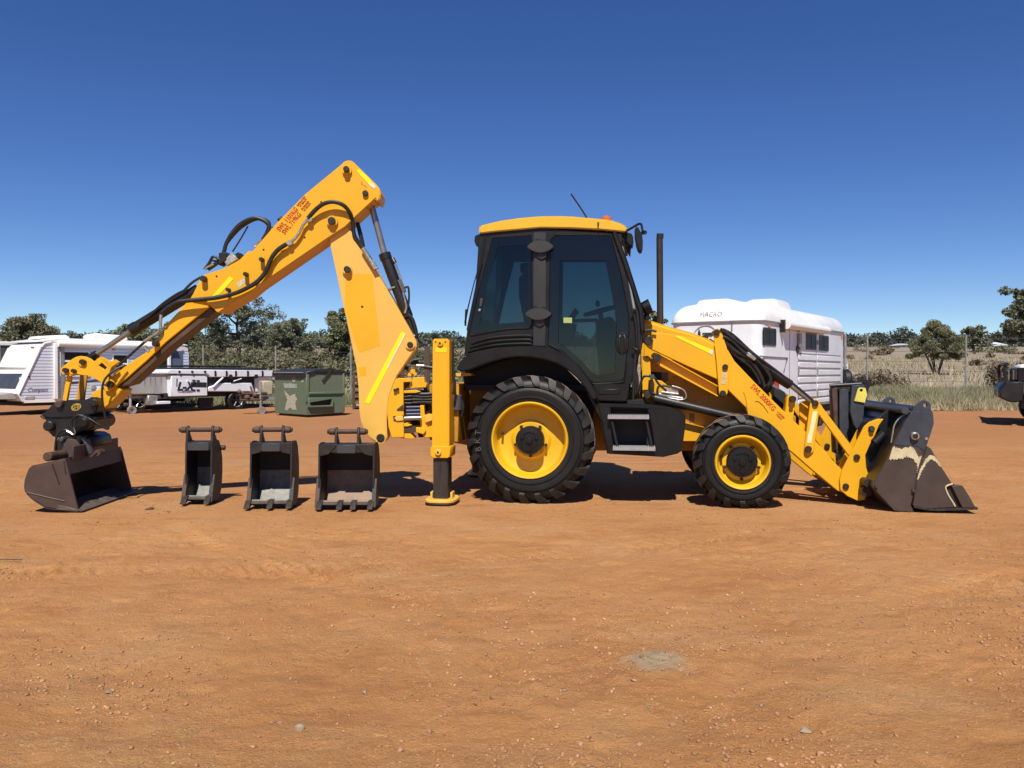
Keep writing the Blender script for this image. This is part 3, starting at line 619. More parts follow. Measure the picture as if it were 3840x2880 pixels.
part("window_latch", MB().rod(MF.p(1796, 1168, CY0 - .02), MF.p(1800, 1160, CY0), .014, 8), ZINC, cab)
part("rear_lens", MB().pp(MF, [(1800, 1118), (1811, 1118), (1806, 1150), (1797, 1150)], CY0 - .014, CY0), mat("smoky_lens", (.08, .06, .055), .2), cab, bevel=.003)
# roof, lamps
rt = [(1786, 858), (1792, 846), (1830, 837), (1873, 828), (1945, 818), (2018, 812), (2095, 811), (2150, 813), (2210, 818), (2262, 823), (2302, 829), (2335, 840), (2352, 850), (2361, 860), (2355, 870), (2259, 861), (2150, 856), (2027, 854), (1921, 863), (1850, 869), (1790, 876)]
rx = MF.poly(rt, -.90)
rf = MB(); rows = 9; nrt = len(rx); vs = []
for j in range(rows + 1):
    t = -1 + 2 * j / rows; yy = .90 * t; dome = .10 * (1 - t * t); tap = 1 - .03 * abs(t) ** 3
    for i, (a, b) in enumerate(rx):
        top = 3 <= i <= 12
        vs.append(MF.w(a * tap + (1 - tap) * MF.q(2070, 850, -.9)[0], yy, b + (dome if top else dome * .2 if i in (1, 2, 13, 14) else 0)))
fs = [(j * nrt + i, j * nrt + (i + 1) % nrt, (j + 1) * nrt + (i + 1) % nrt, (j + 1) * nrt + i) for j in range(rows) for i in range(nrt)]
fs += [tuple(range(nrt)), tuple(rows * nrt + i for i in range(nrt - 1, -1, -1))]
roof = part("roof", MB().add(vs, fs), YELR, cab, bevel=.012, seg=2, ang=50)
across("front_visor", (2306, 884), (2354, 873), BLKI, .025, -.84, .86) if not [c for c in cab.children if c.name.startswith("front_visor")] else None
part("rear_lamp", MB().pp(MF, [(1780, 884), (1800, 876), (1830, 882), (1826, 900), (1806, 928), (1786, 924), (1778, 905)], -.84, -.62), BLK, cab, bevel=.01)
across("front_visor", (2306, 884), (2354, 873), BLKI, .025, -.84, .86) if not [c for c in cab.children if c.name.startswith("front_visor")] else None
part("rear_lamp", MB().pp(MF, [(1800, 905), (1822, 910), (1812, 950), (1803, 938)], -.78, -.66), BLKP, cab, bevel=.006)
part("front_lamp", MB().pp(MF, [(2340, 876), (2362, 870), (2374, 882), (2376, 905), (2372, 925), (2352, 918), (2342, 900)], -.80, -.58), BLK, cab, bevel=.012, seg=2)
part("front_lamp", MB().pp(MF, [(2306, 876), (2330, 874), (2336, 900), (2326, 925), (2308, 905)], -.88, -.72), BLK, cab, bevel=.01)
part("lamp_bracket", MB().pp(MF, [(2346, 922), (2366, 928), (2364, 962), (2356, 950)], -.74, -.66), BLK, cab, bevel=.004)
part("beacon", MB().lathe(Frame(*MF.w(MF.q(2274, 815, -.2)[0], -.2, 0), 0), 0, 0, [(.001, 0)], 3).rod(MF.p(2274, 828, -.45), MF.p(2274, 815, -.45), .052, 20).rod(MF.p(2274, 817, -.45), MF.p(2274, 811, -.45), .046, 20, .03), ORNG, cab)
part("antenna", MB().tube(smooth(tpath(MF, [(2212, 838), (2190, 800), (2165, 762), (2141, 727)], -.80), 4), .0085, 6).rod(MF.p(2213, 846, -.80), MF.p(2209, 830, -.80), .02, 8).rod(MF.p(2214, 838, -.8), MF.p(2196, 828, -.8), .008, 6), BLKP, cab)
part("roof_plug", MB().pp(MF, [(2240, 833), (2246, 833), (2246, 845), (2240, 845)], -.925, -.89), BLKP, cab)
mr = part("mirror", MB().pp(MF, [(2380, 853), (2388, 845), (2398, 860), (2408, 880), (2411, 905), (2410, 936), (2403, 945), (2394, 940), (2386, 915), (2380, 880)], -1.16, -.95), BLK, cab, bevel=.012, seg=2)
part("mirror_arm", MB().tube(smooth(tpath(MF, [(2345, 868, -.86), (2372, 853, -.95), (2398, 839, -1.05), (2406, 846, -1.05), (2410, 868, -1.05)], 0), 4), .012, 8).rod(MF.p(2411, 872, -1.08), MF.p(2419, 872, -1.02), .022, 10), BLKP, cab)
part("work_lamp", MB().tube(tpath(MF, [(2405, 1165), (2415, 1158), (2440, 1148)], -.5), [.03, .075, .085], 14).rod(MF.p(2425, 1180, -.5), MF.p(2425, 1200, -.5), .03), BLK, cab)
xe, ze = MF.q(2476, 1230, -.28); xt, zt = MF.q(2475, 878, -.28)
ex = MB().tube([MF.w(xe, -.28, ze), MF.w(xe - .01, -.28, zt - .05), MF.w(xe - .005, -.28, zt)], [.036, .036, .036], 18)
part("exhaust_stack", ex, mat("sooty_exhaust_steel", (.055, .045, .038), .5, metal=.4, var=.3, scale=3))
part("exhaust_mouth", MB().tube([MF.w(xe - .006, -.28, zt - .045), MF.w(xe - .004, -.285, zt + .006)], [.039, .037], 18), BLKI)
# hoses up the front pillar
for k, (x0, y0) in enumerate(((2378, 1170), (2386, 1165), (2393, 1172))):
    hose(MF, [(x0, y0), (x0 + 8, y0 + 60), (x0 + 10, y0 + 130), (x0 + 2 - k * 6, y0 + 190), (x0 - 2, y0 + 250), (x0 - 4, y0 + 330 - k * 15)], -.90 + .03 * k, 5, "cab_hose")
hose(MF, [(2370, 1168), (2380, 1160), (2390, 1180), (2397, 1300), (2385, 1310), (2372, 1300)], -.93, 5, "grab_handle", BLKP)

# fuel tank with steps
tk = MB()
tk.pp(MF, [(2240, 1512), (2415, 1516), (2520, 1531), (2562, 1548), (2572, 1560), (2570, 1600), (2558, 1690), (2540, 1702), (2488, 1714), (2280, 1702), (2270, 1650), (2264, 1600)], -1.02, -.42, holes=[[(2288, 1528), (2428, 1532), (2445, 1600), (2458, 1692), (2300, 1690)]])
tank = part("fuel_tank", tk, BLK, bevel=.012, seg=2)
part("step_recess", MB().pp(MF, [(2276, 1518), (2440, 1520), (2468, 1702), (2290, 1702)], -.84, -.80), BLKI, tank)
for (a, b, c, d, yy) in ((2279, 1558, 2434, 1572, -1.10), (2298, 1676, 2458, 1691, -1.14)):
    sp_ = MB(); (xa, za), (xb, zb) = MF.q(a, b, yy), MF.q(c, d, yy)
    sp_.box(MF, xa, xb, yy, yy + .20, zb, za)
    for k in range(22):
        xk = xa + (xb - xa) * (k + .2) / 22
        sp_.prism(MF, [(xk, za), (xk + .012, za), (xk + .008, za + .014), (xk + .004, za + .014)], yy, yy + .012); sp_.prism(MF, [(xk, za), (xk + .012, za), (xk + .008, za + .012), (xk + .004, za + .012)], yy + .09, yy + .10)
    part("step_tread", sp_, ALU, bevel=.0)
for (a, b) in (((2294, 1578), (2316, 1680)), ((2424, 1578), (2446, 1680))):
    part("step_hanger", MB().rod(MF.p(*a, -1.06), MF.p(*b, -1.08), .016), BLKP)
part("mud_guard_strut", MB().pp(MF, [(2198, 1472), (2212, 1478), (2268, 1560), (2290, 1700), (2276, 1702), (2255, 1580)], -1.0, -.7), BLK, bevel=.006)
part("side_step_plate", MB().pp(MF, [(2350, 1500), (2412, 1498), (2420, 1520), (2352, 1520)], -.95, -.5), BLKP, bevel=.004)

# loader arms, both sides
AY0, AY1 = -.70, -.56
upper = [(2424, 1270), (2440, 1254), (2470, 1247), (2540, 1258), (2600, 1268), (2660, 1285), (2680, 1300), (2693, 1424), (2600, 1383), (2500, 1337), (2440, 1309), (2425, 1298)]
lower = [(2716, 1300), (2727, 1308), (2753, 1353), (2830, 1434), (2944, 1547), (2951, 1490), (2958, 1482), (2978, 1482), (2986, 1490), (2973, 1575), (3020, 1618), (3059, 1656), (3158, 1765), (3188, 1830), (3170, 1848), (3141, 1841), (3045, 1762), (2980, 1705), (2900, 1640), (2810, 1600), (2801, 1532), (2729, 1462), (2700, 1440), (2690, 1380)]
knuck = [(2673, 1245), (2677, 1236), (2686, 1232), (2697, 1234), (2705, 1245), (2724, 1302), (2735, 1380), (2728, 1474), (2720, 1484), (2705, 1486), (2695, 1478), (2686, 1360)]
lift = [(2443, 1330), (2452, 1322), (2470, 1326), (2478, 1334), (2692, 1448), (2692, 1484), (2640, 1458), (2463, 1362), (2446, 1352)]
def arms(sgn):
    def P(mb_pts, y0, y1, r=0, holes=()):
        pts = MF.poly(mb_pts, AY0)
        a, b = (y0, y1) if sgn < 0 else (-y1, -y0)
        return MB().prism(MF, pts, a, b, [MF.poly(h, AY0) for h in holes])
    def RD(px, py, y0, y1, rpx):
        x, z = MF.q(px, py, AY0); r = rpx * MF.sc(px, py, AY0)
        a, b = (y0, y1) if sgn < 0 else (-y1, -y0)
        return MB().rod(MF.w(x, a, z), MF.w(x, b, z), r, 18)
    u = part("loader_arm", P(upper, AY0, AY1), YEL, bevel=.006)
    part("lower_arm", P(lower, AY0 - .002, AY1 + .003), YEL, u, bevel=.006)
    part("knuckle_plate", P(knuck, AY0 - .028, AY0 - .006), YEL, u, bevel=.004)
    lk = P(lift, AY0 + .06, AY1 + .02)
    part("levelling_link", lk, YEL, u, bevel=.004)
    part("link_flange", P([(2466, 1362), (2692, 1482), (2692, 1488), (2463, 1366)], AY0 - .0, AY0 + .1), YEL, u, bevel=.002)
    part("link_flange", P([(2474, 1326), (2692, 1446), (2692, 1451), (2474, 1331)], AY0 - .0, AY0 + .1), YEL, u, bevel=.002)
    for (a, b, r) in ((2432, 1278, 17), (2462, 1343, 15), (2686, 1247, 12), (2718, 1376, 11), (2709, 1475, 12), (2970, 1496, 13), (3028, 1683, 13), (3168, 1822, 12)):
        part("pivot_pin", RD(a, b, AY0 - .052, AY1 + .04, r), PIN, u, bevel=.004)
    part("arm_ram", (lambda A, B: MB().rod(MF.w(A[0], (AY0 - .09) if sgn < 0 else .79, A[1]), MF.w(B[0], (AY0 - .09) if sgn < 0 else .79, B[1]), .046, 18))(MF.q(2452, 1492, AY0), MF.q(2790, 1572, AY0)), BLKP, u)
    tl = part("tilt_lever", P([(3036, 1512), (3042, 1500), (3054, 1495), (3068, 1501), (3073, 1514), (3050, 1690), (3040, 1700), (3026, 1702), (3014, 1694), (3014, 1680)], AY0 - .030, AY0 - .006), YEL, u, bevel=.004)
    part("tilt_lever", P([(3010, 1512), (3054, 1497), (3060, 1512), (3020, 1690), (3004, 1690)], AY1 + .004, AY1 + .03), YEL, u, bevel=.004)
    part("tilt_rod", P([(3062, 1520), (3078, 1517), (3086, 1530), (3215, 1700), (3204, 1724), (3192, 1722), (3070, 1554)], AY0 - .004, AY0 + .05), YEL, u, bevel=.005)
    for (a, b, r) in ((3054, 1512, 12), (3209, 1713, 12), (3264, 1607, 12)):
        part("pivot_pin", RD(a, b, AY0 - .055, AY1 + .05, r), PIN, u, bevel=.004)
    part("pin_collar", RD(3264, 1607, AY0 - .075, AY0, 9), GREYST, u)
    cp = part("carrier_plate", P([(3310, 1571), (3290, 1570), (3257, 1582), (3238, 1598), (3189, 1695), (3156, 1758), (3146, 1796), (3148, 1835), (3175, 1859), (3213, 1876), (3242, 1873), (3245, 1844), (3259, 1791), (3245, 1753), (3242, 1705), (3257, 1671), (3281, 1623), (3293, 1594)], AY0 - .032, AY0 - .004), YEL, u, bevel=.004)
    part("carrier_plate", P([(3300, 1580), (3238, 1598), (3156, 1758), (3148, 1835), (3213, 1870), (3259, 1791), (3245, 1753)], AY1, AY1 + .025), YEL, u, bevel=.004)
    # lever ram
    A, B, C = MF.q(2700, 1262, AY0), MF.q(2968, 1445, AY0), MF.q(3050, 1510, AY0)
    yy = (AY0 + AY1) / 2 - .02 if sgn < 0 else .62
    r_ = part("bucket_ram", MB().rod(MF.w(A[0], yy, A[1]), MF.w(B[0], yy, B[1]), .043, 18).rod(MF.w(B[0] - .22, yy, B[1] + .145), MF.w(B[0], yy, B[1]), .052, 18), BLKP, u, bevel=.006)
    part("ram_rod", MB().rod(MF.w(B[0], yy, B[1]), MF.w(C[0], yy, C[1]), .026, 16), CHR, u)
    if sgn < 0:
        part("reflective_strip", P([(2534, 1264), (2541, 1257), (2674, 1313), (2670, 1330)], AY0 - .003, AY0), REFY, u)
        part("reflective_strip", P([(2663, 1310), (2675, 1315), (2671, 1331), (2661, 1326)], AY0 - .0045, AY0), REFW, u)
        part("reflective_strip", P([(3046, 1542), (3063, 1542), (3046, 1628), (3030, 1628)], AY0 - .033, AY0 - .03), mat("worn_reflective_tape", (.95, .86, .25), .35, var=.1, scale=9, col2=(.95, .95, .7)), u)
        part("reflective_strip", P([(3028, 1628), (3045, 1628), (3040, 1660), (3024, 1660)], AY0 - .033, AY0 - .03), bpy.data.materials["worn_reflective_tape"], u)
        for (a, b) in ((2706, 1396), (2704, 1420)):
            part("warning_decal", P([(a, b), (a + 18, b), (a + 17, b + 21), (a - 1, b + 21)], AY0 - .0305, AY0 - .028), mat("pale_warning_decal", (.68, .52, .30), .5, var=.3, scale=60), u)
        g0, g1 = MF.p(2826, 1441, AY0 - .004), MF.p(2934, 1556, AY0 - .004)
        dr = (g1 - g0).normalized(); up = MF.ay.cross(dr); up = -up if up.z < 0 else up
        c = MF.p(2862, 1491, AY0 - .004)
        text("load_lettering", "SWL 2000KG", .072, c, dr, up, REDT, u, sx=.84, bold=.0008)
        text("load_lettering", "LOADER\nFORKS", .028, MF.p(2925, 1560, AY0 - .004), dr, up, REDT, u, sx=.9)
        part("arm_rib", MB().tube(smooth([MF.p(a, b, AY0 - .004) for a, b in [(2832, 1505), (2842, 1504), (2862, 1520), (2880, 1545)]], 5), .005, 6), YELD, u)
        part("arm_weld", MB().tube(smooth([MF.p(a, b, AY0 - .003) for a, b in [(2788, 1470), (2796, 1492), (2800, 1520), (2801, 1540)]], 5), .004, 6), YELD, u)
        for (a, b) in ((2968, 1500),):
            part("pin_cap", RD(a, b, AY0 - .08, AY0, 8), PIN, u)
    return u
arms(-1); arms(1)
for yx in (-.2, .3):
    part("cross_tube", MB().rod(MF.p(3168, 1822, -.6), MF.w(MF.q(3168, 1822, -.6)[0], .6, MF.q(3168, 1822, -.6)[1]), .05), YEL) if yx < 0 else None
part("cross_tube", MB().rod(MF.w(*(lambda q: (q[0], -.6, q[1]))(MF.q(2960, 1600, AY0))), MF.w(*(lambda q: (q[0], .6, q[1]))(MF.q(2960, 1600, AY0))), .07), YEL)
for k, (dx, dy, r) in enumerate(((0, 0, 7), (10, -6, 5), (-8, 12, 7), (4, 24, 8), (-2, 36, 8), (6, 48, 8), (14, 60, 8))):
    hose(MF, [(2700 + dx, 1240 + dy), (2740 + dx, 1262 + dy), (2800 + dx, 1318 + dy), (2850 + dx, 1360 + dy * 1.2), (2900 + dx - k * 6, 1400 + dy * 1.6)] + ([(2960, 1440), (3010, 1478), (3046, 1500)] if k == 1 else [(2893 - k * 4, 1440 + dy), (2870 - k * 8, 1445 + dy)]), AY0 + .05 + .05 * k, r, "loader_hose")
for k, (pts, r_) in enumerate((([(2702, 1232), (2740, 1262), (2800, 1308), (2860, 1352), (2930, 1404), (2990, 1452), (3040, 1494), (3050, 1505)], 5), ([(2712, 1262), (2750, 1282), (2790, 1322), (2840, 1352), (2870, 1385), (2890, 1420), (2880, 1446)], 7), ([(2716, 1280), (2760, 1318), (2800, 1340), (2836, 1380), (2858, 1420), (2868, 1452)], 7), ([(2722, 1292), (2766, 1338), (2812, 1372), (2840, 1410), (2850, 1440)], 6), ([(2740, 1268), (2772, 1290), (2822, 1332), (2868, 1362), (2905, 1398)], 6))):
    hose(MF, pts, AY0 - .04 + .015 * k, r_, "loader_hose")
part("hose_clamp", MB().pp(MF, [(2722, 1238), (2740, 1250), (2732, 1266), (2714, 1254)], AY0 - .03, AY0 + .1).pp(MF, [(2746, 1255), (2760, 1264), (2752, 1278), (2738, 1268)], AY0 - .03, AY0 + .1), BLKP, bevel=.004)
part("valve_block", MB().pp(MF, [(2806, 1318), (2838, 1342), (2830, 1354), (2798, 1332)], AY0 - .06, AY0 + .02), ZINC, bevel=.006)
part("pipe", MB().rod(MF.p(2722, 1298, AY1 + .06), MF.p(2800, 1352, AY1 + .06), .012).rod(MF.p(2745, 1328, AY1 + .02), MF.p(2790, 1360, AY1 + .02), .010), YEL)
part("headlamp_shroud", MB().pp(MF, [(2738, 1318), (2830, 1352), (2890, 1405), (2896, 1440), (2884, 1468), (2862, 1472), (2800, 1402)], -.56, -.40), BLKI, bevel=.01)
# hoses and valve on the chassis side
part("hose_valve", MB().pp(MF, [(2498, 1458), (2525, 1456), (2545, 1462), (2540, 1485), (2505, 1482)], -.80, -.70).rod(MF.p(2470, 1478, -.78), MF.p(2560, 1495, -.78), .018).rod(MF.p(2480, 1470, -.8), MF.p(2545, 1478, -.8), .012).rod(MF.p(2500, 1492, -.8), MF.p(2548, 1500, -.8), .012), mat("bright_fitting", (.50, .48, .45), .35, metal=.5, var=.5, scale=40), bevel=.004)
hose(MF, [(2520, 1447), (2560, 1460), (2573, 1480), (2568, 1496), (2540, 1500)], -.82, 2.6, "pipe", ZINC)
for pts in ([(2445, 1418), (2440, 1440), (2442, 1470), (2460, 1478)], [(2440, 1412), (2415, 1412), (2402, 1440), (2400, 1468)], [(2455, 1415), (2470, 1440), (2500, 1466)], [(2465, 1480), (2468, 1452), (2490, 1446), (2515, 1452)], [(2420, 1240), (2440, 1238), (2462, 1243)], [(2405, 1290), (2420, 1250), (2436, 1240)]):
    hose(MF, pts, -.74, 4.5, "valve_hose")
part("hose_block", MB().pp(MF, [(2434, 1404), (2452, 1404), (2458, 1420), (2440, 1424)], -.76, -.66), mat("grey_block", (.06, .07, .08), .5), bevel=.003)
part("pivot_pin", MB().pin(MF, 2428, 1482, -.80, -.6, 14), PIN, bevel=.004)

# loader bucket
BY0, BY1 = -1.08, 1.08
Lb = bpy.data.objects.new("loader_bucket", None)
side_b = [(3440, 1668), (3350, 1668), (3327, 1726), (3270, 1822), (3276, 1832), (3353, 1913), (3443, 1924), (3430, 1905), (3448, 1895), (3447, 1780), (3472, 1690), (3476, 1668)]
lower_plate = [(3350, 1668), (3390, 1670), (3440, 1672), (3476, 1668), (3463, 1700), (3441, 1760), (3432, 1830), (3416, 1895), (3430, 1922), (3353, 1915), (3271, 1826), (3270, 1818), (3327, 1726)]
clam = [(3466, 1700), (3475, 1672), (3489, 1682), (3527, 1749), (3570, 1816), (3556, 1820), (3546, 1830), (3570, 1880), (3580, 1902), (3489, 1906), (3450, 1903), (3420, 1894), (3434, 1830), (3443, 1762)]
cut = [(3565, 1822), (3596, 1818), (3606, 1821), (3630, 1858), (3654, 1902), (3604, 1902)]
upper_pl = [(3420, 1541), (3388, 1593), (3350, 1668), (3388, 1672), (3440, 1674), (3466, 1692), (3474, 1668), (3489, 1630), (3502, 1587), (3498, 1545), (3492, 1540)]
ear = [(3420, 1541), (3440, 1515), (3455, 1503), (3466, 1500), (3480, 1505), (3490, 1516), (3492, 1540)]
BUCKW = mat("worn_bucket_face", (.072, .050, .040), .48, metal=.1, var=.2, scale=4, dust=.3, dustcol=(.13, .09, .07), bump=.1, bscale=40)
lbk = None
for y0, y1 in ((BY0, BY0 + .03), (BY1 - .03, BY1)):
    pl = MB().prism(MF, MF.poly(lower_plate, BY0), y0, y1)
    if lbk is None: lbk = part("loader_bucket", pl, BUCKW, bevel=.004)
    else: part("side_plate", pl, BUCKW, lbk, bevel=.004)
    part("clam_plate", MB().prism(MF, MF.poly(clam, BY0), y0 - (.018 if y0 < 0 else -.018), y1 - (.008 if y0 < 0 else -.008)), BUCKW, lbk, bevel=.005)
    part("cutter_gap", MB().prism(MF, MF.poly([(3550, 1826), (3580, 1816), (3606, 1850), (3610, 1900), (3575, 1902)], BY0), y0 + (.004 if y0 < 0 else -.004), y1), DKSTEEL, lbk)
    part("side_cutter", MB().prism(MF, MF.poly(cut, BY0), y0 - .03, y1), BUCKW, lbk, bevel=.004)
    part("upper_plate", MB().prism(MF, MF.poly(upper_pl, BY0), y0 - (.006 if y0 < 0 else -.006), y1), GREYST, lbk, bevel=.004)
    part("lifting_ear", MB().prism(MF, MF.poly(ear, BY0), y0, y1, [MF.poly([(3470 + 7 * math.cos(t), 1520 + 8 * math.sin(t)) for t in np.linspace(0, 2 * math.pi, 12, endpoint=False)], BY0)]), GREYST, lbk, bevel=.003)
# bare primer band where paint has worn off
def ragged(pts, amp, seed, n=12):
    r = random.Random(seed); out = []
    for i in range(len(pts) - 1):
        a, b = Vector(pts[i]), Vector(pts[i + 1]); t = (b - a).normalized(); nn = Vector((-t.y, t.x))
        for k in range(n): out.append(tuple(a.lerp(b, k / n) + nn * r.uniform(-amp, amp)))
    out.append(tuple(pts[-1])); return out
PRIMER = mat("cream_primer", (.66, .56, .34), .7, var=.15, scale=12)
band1 = ragged([(3348, 1674), (3372, 1682), (3405, 1679), (3420, 1672), (3432, 1690), (3446, 1715), (3462, 1703)], 3.5, 2) + ragged([(3462, 1704), (3452, 1735), (3441, 1775), (3438, 1745), (3428, 1722), (3400, 1712), (3370, 1722), (3333, 1724)], 4, 5)
part("bare_primer", MB().prism(MF, MF.poly(band1, BY0), BY0 - .0075, BY0 - .0005), PRIMER, lbk)
band2 = ragged([(3437, 1796), (3450, 1755), (3468, 1722), (3485, 1706), (3498, 1708)], 2, 7) + ragged([(3500, 1710), (3515, 1728), (3528, 1748), (3522, 1748), (3505, 1728), (3488, 1720), (3470, 1738), (3455, 1765), (3440, 1798)], 2.5, 9)
part("bare_primer", MB().prism(MF, MF.poly(band2, BY0), BY0 - .0195, BY0 - .017), PRIMER, lbk)
part("weld_bead", MB().tube(smooth([MF.p(a, b, BY0 - .02) for a, b in [(3572, 1815), (3554, 1820), (3546, 1830), (3556, 1856), (3572, 1882), (3582, 1899)]], 4), .008, 6), PRIMER, lbk)
part("weld_bead", MB().tube(smooth([MF.p(a, b, BY0 - .008) for a, b in [(3478, 1655), (3462, 1702), (3443, 1765), (3434, 1830), (3428, 1870)]], 4), .006, 6), BUCKW, lbk)
part("pivot_boss", MB().pin(MF, 3434, 1636, BY0 - .05, BY0 + .02, 16), ZINC, lbk, bevel=.01)
part("pivot_boss", MB().pin(MF, 3434, 1636, BY0 - .058, BY0 + .02, 10), PIN, lbk, bevel=.004)
part("eye_bolt", MB().pin(MF, 3474, 1645, BY0 - .012, BY0, 6), ZINC, lbk)
for a, b in ((3288, 1823), (3427, 1840)):
    part("bolt", MB().pin(MF, a, b, BY0 - .03, BY0, 6), BUCKW, lbk)
def shell(pts, th, name, m, y0=BY0 + .03, y1=BY1 - .03):
    return part(name, MB().strip(MF, [tuple(p)[:2] for p in smooth([(a, b, 0) for a, b in MF.poly(pts, BY0)], 4)], y0, y1, th), m, lbk)
shell([(3420, 1545), (3392, 1592), (3352, 1668), (3327, 1728), (3276, 1822)], .02, "back_plate", BLKP)
shell([(3276, 1824), (3353, 1912), (3430, 1920)], .02, "heel_plate", BUCKW)
shell([(3425, 1893), (3489, 1905), (3560, 1904), (3662, 1901)], -.022, "cutting_edge", STEEL, BY0 - .03, BY1 + .03)
shell([(3470, 1690), (3452, 1740), (3440, 1800), (3436, 1850), (3430, 1895)], .02, "clam_floor", BUCKW)
shell([(3420, 1543), (3452, 1536), (3492, 1543)], .03, "top_plate", BLKP)
part("bucket_beam", MB().rod(MF.w(*(lambda q: (q[0], BY0 + .03, q[1]))(MF.q(3400, 1540, BY0))), MF.w(*(lambda q: (q[0], BY1, q[1]))(MF.q(3400, 1540, BY0))), .036, 16), GREYST, lbk)
part("lifting_ear", MB().prism(MF, MF.poly(ear, BY0), -.02, .02, [MF.poly([(3470 + 7 * math.cos(t), 1520 + 8 * math.sin(t)) for t in np.linspace(0, 2 * math.pi, 12, endpoint=False)], BY0)]), GREYST, lbk, bevel=.003)
# hitch plates behind the bucket
hitch = [(3222, 1610), (3240, 1582), (3300, 1565), (3325, 1545), (3342, 1530), (3365, 1524), (3395, 1527), (3410, 1545), (3372, 1600), (3345, 1660), (3300, 1740), (3272, 1800), (3262, 1792), (3246, 1752), (3243, 1706), (3258, 1672), (3240, 1640)]
for y0 in (-.58, .52):
    part("hitch_plate", MB().prism(MF, MF.poly(hitch, -.66), y0 - .06, y0), BLKP, lbk, bevel=.006)
part("hitch_body", MB().prism(MF, MF.poly([(3262, 1690), (3300, 1600), (3370, 1560), (3380, 1590), (3330, 1700), (3275, 1800), (3255, 1780)], -.66), -.52, .46), BLKP, lbk, bevel=.02)
hose(MF, [(3412, 1548), (3380, 1562), (3356, 1590), (3348, 1625), (3343, 1655), (3345, 1665)], -.98, 3.2, "bucket_hose", ZINC, lbk)
part("pipe", MB().rod(MF.p(3386, 1596, -.97), MF.p(3362, 1644, -.97), .012), ZINC, lbk)
part("clam_ram", MB().rod(MF.p(3300, 1652, -.75), MF.p(3345, 1636, -.75), .02).rod(MF.p(3280, 1660, -.75), MF.p(3315, 1625, -.75), .045), BLKP, lbk)
part("ram_clevis", MB().pin(MF, 3256, 1812, -.9, -.7, 16).pin(MF, 3250, 1845, -.85, -.7, 20), PIN, lbk)
# folded forks behind the bucket
fk = part("pallet_fork", MB().pp(MF, [(3118, 1465), (3124, 1450), (3230, 1446), (3230, 1640), (3160, 1700), (3128, 1700)], -.42, -.30), STEEL, bevel=.01)
part("fork_tine", MB().pp(MF, [(3195, 1445), (3243, 1442), (3240, 1555), (3232, 1600), (3215, 1614), (3200, 1590), (3188, 1540)], -.56, -.48), GREYST, fk, bevel=.006)
part("fork_tine", MB().pp(MF, [(3148, 1460), (3182, 1455), (3184, 1600), (3160, 1680), (3148, 1640)], -.5, -.42), GREYST, fk, bevel=.006)
part("fork_upright", MB().pp(MF, [(3120, 1456), (3142, 1450), (3146, 1690), (3132, 1690)], -.52, -.44), RUSTP, fk, bevel=.01)
part("fork_bar", MB().rod(MF.p(3112, 1447, -.5), MF.p(3230, 1440, -.5), .022), BLKP, fk)
part("fork_hook", MB().pp(MF, [(3206, 1444), (3230, 1420), (3260, 1425), (3282, 1445), (3262, 1450), (3250, 1480), (3240, 1462)], -.45, -.36, holes=[[(3236 + 6 * math.cos(t), 1440 + 6 * math.sin(t)) for t in np.linspace(0, 2 * math.pi, 10, endpoint=False)]]), BLKP, fk, bevel=.004)
part("fork_hook", MB().pp(MF, [(3165, 1446), (3178, 1430), (3196, 1424), (3212, 1434), (3216, 1446)], -.2, -.12), BLKP, fk, bevel=.004)
part("yellow_plate", MB().pp(MF, [(3217, 1459), (3224, 1453), (3246, 1455), (3252, 1480), (3244, 1511), (3203, 1504)], -.58, -.565, holes=[[(3230 + 6 * math.cos(t), 1464 + 6 * math.sin(t)) for t in np.linspace(0, 2 * math.pi, 10, endpoint=False)]]), YPLATE, fk, bevel=.003)

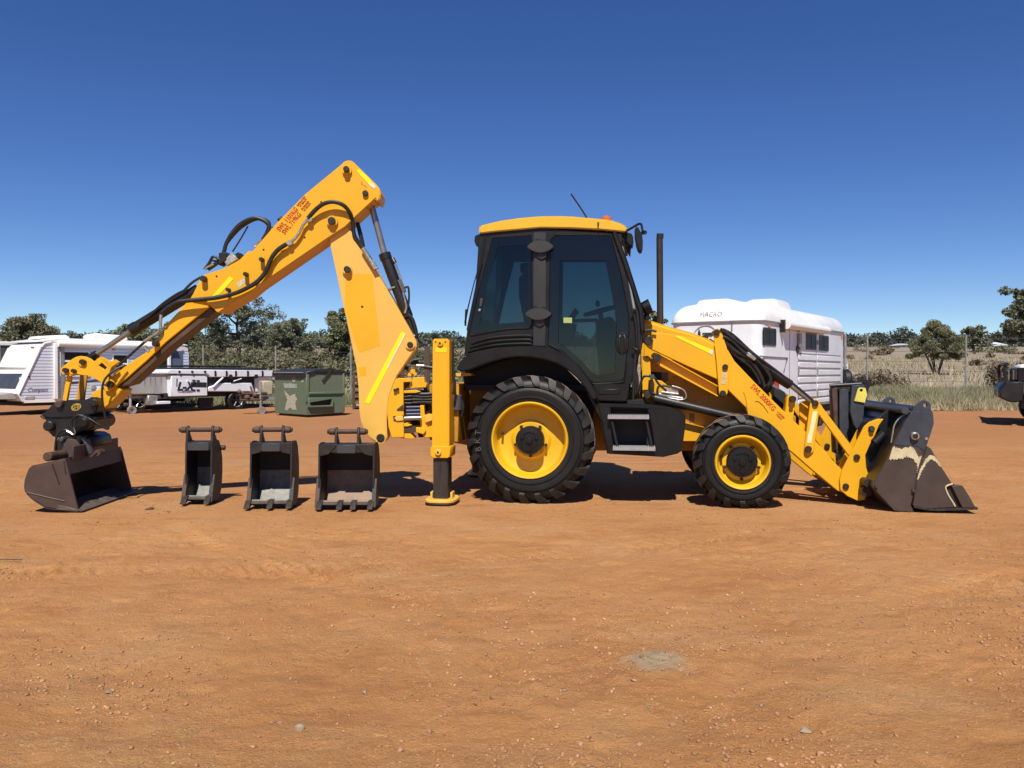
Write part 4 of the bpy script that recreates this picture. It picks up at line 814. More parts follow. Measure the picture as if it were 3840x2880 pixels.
# stabiliser legs
def stab(sgn):
    y0, y1 = (-1.26, -1.02) if sgn < 0 else (1.02, 1.26)
    Pq = lambda pts: MF.poly(pts, -1.26)
    s = part("stabiliser_leg", MB().prism(MF, Pq([(1622, 1270), (1684, 1270), (1684, 1676), (1619, 1676)]), y0, y1), YEL, bevel=.012, seg=2)
    part("leg_collar", MB().prism(MF, Pq([(1614, 1680), (1622, 1672), (1684, 1672), (1689, 1680), (1688, 1712), (1680, 1718), (1624, 1718), (1613, 1708)]), y0 - .012, y1 + .02), YEL, s, bevel=.006)
    part("inner_leg", MB().prism(MF, Pq([(1622, 1717), (1678, 1717), (1678, 1876), (1622, 1876)]), y0 + .02, y1 - .02), STEEL, s, bevel=.012, seg=2)
    fx, fz = MF.q(1650, 1888, -1.26); k = MF.sc(1650, 1888, -1.26)
    yc = (y0 + y1) / 2; ft = []
    fo = []
    for t in range(20):
        a = 2 * math.pi * t / 20; c_, s_ = math.cos(a), math.sin(a)
        fo.append((fx + .165 * abs(c_) ** .6 * (1 if c_ > 0 else -1), yc + .215 * abs(s_) ** .6 * (1 if s_ > 0 else -1)))
    for (z0, z1, mm, sc_) in ((.004, .028, RUB, 1.0), (.028, .062, YEL2, 1.0)):
        mb = MB(); n_ = len(fo)
        vs = [MF.w(fx + (a - fx) * sc_, yc + (b - yc) * sc_, z0) for a, b in fo] + [MF.w(a, b, z1) for a, b in fo]
        mb.add(vs, [tuple(range(n_ - 1, -1, -1)), tuple(range(n_, 2 * n_))] + [(i, (i + 1) % n_, n_ + (i + 1) % n_, n_ + i) for i in range(n_)])
        part("foot_pad", mb, mm, s, bevel=.008)
    for dx in (-.105, .105):
        part("foot_lug", MB().box(MF, fx + dx - .012, fx + dx + .012, yc - .06, yc + .06, .062, .125), YEL2, s, bevel=.004)
    part("leg_pin", MB().rod(MF.w(*(lambda q: (q[0], y0 - .035, q[1]))(MF.q(1645, 1695, -1.26))), MF.w(*(lambda q: (q[0], y0, q[1]))(MF.q(1645, 1695, -1.26))), .032, 16), YEL2, s, bevel=.004)
    part("pin_bolt", MB().rod(MF.w(*(lambda q: (q[0], y0 - .04, q[1]))(MF.q(1645, 1695, -1.26))), MF.w(*(lambda q: (q[0], y0, q[1]))(MF.q(1645, 1695, -1.26))), .011, 8), PIN, s)
    part("leg_boss", MB().rod(MF.w(*(lambda q: (q[0], y0 - .02, q[1]))(MF.q(1652, 1288, -1.26))), MF.w(*(lambda q: (q[0], y0, q[1]))(MF.q(1652, 1288, -1.26))), .030, 16), YEL, s, bevel=.004)
    part("pin_bolt", MB().rod(MF.w(*(lambda q: (q[0], y0 - .025, q[1]))(MF.q(1651, 1287, -1.26))), MF.w(*(lambda q: (q[0], y0, q[1]))(MF.q(1651, 1287, -1.26))), .012, 8), PIN, s)
    for a in (1634, 1670):
        part("plug", MB().rod(MF.w(*(lambda q: (q[0], y0 - .004, q[1]))(MF.q(a, 1282, -1.26))), MF.w(*(lambda q: (q[0], y0, q[1]))(MF.q(a, 1282, -1.26))), .008, 8), PIN, s)
    part("leg_hole", MB().rod(MF.w(*(lambda q: (q[0], y0 + .017, q[1]))(MF.q(1642, 1850, -1.26))), MF.w(*(lambda q: (q[0], y0 + .03, q[1]))(MF.q(1642, 1850, -1.26))), .011, 8), BLKI, s)
    if sgn < 0:
        part("reflective_strip", MB().prism(MF, Pq([(1634, 1303), (1676, 1303), (1676, 1322), (1632, 1322)]), y0 - .003, y0), mat("bright_yellow_tape", (.95, .72, .01), .4, var=.04), s)
    return s
stab(-1); stab(1)
part("rear_frame", MB().pp(MF, [(1610, 1440), (1720, 1440), (1720, 1660), (1610, 1650)], -.98, 1.0), YELD, bevel=.01)
part("frame_bracket", MB().pp(MF, [(1690, 1400), (1760, 1398), (1770, 1408), (1695, 1414)], -.85, -.6), YEL2, bevel=.003)
hose(MF, [(1686, 1285), (1697, 1282), (1698, 1320), (1700, 1400), (1706, 1440), (1700, 1480)], -1.12, 5, "leg_hose")
hose(MF, [(1695, 1470), (1720, 1490), (1735, 1520), (1730, 1560)], -.95, 7, "leg_hose")
part("air_cylinder", MB().rod(MF.p(1712, 1480, -.98), MF.p(1712, 1540, -.98), .055, 16), GREYL, bevel=.01)

# king post, slew gear (in the digging arm's frame)
kp = MB()
kp.pp(BF, [(1484, 1422), (1492, 1418), (1540, 1418), (1545, 1432), (1513, 1434), (1513, 1500), (1516, 1640), (1468, 1642), (1456, 1600), (1452, 1550), (1457, 1482)], -.12, .12)
kp.pp(BF, [(1510, 1465), (1560, 1462), (1578, 1469), (1560, 1474), (1510, 1475)], -.10, .10)
kp.pp(BF, [(1470, 1585), (1530, 1588), (1546, 1594), (1530, 1600), (1470, 1600)], -.11, .12)
kp.pp(BF, [(1488, 1640), (1496, 1626), (1540, 1626), (1556, 1645), (1540, 1647), (1490, 1641)], -.10, .13)
kpost = part("king_post", kp, YEL, bevel=.006)
part("slew_bracket", MB().pp(BF, [(1532, 1448), (1545, 1434), (1548, 1416), (1590, 1414), (1592, 1434), (1600, 1440), (1598, 1454), (1540, 1456)], -.08, .15), YEL, kpost, bevel=.006)
part("slew_bracket", MB().pp(BF, [(1530, 1612), (1548, 1602), (1590, 1604), (1598, 1616), (1588, 1630), (1555, 1620), (1532, 1624)], -.09, .15), YEL, kpost, bevel=.006)
part("slew_carriage", MB().pp(BF, [(1574, 1520), (1590, 1520), (1592, 1558), (1606, 1552), (1626, 1556), (1628, 1640), (1592, 1642), (1582, 1625), (1574, 1580)], -.06, .26), YEL, kpost, bevel=.006)
part("carriage_cap", MB().pp(BF, [(1592, 1565), (1600, 1556), (1626, 1552), (1626, 1580), (1596, 1590)], -.10, .1), YEL2, kpost, bevel=.02, seg=2)
part("slew_rod", MB().rod(BF.p(1495, 1570, -.1), BF.p(1580, 1567, -.1), .024, 16), CHR, kpost)
part("rod_eye", MB().pp(BF, [(1478, 1568), (1486, 1560), (1510, 1560), (1514, 1578), (1486, 1580)], -.135, -.06), YEL2, kpost, bevel=.006)
part("post_patch", MB().pp(BF, [(1474, 1560), (1516, 1558), (1516, 1580), (1476, 1580)], -.123, -.1).pp(BF, [(1488, 1535), (1512, 1516), (1514, 1541), (1488, 1541)], -.123, -.1).pp(BF, [(1487, 1600), (1560, 1597), (1560, 1622), (1488, 1622)], -.095, -.05).pp(BF, [(1514, 1434), (1536, 1434), (1533, 1450), (1514, 1460)], -.06, 0), mat("dark_brown_patch", (.07, .035, .015), .7), kpost)  # dark brown patches on the post and between its brackets
part("post_stop", MB().pin(BF, 1481, 1463, -.15, -.12, 6).pin(BF, 1491, 1459, -.15, -.12, 5), PIN, kpost)
for k in range(4):
    hose(BF, [(1516, 1476 + 12 * k), (1550, 1474 + 12 * k), (1585, 1478 + 10 * k), (1620, 1476 + 11 * k)], -.07 + .01 * k, 6.5, "slew_hose", HOSE, kpost)
for k in range(3):
    part("hose_sleeve", MB().rod(BF.p(1524, 1528 + 13 * k, -.08), BF.p(1575, 1527 + 13 * k, -.08), .018), CONC, kpost)
for k in range(3):
    part("hose_fitting", MB().rod(BF.p(1528, 1487 + 13 * k, -.09), BF.p(1544, 1486 + 13 * k, -.09), .014), PIN, kpost)
hose(BF, [(1490, 1412), (1530, 1408), (1535, 1385), (1545, 1370), (1590, 1372)], .0, 4, "pipe", ZINC, kpost)
hose(BF, [(1545, 1368), (1555, 1358), (1575, 1360), (1590, 1374), (1622, 1380)], .05, 8, "slew_hose", HOSE, kpost)
part("tap_fitting", MB().pin(BF, 1547, 1392, -.06, .05, 9).pin(BF, 1556, 1402, -.08, .03, 6).pin(BF, 1536, 1404, -.05, .04, 7), YEL, kpost)
hose(BF, [(1500, 1360), (1530, 1385), (1545, 1400)], .05, 7, "slew_link", RUSTP, kpost)
for k in range(2):
    hose(BF, [(1588 + 6 * k, 1442), (1600, 1470), (1612, 1500), (1608, 1540), (1590, 1560)], .02 + .05 * k, 6, "slew_hose", HOSE, kpost)

part("dark_backing", MB().pp(BF, [(1514, 1462), (1625, 1466), (1625, 1530), (1592, 1556), (1586, 1640), (1570, 1640), (1560, 1600), (1514, 1590)], .14, .42), BLKI, kpost)  # added black block that darkens the spaces beside the king post
# boom
B0, B1 = -.125, .125
boom_pts = [(1222, 850), (1232, 818), (1262, 812), (1300, 845), (1340, 900), (1364, 933), (1426, 1042), (1489, 1150), (1533, 1227), (1552, 1262), (1561, 1280), (1562, 1298), (1556, 1312), (1528, 1352), (1489, 1410), (1474, 1447), (1460, 1487), (1454, 1525), (1450, 1575), (1452, 1640), (1446, 1655), (1436, 1660), (1420, 1660), (1407, 1656), (1385, 1641), (1366, 1618), (1354, 1584), (1347, 1536), (1344, 1450), (1337, 1381), (1301, 1208), (1237, 912)]
boom = part("boom", MB().pp(BF, boom_pts, B0, B1), YEL2, bevel=.008, seg=2)
part("paint_patch", MB().pp(BF, [(1296, 1030), (1300, 1027), (1392, 1027), (1397, 1032), (1402, 1090), (1425, 1290), (1422, 1296), (1350, 1322), (1344, 1318), (1292, 1160)], B0 - .0012, B0), YEL, boom)
part("paint_patch", MB().pp(BF, [(1343, 1378), (1372, 1374), (1374, 1408), (1347, 1410)], B0 - .0012, B0), YEL, boom)
part("reflective_strip", MB().pp(BF, [(1504, 1246), (1511, 1244), (1522, 1252), (1389, 1508), (1384, 1516), (1367, 1509)], B0 - .003, B0), REFY, boom)
part("reflective_strip", MB().pp(BF, [(1518, 1250), (1522, 1252), (1455, 1381), (1452, 1378)], B0 - .004, B0), REFW, boom)
for (a, b, r, pr) in ((1538, 1293, 11, .03), (1427, 1642, 15, .03), (1303, 1011, 12, .06)):
    part("boom_pin", MB().pin(BF, a, b, B0 - pr, B1 + pr, r), PIN, boom, bevel=.004)
    x, z = BF.q(a, b, B0); k = BF.sc(a, b, B0)
    part("pin_boss", MB().lathe(BF, x, z, [(k * (r + 6), B0), (k * (r + 6), B0 - pr * .6), (k * r, B0 - pr * .6)], 24), YEL2, boom)
part("boom_plug", MB().pin(BF, 1358, 1150, B0 - .003, B0, 4.5), BLKI, boom)
# ram of the boom
bx = BF.q(1441, 950, 0); by = BF.q(1530, 1190, 0); bt = BF.q(1388, 752, 0); bz = BF.q(1556, 1270, 0)
rm = part("dipper_ram", MB().rod(BF.w(bx[0], 0, bx[1]), BF.w(by[0], 0, by[1]), .058, 20).rod(BF.w(bx[0], 0, bx[1]), BF.w(*(lambda q: (q[0], 0, q[1]))(BF.q(1449, 974, 0))), .064, 20).rod(BF.w(by[0], 0, by[1]), BF.w(bz[0], 0, bz[1]), .040, 14), BLKP, boom, bevel=.005)
part("ram_rod", MB().rod(BF.w(bt[0], 0, bt[1]), BF.w(bx[0], 0, bx[1]), .033, 18), CHR, boom)
part("ram_band", MB().rod(BF.p(1473, 1078, 0), BF.p(1475, 1083, 0), .062, 20), ZINC, boom)
part("check_valve", MB().pp(BF, [(1490, 1050), (1503, 1046), (1522, 1092), (1508, 1098)], -.07, .0), mat("dull_valve", (.14, .13, .12), .5, metal=.4), boom, bevel=.004)
hose(BF, [(1477, 975), (1484, 990), (1498, 1030), (1506, 1050)], -.05, 3.5, "pipe", ZINC, boom)
hose(BF, [(1512, 1096), (1520, 1130), (1524, 1150), (1518, 1175)], -.06, 4, "pipe", ZINC, boom)
hose(BF, [(1518, 1080), (1530, 1076), (1534, 1110), (1530, 1150), (1520, 1180)], -.05, 4, "ram_hose", HOSE, boom)
hose(BF, [(1530, 1180), (1545, 1195), (1556, 1225), (1562, 1252), (1560, 1262)], -.04, 7, "ram_hose", HOSE, boom)
hose(BF, [(1545, 1250), (1552, 1258), (1563, 1260)], -.04, 3, "pipe", ZINC, boom)
part("ram_cap", MB().rod(BF.p(1472, 970, -.03), BF.p(1480, 985, -.05), .022), BLKP, boom)

# dipper
D0, D1 = -.175, .175
DP = [(1280, 616), (1292, 604), (1309, 600), (1322, 604), (1335, 617), (1410, 690), (1422, 705), (1428, 726), (1424, 745), (1415, 757), (1408, 744), (1327, 819), (1296, 850), (1234, 890), (1001, 1050), (962, 1077), (925, 1109), (868, 1140), (818, 1173), (811, 1170), (774, 1131), (783, 1150), (740, 1190), (622, 1289), (560, 1345), (600, 1290), (617, 1238), (623, 1216), (712, 1118), (752, 1044), (762, 1031), (840, 1006), (897, 975), (933, 939), (944, 945), (1032, 842), (1146, 726)]
dip_out = [(1280, 616), (1292, 604), (1309, 600), (1322, 604), (1335, 617), (1410, 690), (1422, 705), (1428, 726), (1424, 745), (1415, 757), (1408, 744), (1327, 819), (1296, 850), (1234, 890), (1001, 1050), (962, 1077), (925, 1109), (868, 1140), (818, 1173), (811, 1170), (774, 1131), (715, 1119), (752, 1044), (762, 1031), (840, 1006), (897, 975), (933, 939), (944, 945), (1032, 842), (1146, 726)]
dip_in = [(750, 1060), (714, 1118), (623, 1218), (617, 1240), (577, 1302), (492, 1357), (434, 1402), (401, 1412), (392, 1437), (400, 1452), (430, 1455), (450, 1437), (473, 1421), (549, 1354), (622, 1284), (783, 1152), (800, 1100)]
dip = part("dipper", MB().pp(BF, dip_out, D0, D1), YEL, bevel=.008, seg=2)
part("sliding_dipper", MB().pp(BF, dip_in, D0 + .035, D1 - .035), YEL, dip, bevel=.006)
part("dipper_underside", MB().prism(BF, BF.poly([(430, 1455), (473, 1423), (549, 1356), (622, 1286), (783, 1155), (800, 1168), (628, 1302), (555, 1372), (480, 1440)], D0), D0 + .055, D1 - .055), mat("shaded_brown", (.085, .045, .02), .5, var=.4, scale=5), dip, bevel=.004)  # brown strip paints the shaded underside of the dipper
nose = [(384, 1453), (400, 1448), (440, 1452), (455, 1462), (440, 1485), (415, 1512), (388, 1533), (360, 1535), (368, 1520), (366, 1504), (355, 1493), (338, 1490), (345, 1476), (356, 1466)]
part("dipper_nose", MB().pp(BF, nose, D0 + .04, D1 - .04), YEL, dip, bevel=.008)
for (a, b, r, pr) in ((1302, 639, 11, .07), (1371, 726, 11, .03), (1247, 831, 14, .06), (768, 1047, 11, .07), (985, 975, 8, .07), (926, 1030, 8, .07), (860, 1088, 7, .07), (584, 1289, 11, .07), (415, 1441, 13, .07)):
    y0 = D0 if a > 700 else D0 + .035
    part("dipper_pin", MB().pin(BF, a, b, y0 - pr, D1 + .02, r, yref=D0), PIN, dip, bevel=.004)
    if a in (1247, 415, 1302):
        x, z = BF.q(a, b, y0); k = BF.sc(a, b, y0)
        part("pin_boss", MB().lathe(BF, x, z, [(k * (r + 7), y0), (k * (r + 7), y0 - .03), (k * r, y0 - .03)], 24), YEL, dip)
part("pin_boss", MB().pin(BF, 403, 1455, D0 + .0, D0 + .04, 14), YEL, dip, bevel=.006)
for a, b in ((809, 966), (1204, 757), (988, 936), (1143, 890), (812, 1036)):
    part("plug", MB().pin(BF, a, b, D0 - .003, D0, 3.5), PIN, dip)
part("reflective_strip", MB().pp(BF, [(1336, 640), (1346, 634), (1382, 665), (1400, 690), (1390, 699)], D0 - .003, D0), REFY, dip)
part("reflective_strip", MB().pp(BF, [(1392, 700), (1384, 690), (1396, 684), (1410, 700), (1404, 708)], D0 - .0035, D0), REFW, dip)
part("reflective_strip", MB().pp(BF, [(860, 1037), (876, 1046), (824, 1103), (794, 1112)], D0 - .003, D0), REFY, dip)
part("scuff_mark", MB().pp(BF, [(1355, 680), (1360, 684), (1358, 692), (1370, 695), (1378, 703), (1372, 702), (1362, 696), (1354, 692)], D0 - .0012, D0), YELD, dip)
part("warning_decal", MB().pp(BF, [(886, 1064), (915, 1043), (923, 1056), (896, 1078)], D0 - .0015, D0), mat("white_decal", (.66, .60, .48), .5, var=.35, scale=60), dip)
part("serial_plate", MB().pp(BF, [(535, 1300), (545, 1294), (563, 1315), (554, 1322)], D0 + .03, D0 + .04), ZINC, dip, bevel=.002)
drd = (BF.p(1146, 748, D0) - BF.p(1040, 875, D0)).normalized(); dru = drd.cross(BF.ay); dru = -dru if dru.z < 0 else dru
text("load_lettering", "SWL 1101KG", .070, BF.p(1078, 822, D0 - .003), drd, dru, REDT, dip, sx=.74, bold=.0006)
text("load_lettering", "SWL 719KG", .070, BF.p(1094, 837, D0 - .003), drd, dru, REDT, dip, sx=.74, bold=.0006)
text("load_lettering", "RETRACTED\nAT REACH", .025, BF.p(1133, 757, D0 - .003), drd, dru, REDT, dip, sx=.9)
text("load_lettering", "EXTENDED\nAT REACH", .025, BF.p(1148, 773, D0 - .003), drd, dru, REDT, dip, sx=.9)
part("pipe_clamp", MB().pin(BF, 1086, 910, D0 - .06, D0, 12, 6).pin(BF, 1160, 822, D0 - .06, D0, 12, 6).pp(BF, [(952, 1045), (962, 1050), (974, 1068), (964, 1070)], D0 - .05, D0), ZINC, dip, bevel=.004)
hose(BF, [(1155, 818, D0 - .05), (1185, 785, D0 - .06), (1215, 764, D0 - .07), (1250, 757, D0 - .07), (1285, 768, D0 - .06), (1310, 795, D0 - .03), (1322, 830, D0 + .02), (1328, 880, D0 + .04), (1345, 910, D0 + .05), (1370, 945, D0 + .05), (1390, 975, D0 + .04)], D0, 8, "dipper_hose", HOSE, dip)
hose(BF, [(1340, 835, -.02), (1352, 880, -.02), (1362, 925, -.02)], -.02, 8, "dipper_hose", HOSE, dip)
hose(BF, [(1160, 820), (1140, 838), (1125, 868), (1105, 895), (1080, 912), (1050, 925)], D0 - .045, 6, "dipper_pipe", ZINC, dip)
hose(BF, [(1075, 915), (1045, 935), (1020, 965), (1000, 1010), (985, 1035), (960, 1060), (920, 1083), (880, 1100), (820, 1115), (760, 1122), (700, 1128), (660, 1136), (620, 1160), (606, 1180)], D0 - .05, 8.5, "dipper_hose", HOSE, dip)
hose(BF, [(604, 1180), (602, 1210), (600, 1235), (580, 1255), (540, 1280)], D0 - .01, 6, "dipper_pipe", ZINC, dip)
part("boom_fitting", MB().rod(BF.p(1360, 930, B0 - .04), BF.p(1400, 995, B0 - .04), .022).pp(BF, [(1385, 980), (1400, 975), (1418, 1005), (1402, 1012)], B0 - .06, B0), ZINC, boom, bevel=.004)
# hose arch above the dipper
for k in range(3):
    hose(BF, [(985 + k * 5, 900 - k * 8), (1005, 868 - k * 3), (1008, 845 - k * 4), (985, 825 - k * 2), (950, 818 + k * 3), (905, 838 + k * 6), (870, 875 + k * 5), (848, 915), (838, 950), (815, 985), (780, 1010)], -.05 + .06 * k, 7.5, "arch_hose", HOSE, dip)
hose(BF, [(1005, 850), (1020, 852), (1028, 862)], 0, 3, "arch_hose", HOSE, dip)
hose(BF, [(930, 848), (900, 900), (872, 944)], -.02, 3, "cable", HOSE, dip)
hose(BF, [(995, 888), (960, 915), (955, 925), (975, 918), (1000, 890)], -.04, 4, "pipe", ZINC, dip)
part("hose_manifold", MB().pp(BF, [(838, 978), (868, 948), (892, 970), (850, 998)], -.08, .06), mat("light_manifold", (.5, .5, .48), .4, metal=.4, var=.3, scale=30), dip, bevel=.006)
part("manifold_block", MB().pp(BF, [(880, 952), (894, 945), (908, 956), (892, 970)], -.06, .06).pp(BF, [(820, 948), (850, 945), (848, 975), (818, 995)], -.09, .08), BLKP, dip, bevel=.006)
for k in range(3):
    hose(BF, [(825 - 5 * k, 975 + 8 * k), (800 - 6 * k, 962 + 14 * k), (785 - 4 * k, 985 + 6 * k), (772 - 3 * k, 1010)], -.08 + .05 * k, 5, "manifold_hose", HOSE, dip)
hose(BF, [(768, 1010), (780, 1000), (800, 990)], -.1, 4, "pipe", ZINC, dip)
part("top_stop", MB().rod(BF.p(1048, 818, 0), BF.p(1062, 834, 0), .03), RUSTP, dip)
# bucket crowd ram
a_, b_, c_ = BF.q(745, 1085, 0), BF.q(492, 1240, 0), BF.q(345, 1340, 0)
cr = part("crowd_ram", MB().rod(BF.w(a_[0], 0, a_[1]), BF.w(b_[0], 0, b_[1]), .060, 20).rod(BF.w(*(lambda q: (q[0], 0, q[1]))(BF.q(515, 1226, 0))), BF.w(b_[0], 0, b_[1]), .068, 20), BLKP, dip, bevel=.006)
part("ram_rod", MB().rod(BF.w(b_[0], 0, b_[1]), BF.w(c_[0], 0, c_[1]), .027, 18), CHR, dip)
part("rod_end", MB().rod(BF.p(366, 1326, 0), BF.p(335, 1345, 0), .042), BLKP, dip, bevel=.006)
hose(BF, [(700, 1085, -.08), (660, 1105, -.08), (610, 1140, -.08), (560, 1185, -.08), (520, 1210, -.08)], -.08, 5, "ram_hose", HOSE, dip)
hose(BF, [(752, 1040, -.06), (720, 1060, -.07), (690, 1090, -.08)], -.07, 5, "ram_hose", HOSE, dip)
# bell crank and tipping link
bell = [(233, 1386), (238, 1376), (255, 1362), (275, 1346), (290, 1338), (305, 1335), (322, 1337), (341, 1345), (354, 1356), (373, 1346), (388, 1355), (419, 1379), (412, 1400), (410, 1440), (394, 1440), (360, 1420), (332, 1408), (310, 1406), (292, 1403), (278, 1410), (264, 1410), (258, 1398), (250, 1400), (238, 1396)]
slot = [(372, 1370), (385, 1360), (405, 1378), (395, 1388)]
for y0, y1, nm in ((D0 - .02, D0 + .012, "bell_crank"), (D1 - .012, D1 + .02, "bell_crank")):
    bc = part(nm, MB().prism(BF, BF.poly(bell, D0), y0, y1, [BF.poly(slot, D0)]), YEL, dip, bevel=.005)
part("slot_shade", MB().prism(BF, BF.poly([(366, 1370), (384, 1356), (410, 1378), (395, 1392)], D0), D0 + .02, D0 + .05), bpy.data.materials["shaded_brown"], dip)  # brown fill paints the shaded far plate seen through the slot
part("crank_web", MB().prism(BF, BF.poly([(300, 1375), (330, 1372), (400, 1410), (388, 1425), (330, 1400)], D0), D0 + .0, D1), YELD, dip)
for (a, b, r) in ((309, 1358, 11), (245, 1389, 10), (275, 1391, 8)):
    part("crank_pin", MB().pin(BF, a, b, D0 - .05, D1 + .05, r), PIN, dip, bevel=.004)
    x, z = BF.q(a, b, D0 - .02); k = BF.sc(a, b, D0)
    part("pin_boss", MB().lathe(BF, x, z, [(k * (r + 5), D0 - .02), (k * (r + 5), D0 - .034), (k * r, D0 - .034)], 20), YEL, dip)
for y0 in (D0 + .02, D1 - .06):
    part("tipping_link", MB().prism(BF, BF.poly([(249, 1384), (262, 1392), (262, 1430), (258, 1440), (246, 1508), (228, 1508)], D0), y0, y0 + .035), YEL, dip, bevel=.005)
part("tipping_link", MB().prism(BF, BF.poly([(252, 1395), (280, 1395), (266, 1508), (240, 1508)], D0), D1 - .09, D1 - .061), YELD, dip, bevel=.005)  # shade under the crank is put into this link's colour
hose(BF, [(470, 1368, D0 - .02), (440, 1382, D0 - .05), (405, 1408, D0 - .08), (386, 1440, D0 - .09), (383, 1490, D0 - .08), (390, 1540, D0 - .06), (396, 1570, D0 - .05), (406, 1602, D0 - .05), (400, 1608, D0 - .05), (370, 1592, D0 - .08), (330, 1568, D0 - .1), (295, 1557, D0 - .1), (272, 1572, D0 - .1), (268, 1595, D0 - .1), (276, 1625, D0 - .1)], D0, 4.2, "hitch_hose", HOSE, dip)
hose(BF, [(570, 1262, D0), (540, 1285, D0 + .02), (490, 1330, D0 + .02), (440, 1375, D0 + .02), (425, 1392, D0 + .02)], D0, 5, "dipper_hose", HOSE, dip)
part("hose_fitting", MB().rod(BF.p(416, 1404, D0 - .01), BF.p(440, 1380, D0 - .01), .016).pp(BF, [(412, 1405), (422, 1396), (430, 1402), (420, 1412)], D0 - .02, D0 + .02), ZINC, dip)
# quick hitch with tilt unit
QB = [(150, 1560), (176, 1538), (196, 1515), (212, 1506), (231, 1504), (267, 1501), (307, 1503), (339, 1491), (356, 1489), (366, 1498), (368, 1518), (364, 1540), (350, 1552), (310, 1562), (250, 1566), (190, 1568)]
qh = part("quick_hitch", MB().pp(BF, QB, D0 - .05, D1 + .05), BLKP, bevel=.012, seg=2)
part("hitch_lower", MB().pp(BF, [(172, 1566), (260, 1564), (350, 1560), (364, 1570), (350, 1600), (348, 1612), (300, 1615), (280, 1628), (240, 1640), (200, 1642), (180, 1620), (164, 1600)], D0 - .03, D1 + .03), BLKP, qh, bevel=.014, seg=2)
part("hitch_boss", MB().pin(BF, 178, 1598, D0 - .09, D1 + .08, 20), BLKP, qh, bevel=.012)
part("hitch_boss", MB().pin(BF, 347, 1511, D0 - .09, D1 + .08, 15), BLKP, qh, bevel=.008)
part("hitch_boss", MB().pin(BF, 218, 1516, D0 - .09, D1 + .08, 14), RUSTP, qh, bevel=.006)
part("tilt_motor", MB().pin(BF, 307, 1586, D0 - .13, D1 + .1, 28, 24).pin(BF, 307, 1586, D0 - .16, D1, 19, 24), BLK, qh, bevel=.012)
part("hitch_jaw", MB().pp(BF, [(148, 1562), (160, 1550), (185, 1560), (180, 1575), (160, 1572)], D0 + .02, D1 - .02), RUSTP, qh, bevel=.004)
ex_, ez_ = BF.q(286, 1526, D0 - .05); k_ = BF.sc(286, 1526, D0 - .05)
def ell(a, b, rot=.35, n=28): return [(ex_ + k_ * (a * math.cos(t) * math.cos(rot) - b * math.sin(t) * math.sin(rot)), ez_ + k_ * (a * math.cos(t) * math.sin(rot) + b * math.sin(t) * math.cos(rot))) for t in np.linspace(0, 2 * math.pi, n, endpoint=False)]
GOLD = mat("gold_emblem", (.55, .40, .06), .4, var=.2, scale=30)
part("maker_emblem", MB().prism(BF, ell(19, 13), D0 - .0525, D0 - .05, [ell(16.5, 10.5)]), GOLD, qh)
text("emblem_lettering", "SHB", .056, BF.w(ex_, D0 - .0525, ez_ - .008), BF.ax * math.cos(.3) + Vector((0, 0, math.sin(.3))), BF.ax * -math.sin(.3) + Vector((0, 0, math.cos(.3))), GOLD, qh, shear=.25)
part("maker_emblem", MB().prism(BF, [(ex_ - .03, ez_ + .012), (ex_ + .01, ez_ + .03), (ex_ + .035, ez_ + .026), (ex_ + .0, ez_ + .016)], D0 - .0525, D0 - .05), GOLD, qh)
hose(BF, [(276, 1628), (262, 1618), (240, 1612), (220, 1625), (210, 1650), (206, 1690)], D0 - .07, 4, "tilt_hose", HOSE, qh)
hose(BF, [(250, 1616), (262, 1622), (276, 1630), (280, 1620), (272, 1600)], D0 - .08, 4, "pipe", ZINC, qh)
# digging bucket, turned a little
HF = Frame(-4.27, 7.98, 0, R(2.6))
prof = [(247, 1732), (243, 1724), (200, 1734), (150, 1746), (122, 1752), (112, 1760), (104, 1780), (97, 1801), (94, 1825), (97, 1842), (104, 1852), (118, 1866), (132, 1877), (171, 1901), (215, 1909), (251, 1914), (289, 1923), (293, 1910), (268, 1815)]
PS = HF.poly(prof, 0)
WB = 1.28
hb = part("digging_bucket", MB().prism(HF, PS, 0, .022), BROWN, bevel=.004)
part("side_plate", MB().prism(HF, PS, WB - .022, WB), BROWN, hb, bevel=.004)
bs = PS[1:17]
part("bucket_shell", MB().strip(HF, bs, .010, WB - .010, -.016), BROWN, hb)
# inner face that rises to the ears at the hitch
part("back_wall", MB().prism(HF, HF.poly([(243, 1724), (250, 1690), (300, 1690), (300, 1700), (262, 1760)], 0), .3, WB - .2), BROWN, hb) if False else None
lipz = PS[16]
part("cutting_edge", MB().prism(HF, [(lipz[0] - .20, .035), (lipz[0] + .05, .012), (lipz[0] + .055, .024), (lipz[0] - .19, .085)], -.005, WB + .005), mat("scoured_edge_plate", (.16, .125, .10), .5, metal=.25, var=.35, scale=10), hb, bevel=.003)
for k in range(6):
    yy = .12 + k * .21
    part("edge_bolt", MB().rod(HF.w(lipz[0] - .06, yy, .03), HF.w(lipz[0] - .057, yy, .056), .018, 8), PIN, hb)
topx, topz = PS[1]
vs = [HF.w(topx, .0, topz), HF.w(topx, WB, topz), HF.w(topx + .02, WB, topz - .15), HF.w(topx + .02, .0, topz - .15)]
vo = [p + HF.ax * -.02 for p in vs]
part("top_beam", MB().add(vs + vo, [(0, 1, 2, 3), (7, 6, 5, 4), (0, 4, 5, 1), (1, 5, 6, 2), (2, 6, 7, 3), (3, 7, 4, 0)]), BROWN, hb, bevel=.003)
hgt = [(topx - .02, topz - .03, 0), (topx - .02, topz - .03, WB)]
for yy in (.30, .62):
    part("bucket_ear", MB().prism(HF, [(topx - .22, topz - .03), (topx + .015, topz - .03), (topx + .02, topz + .09), (topx - .04, topz + .17), (topx - .12, topz + .18)], yy, yy + .03), BROWN, hb, bevel=.006)
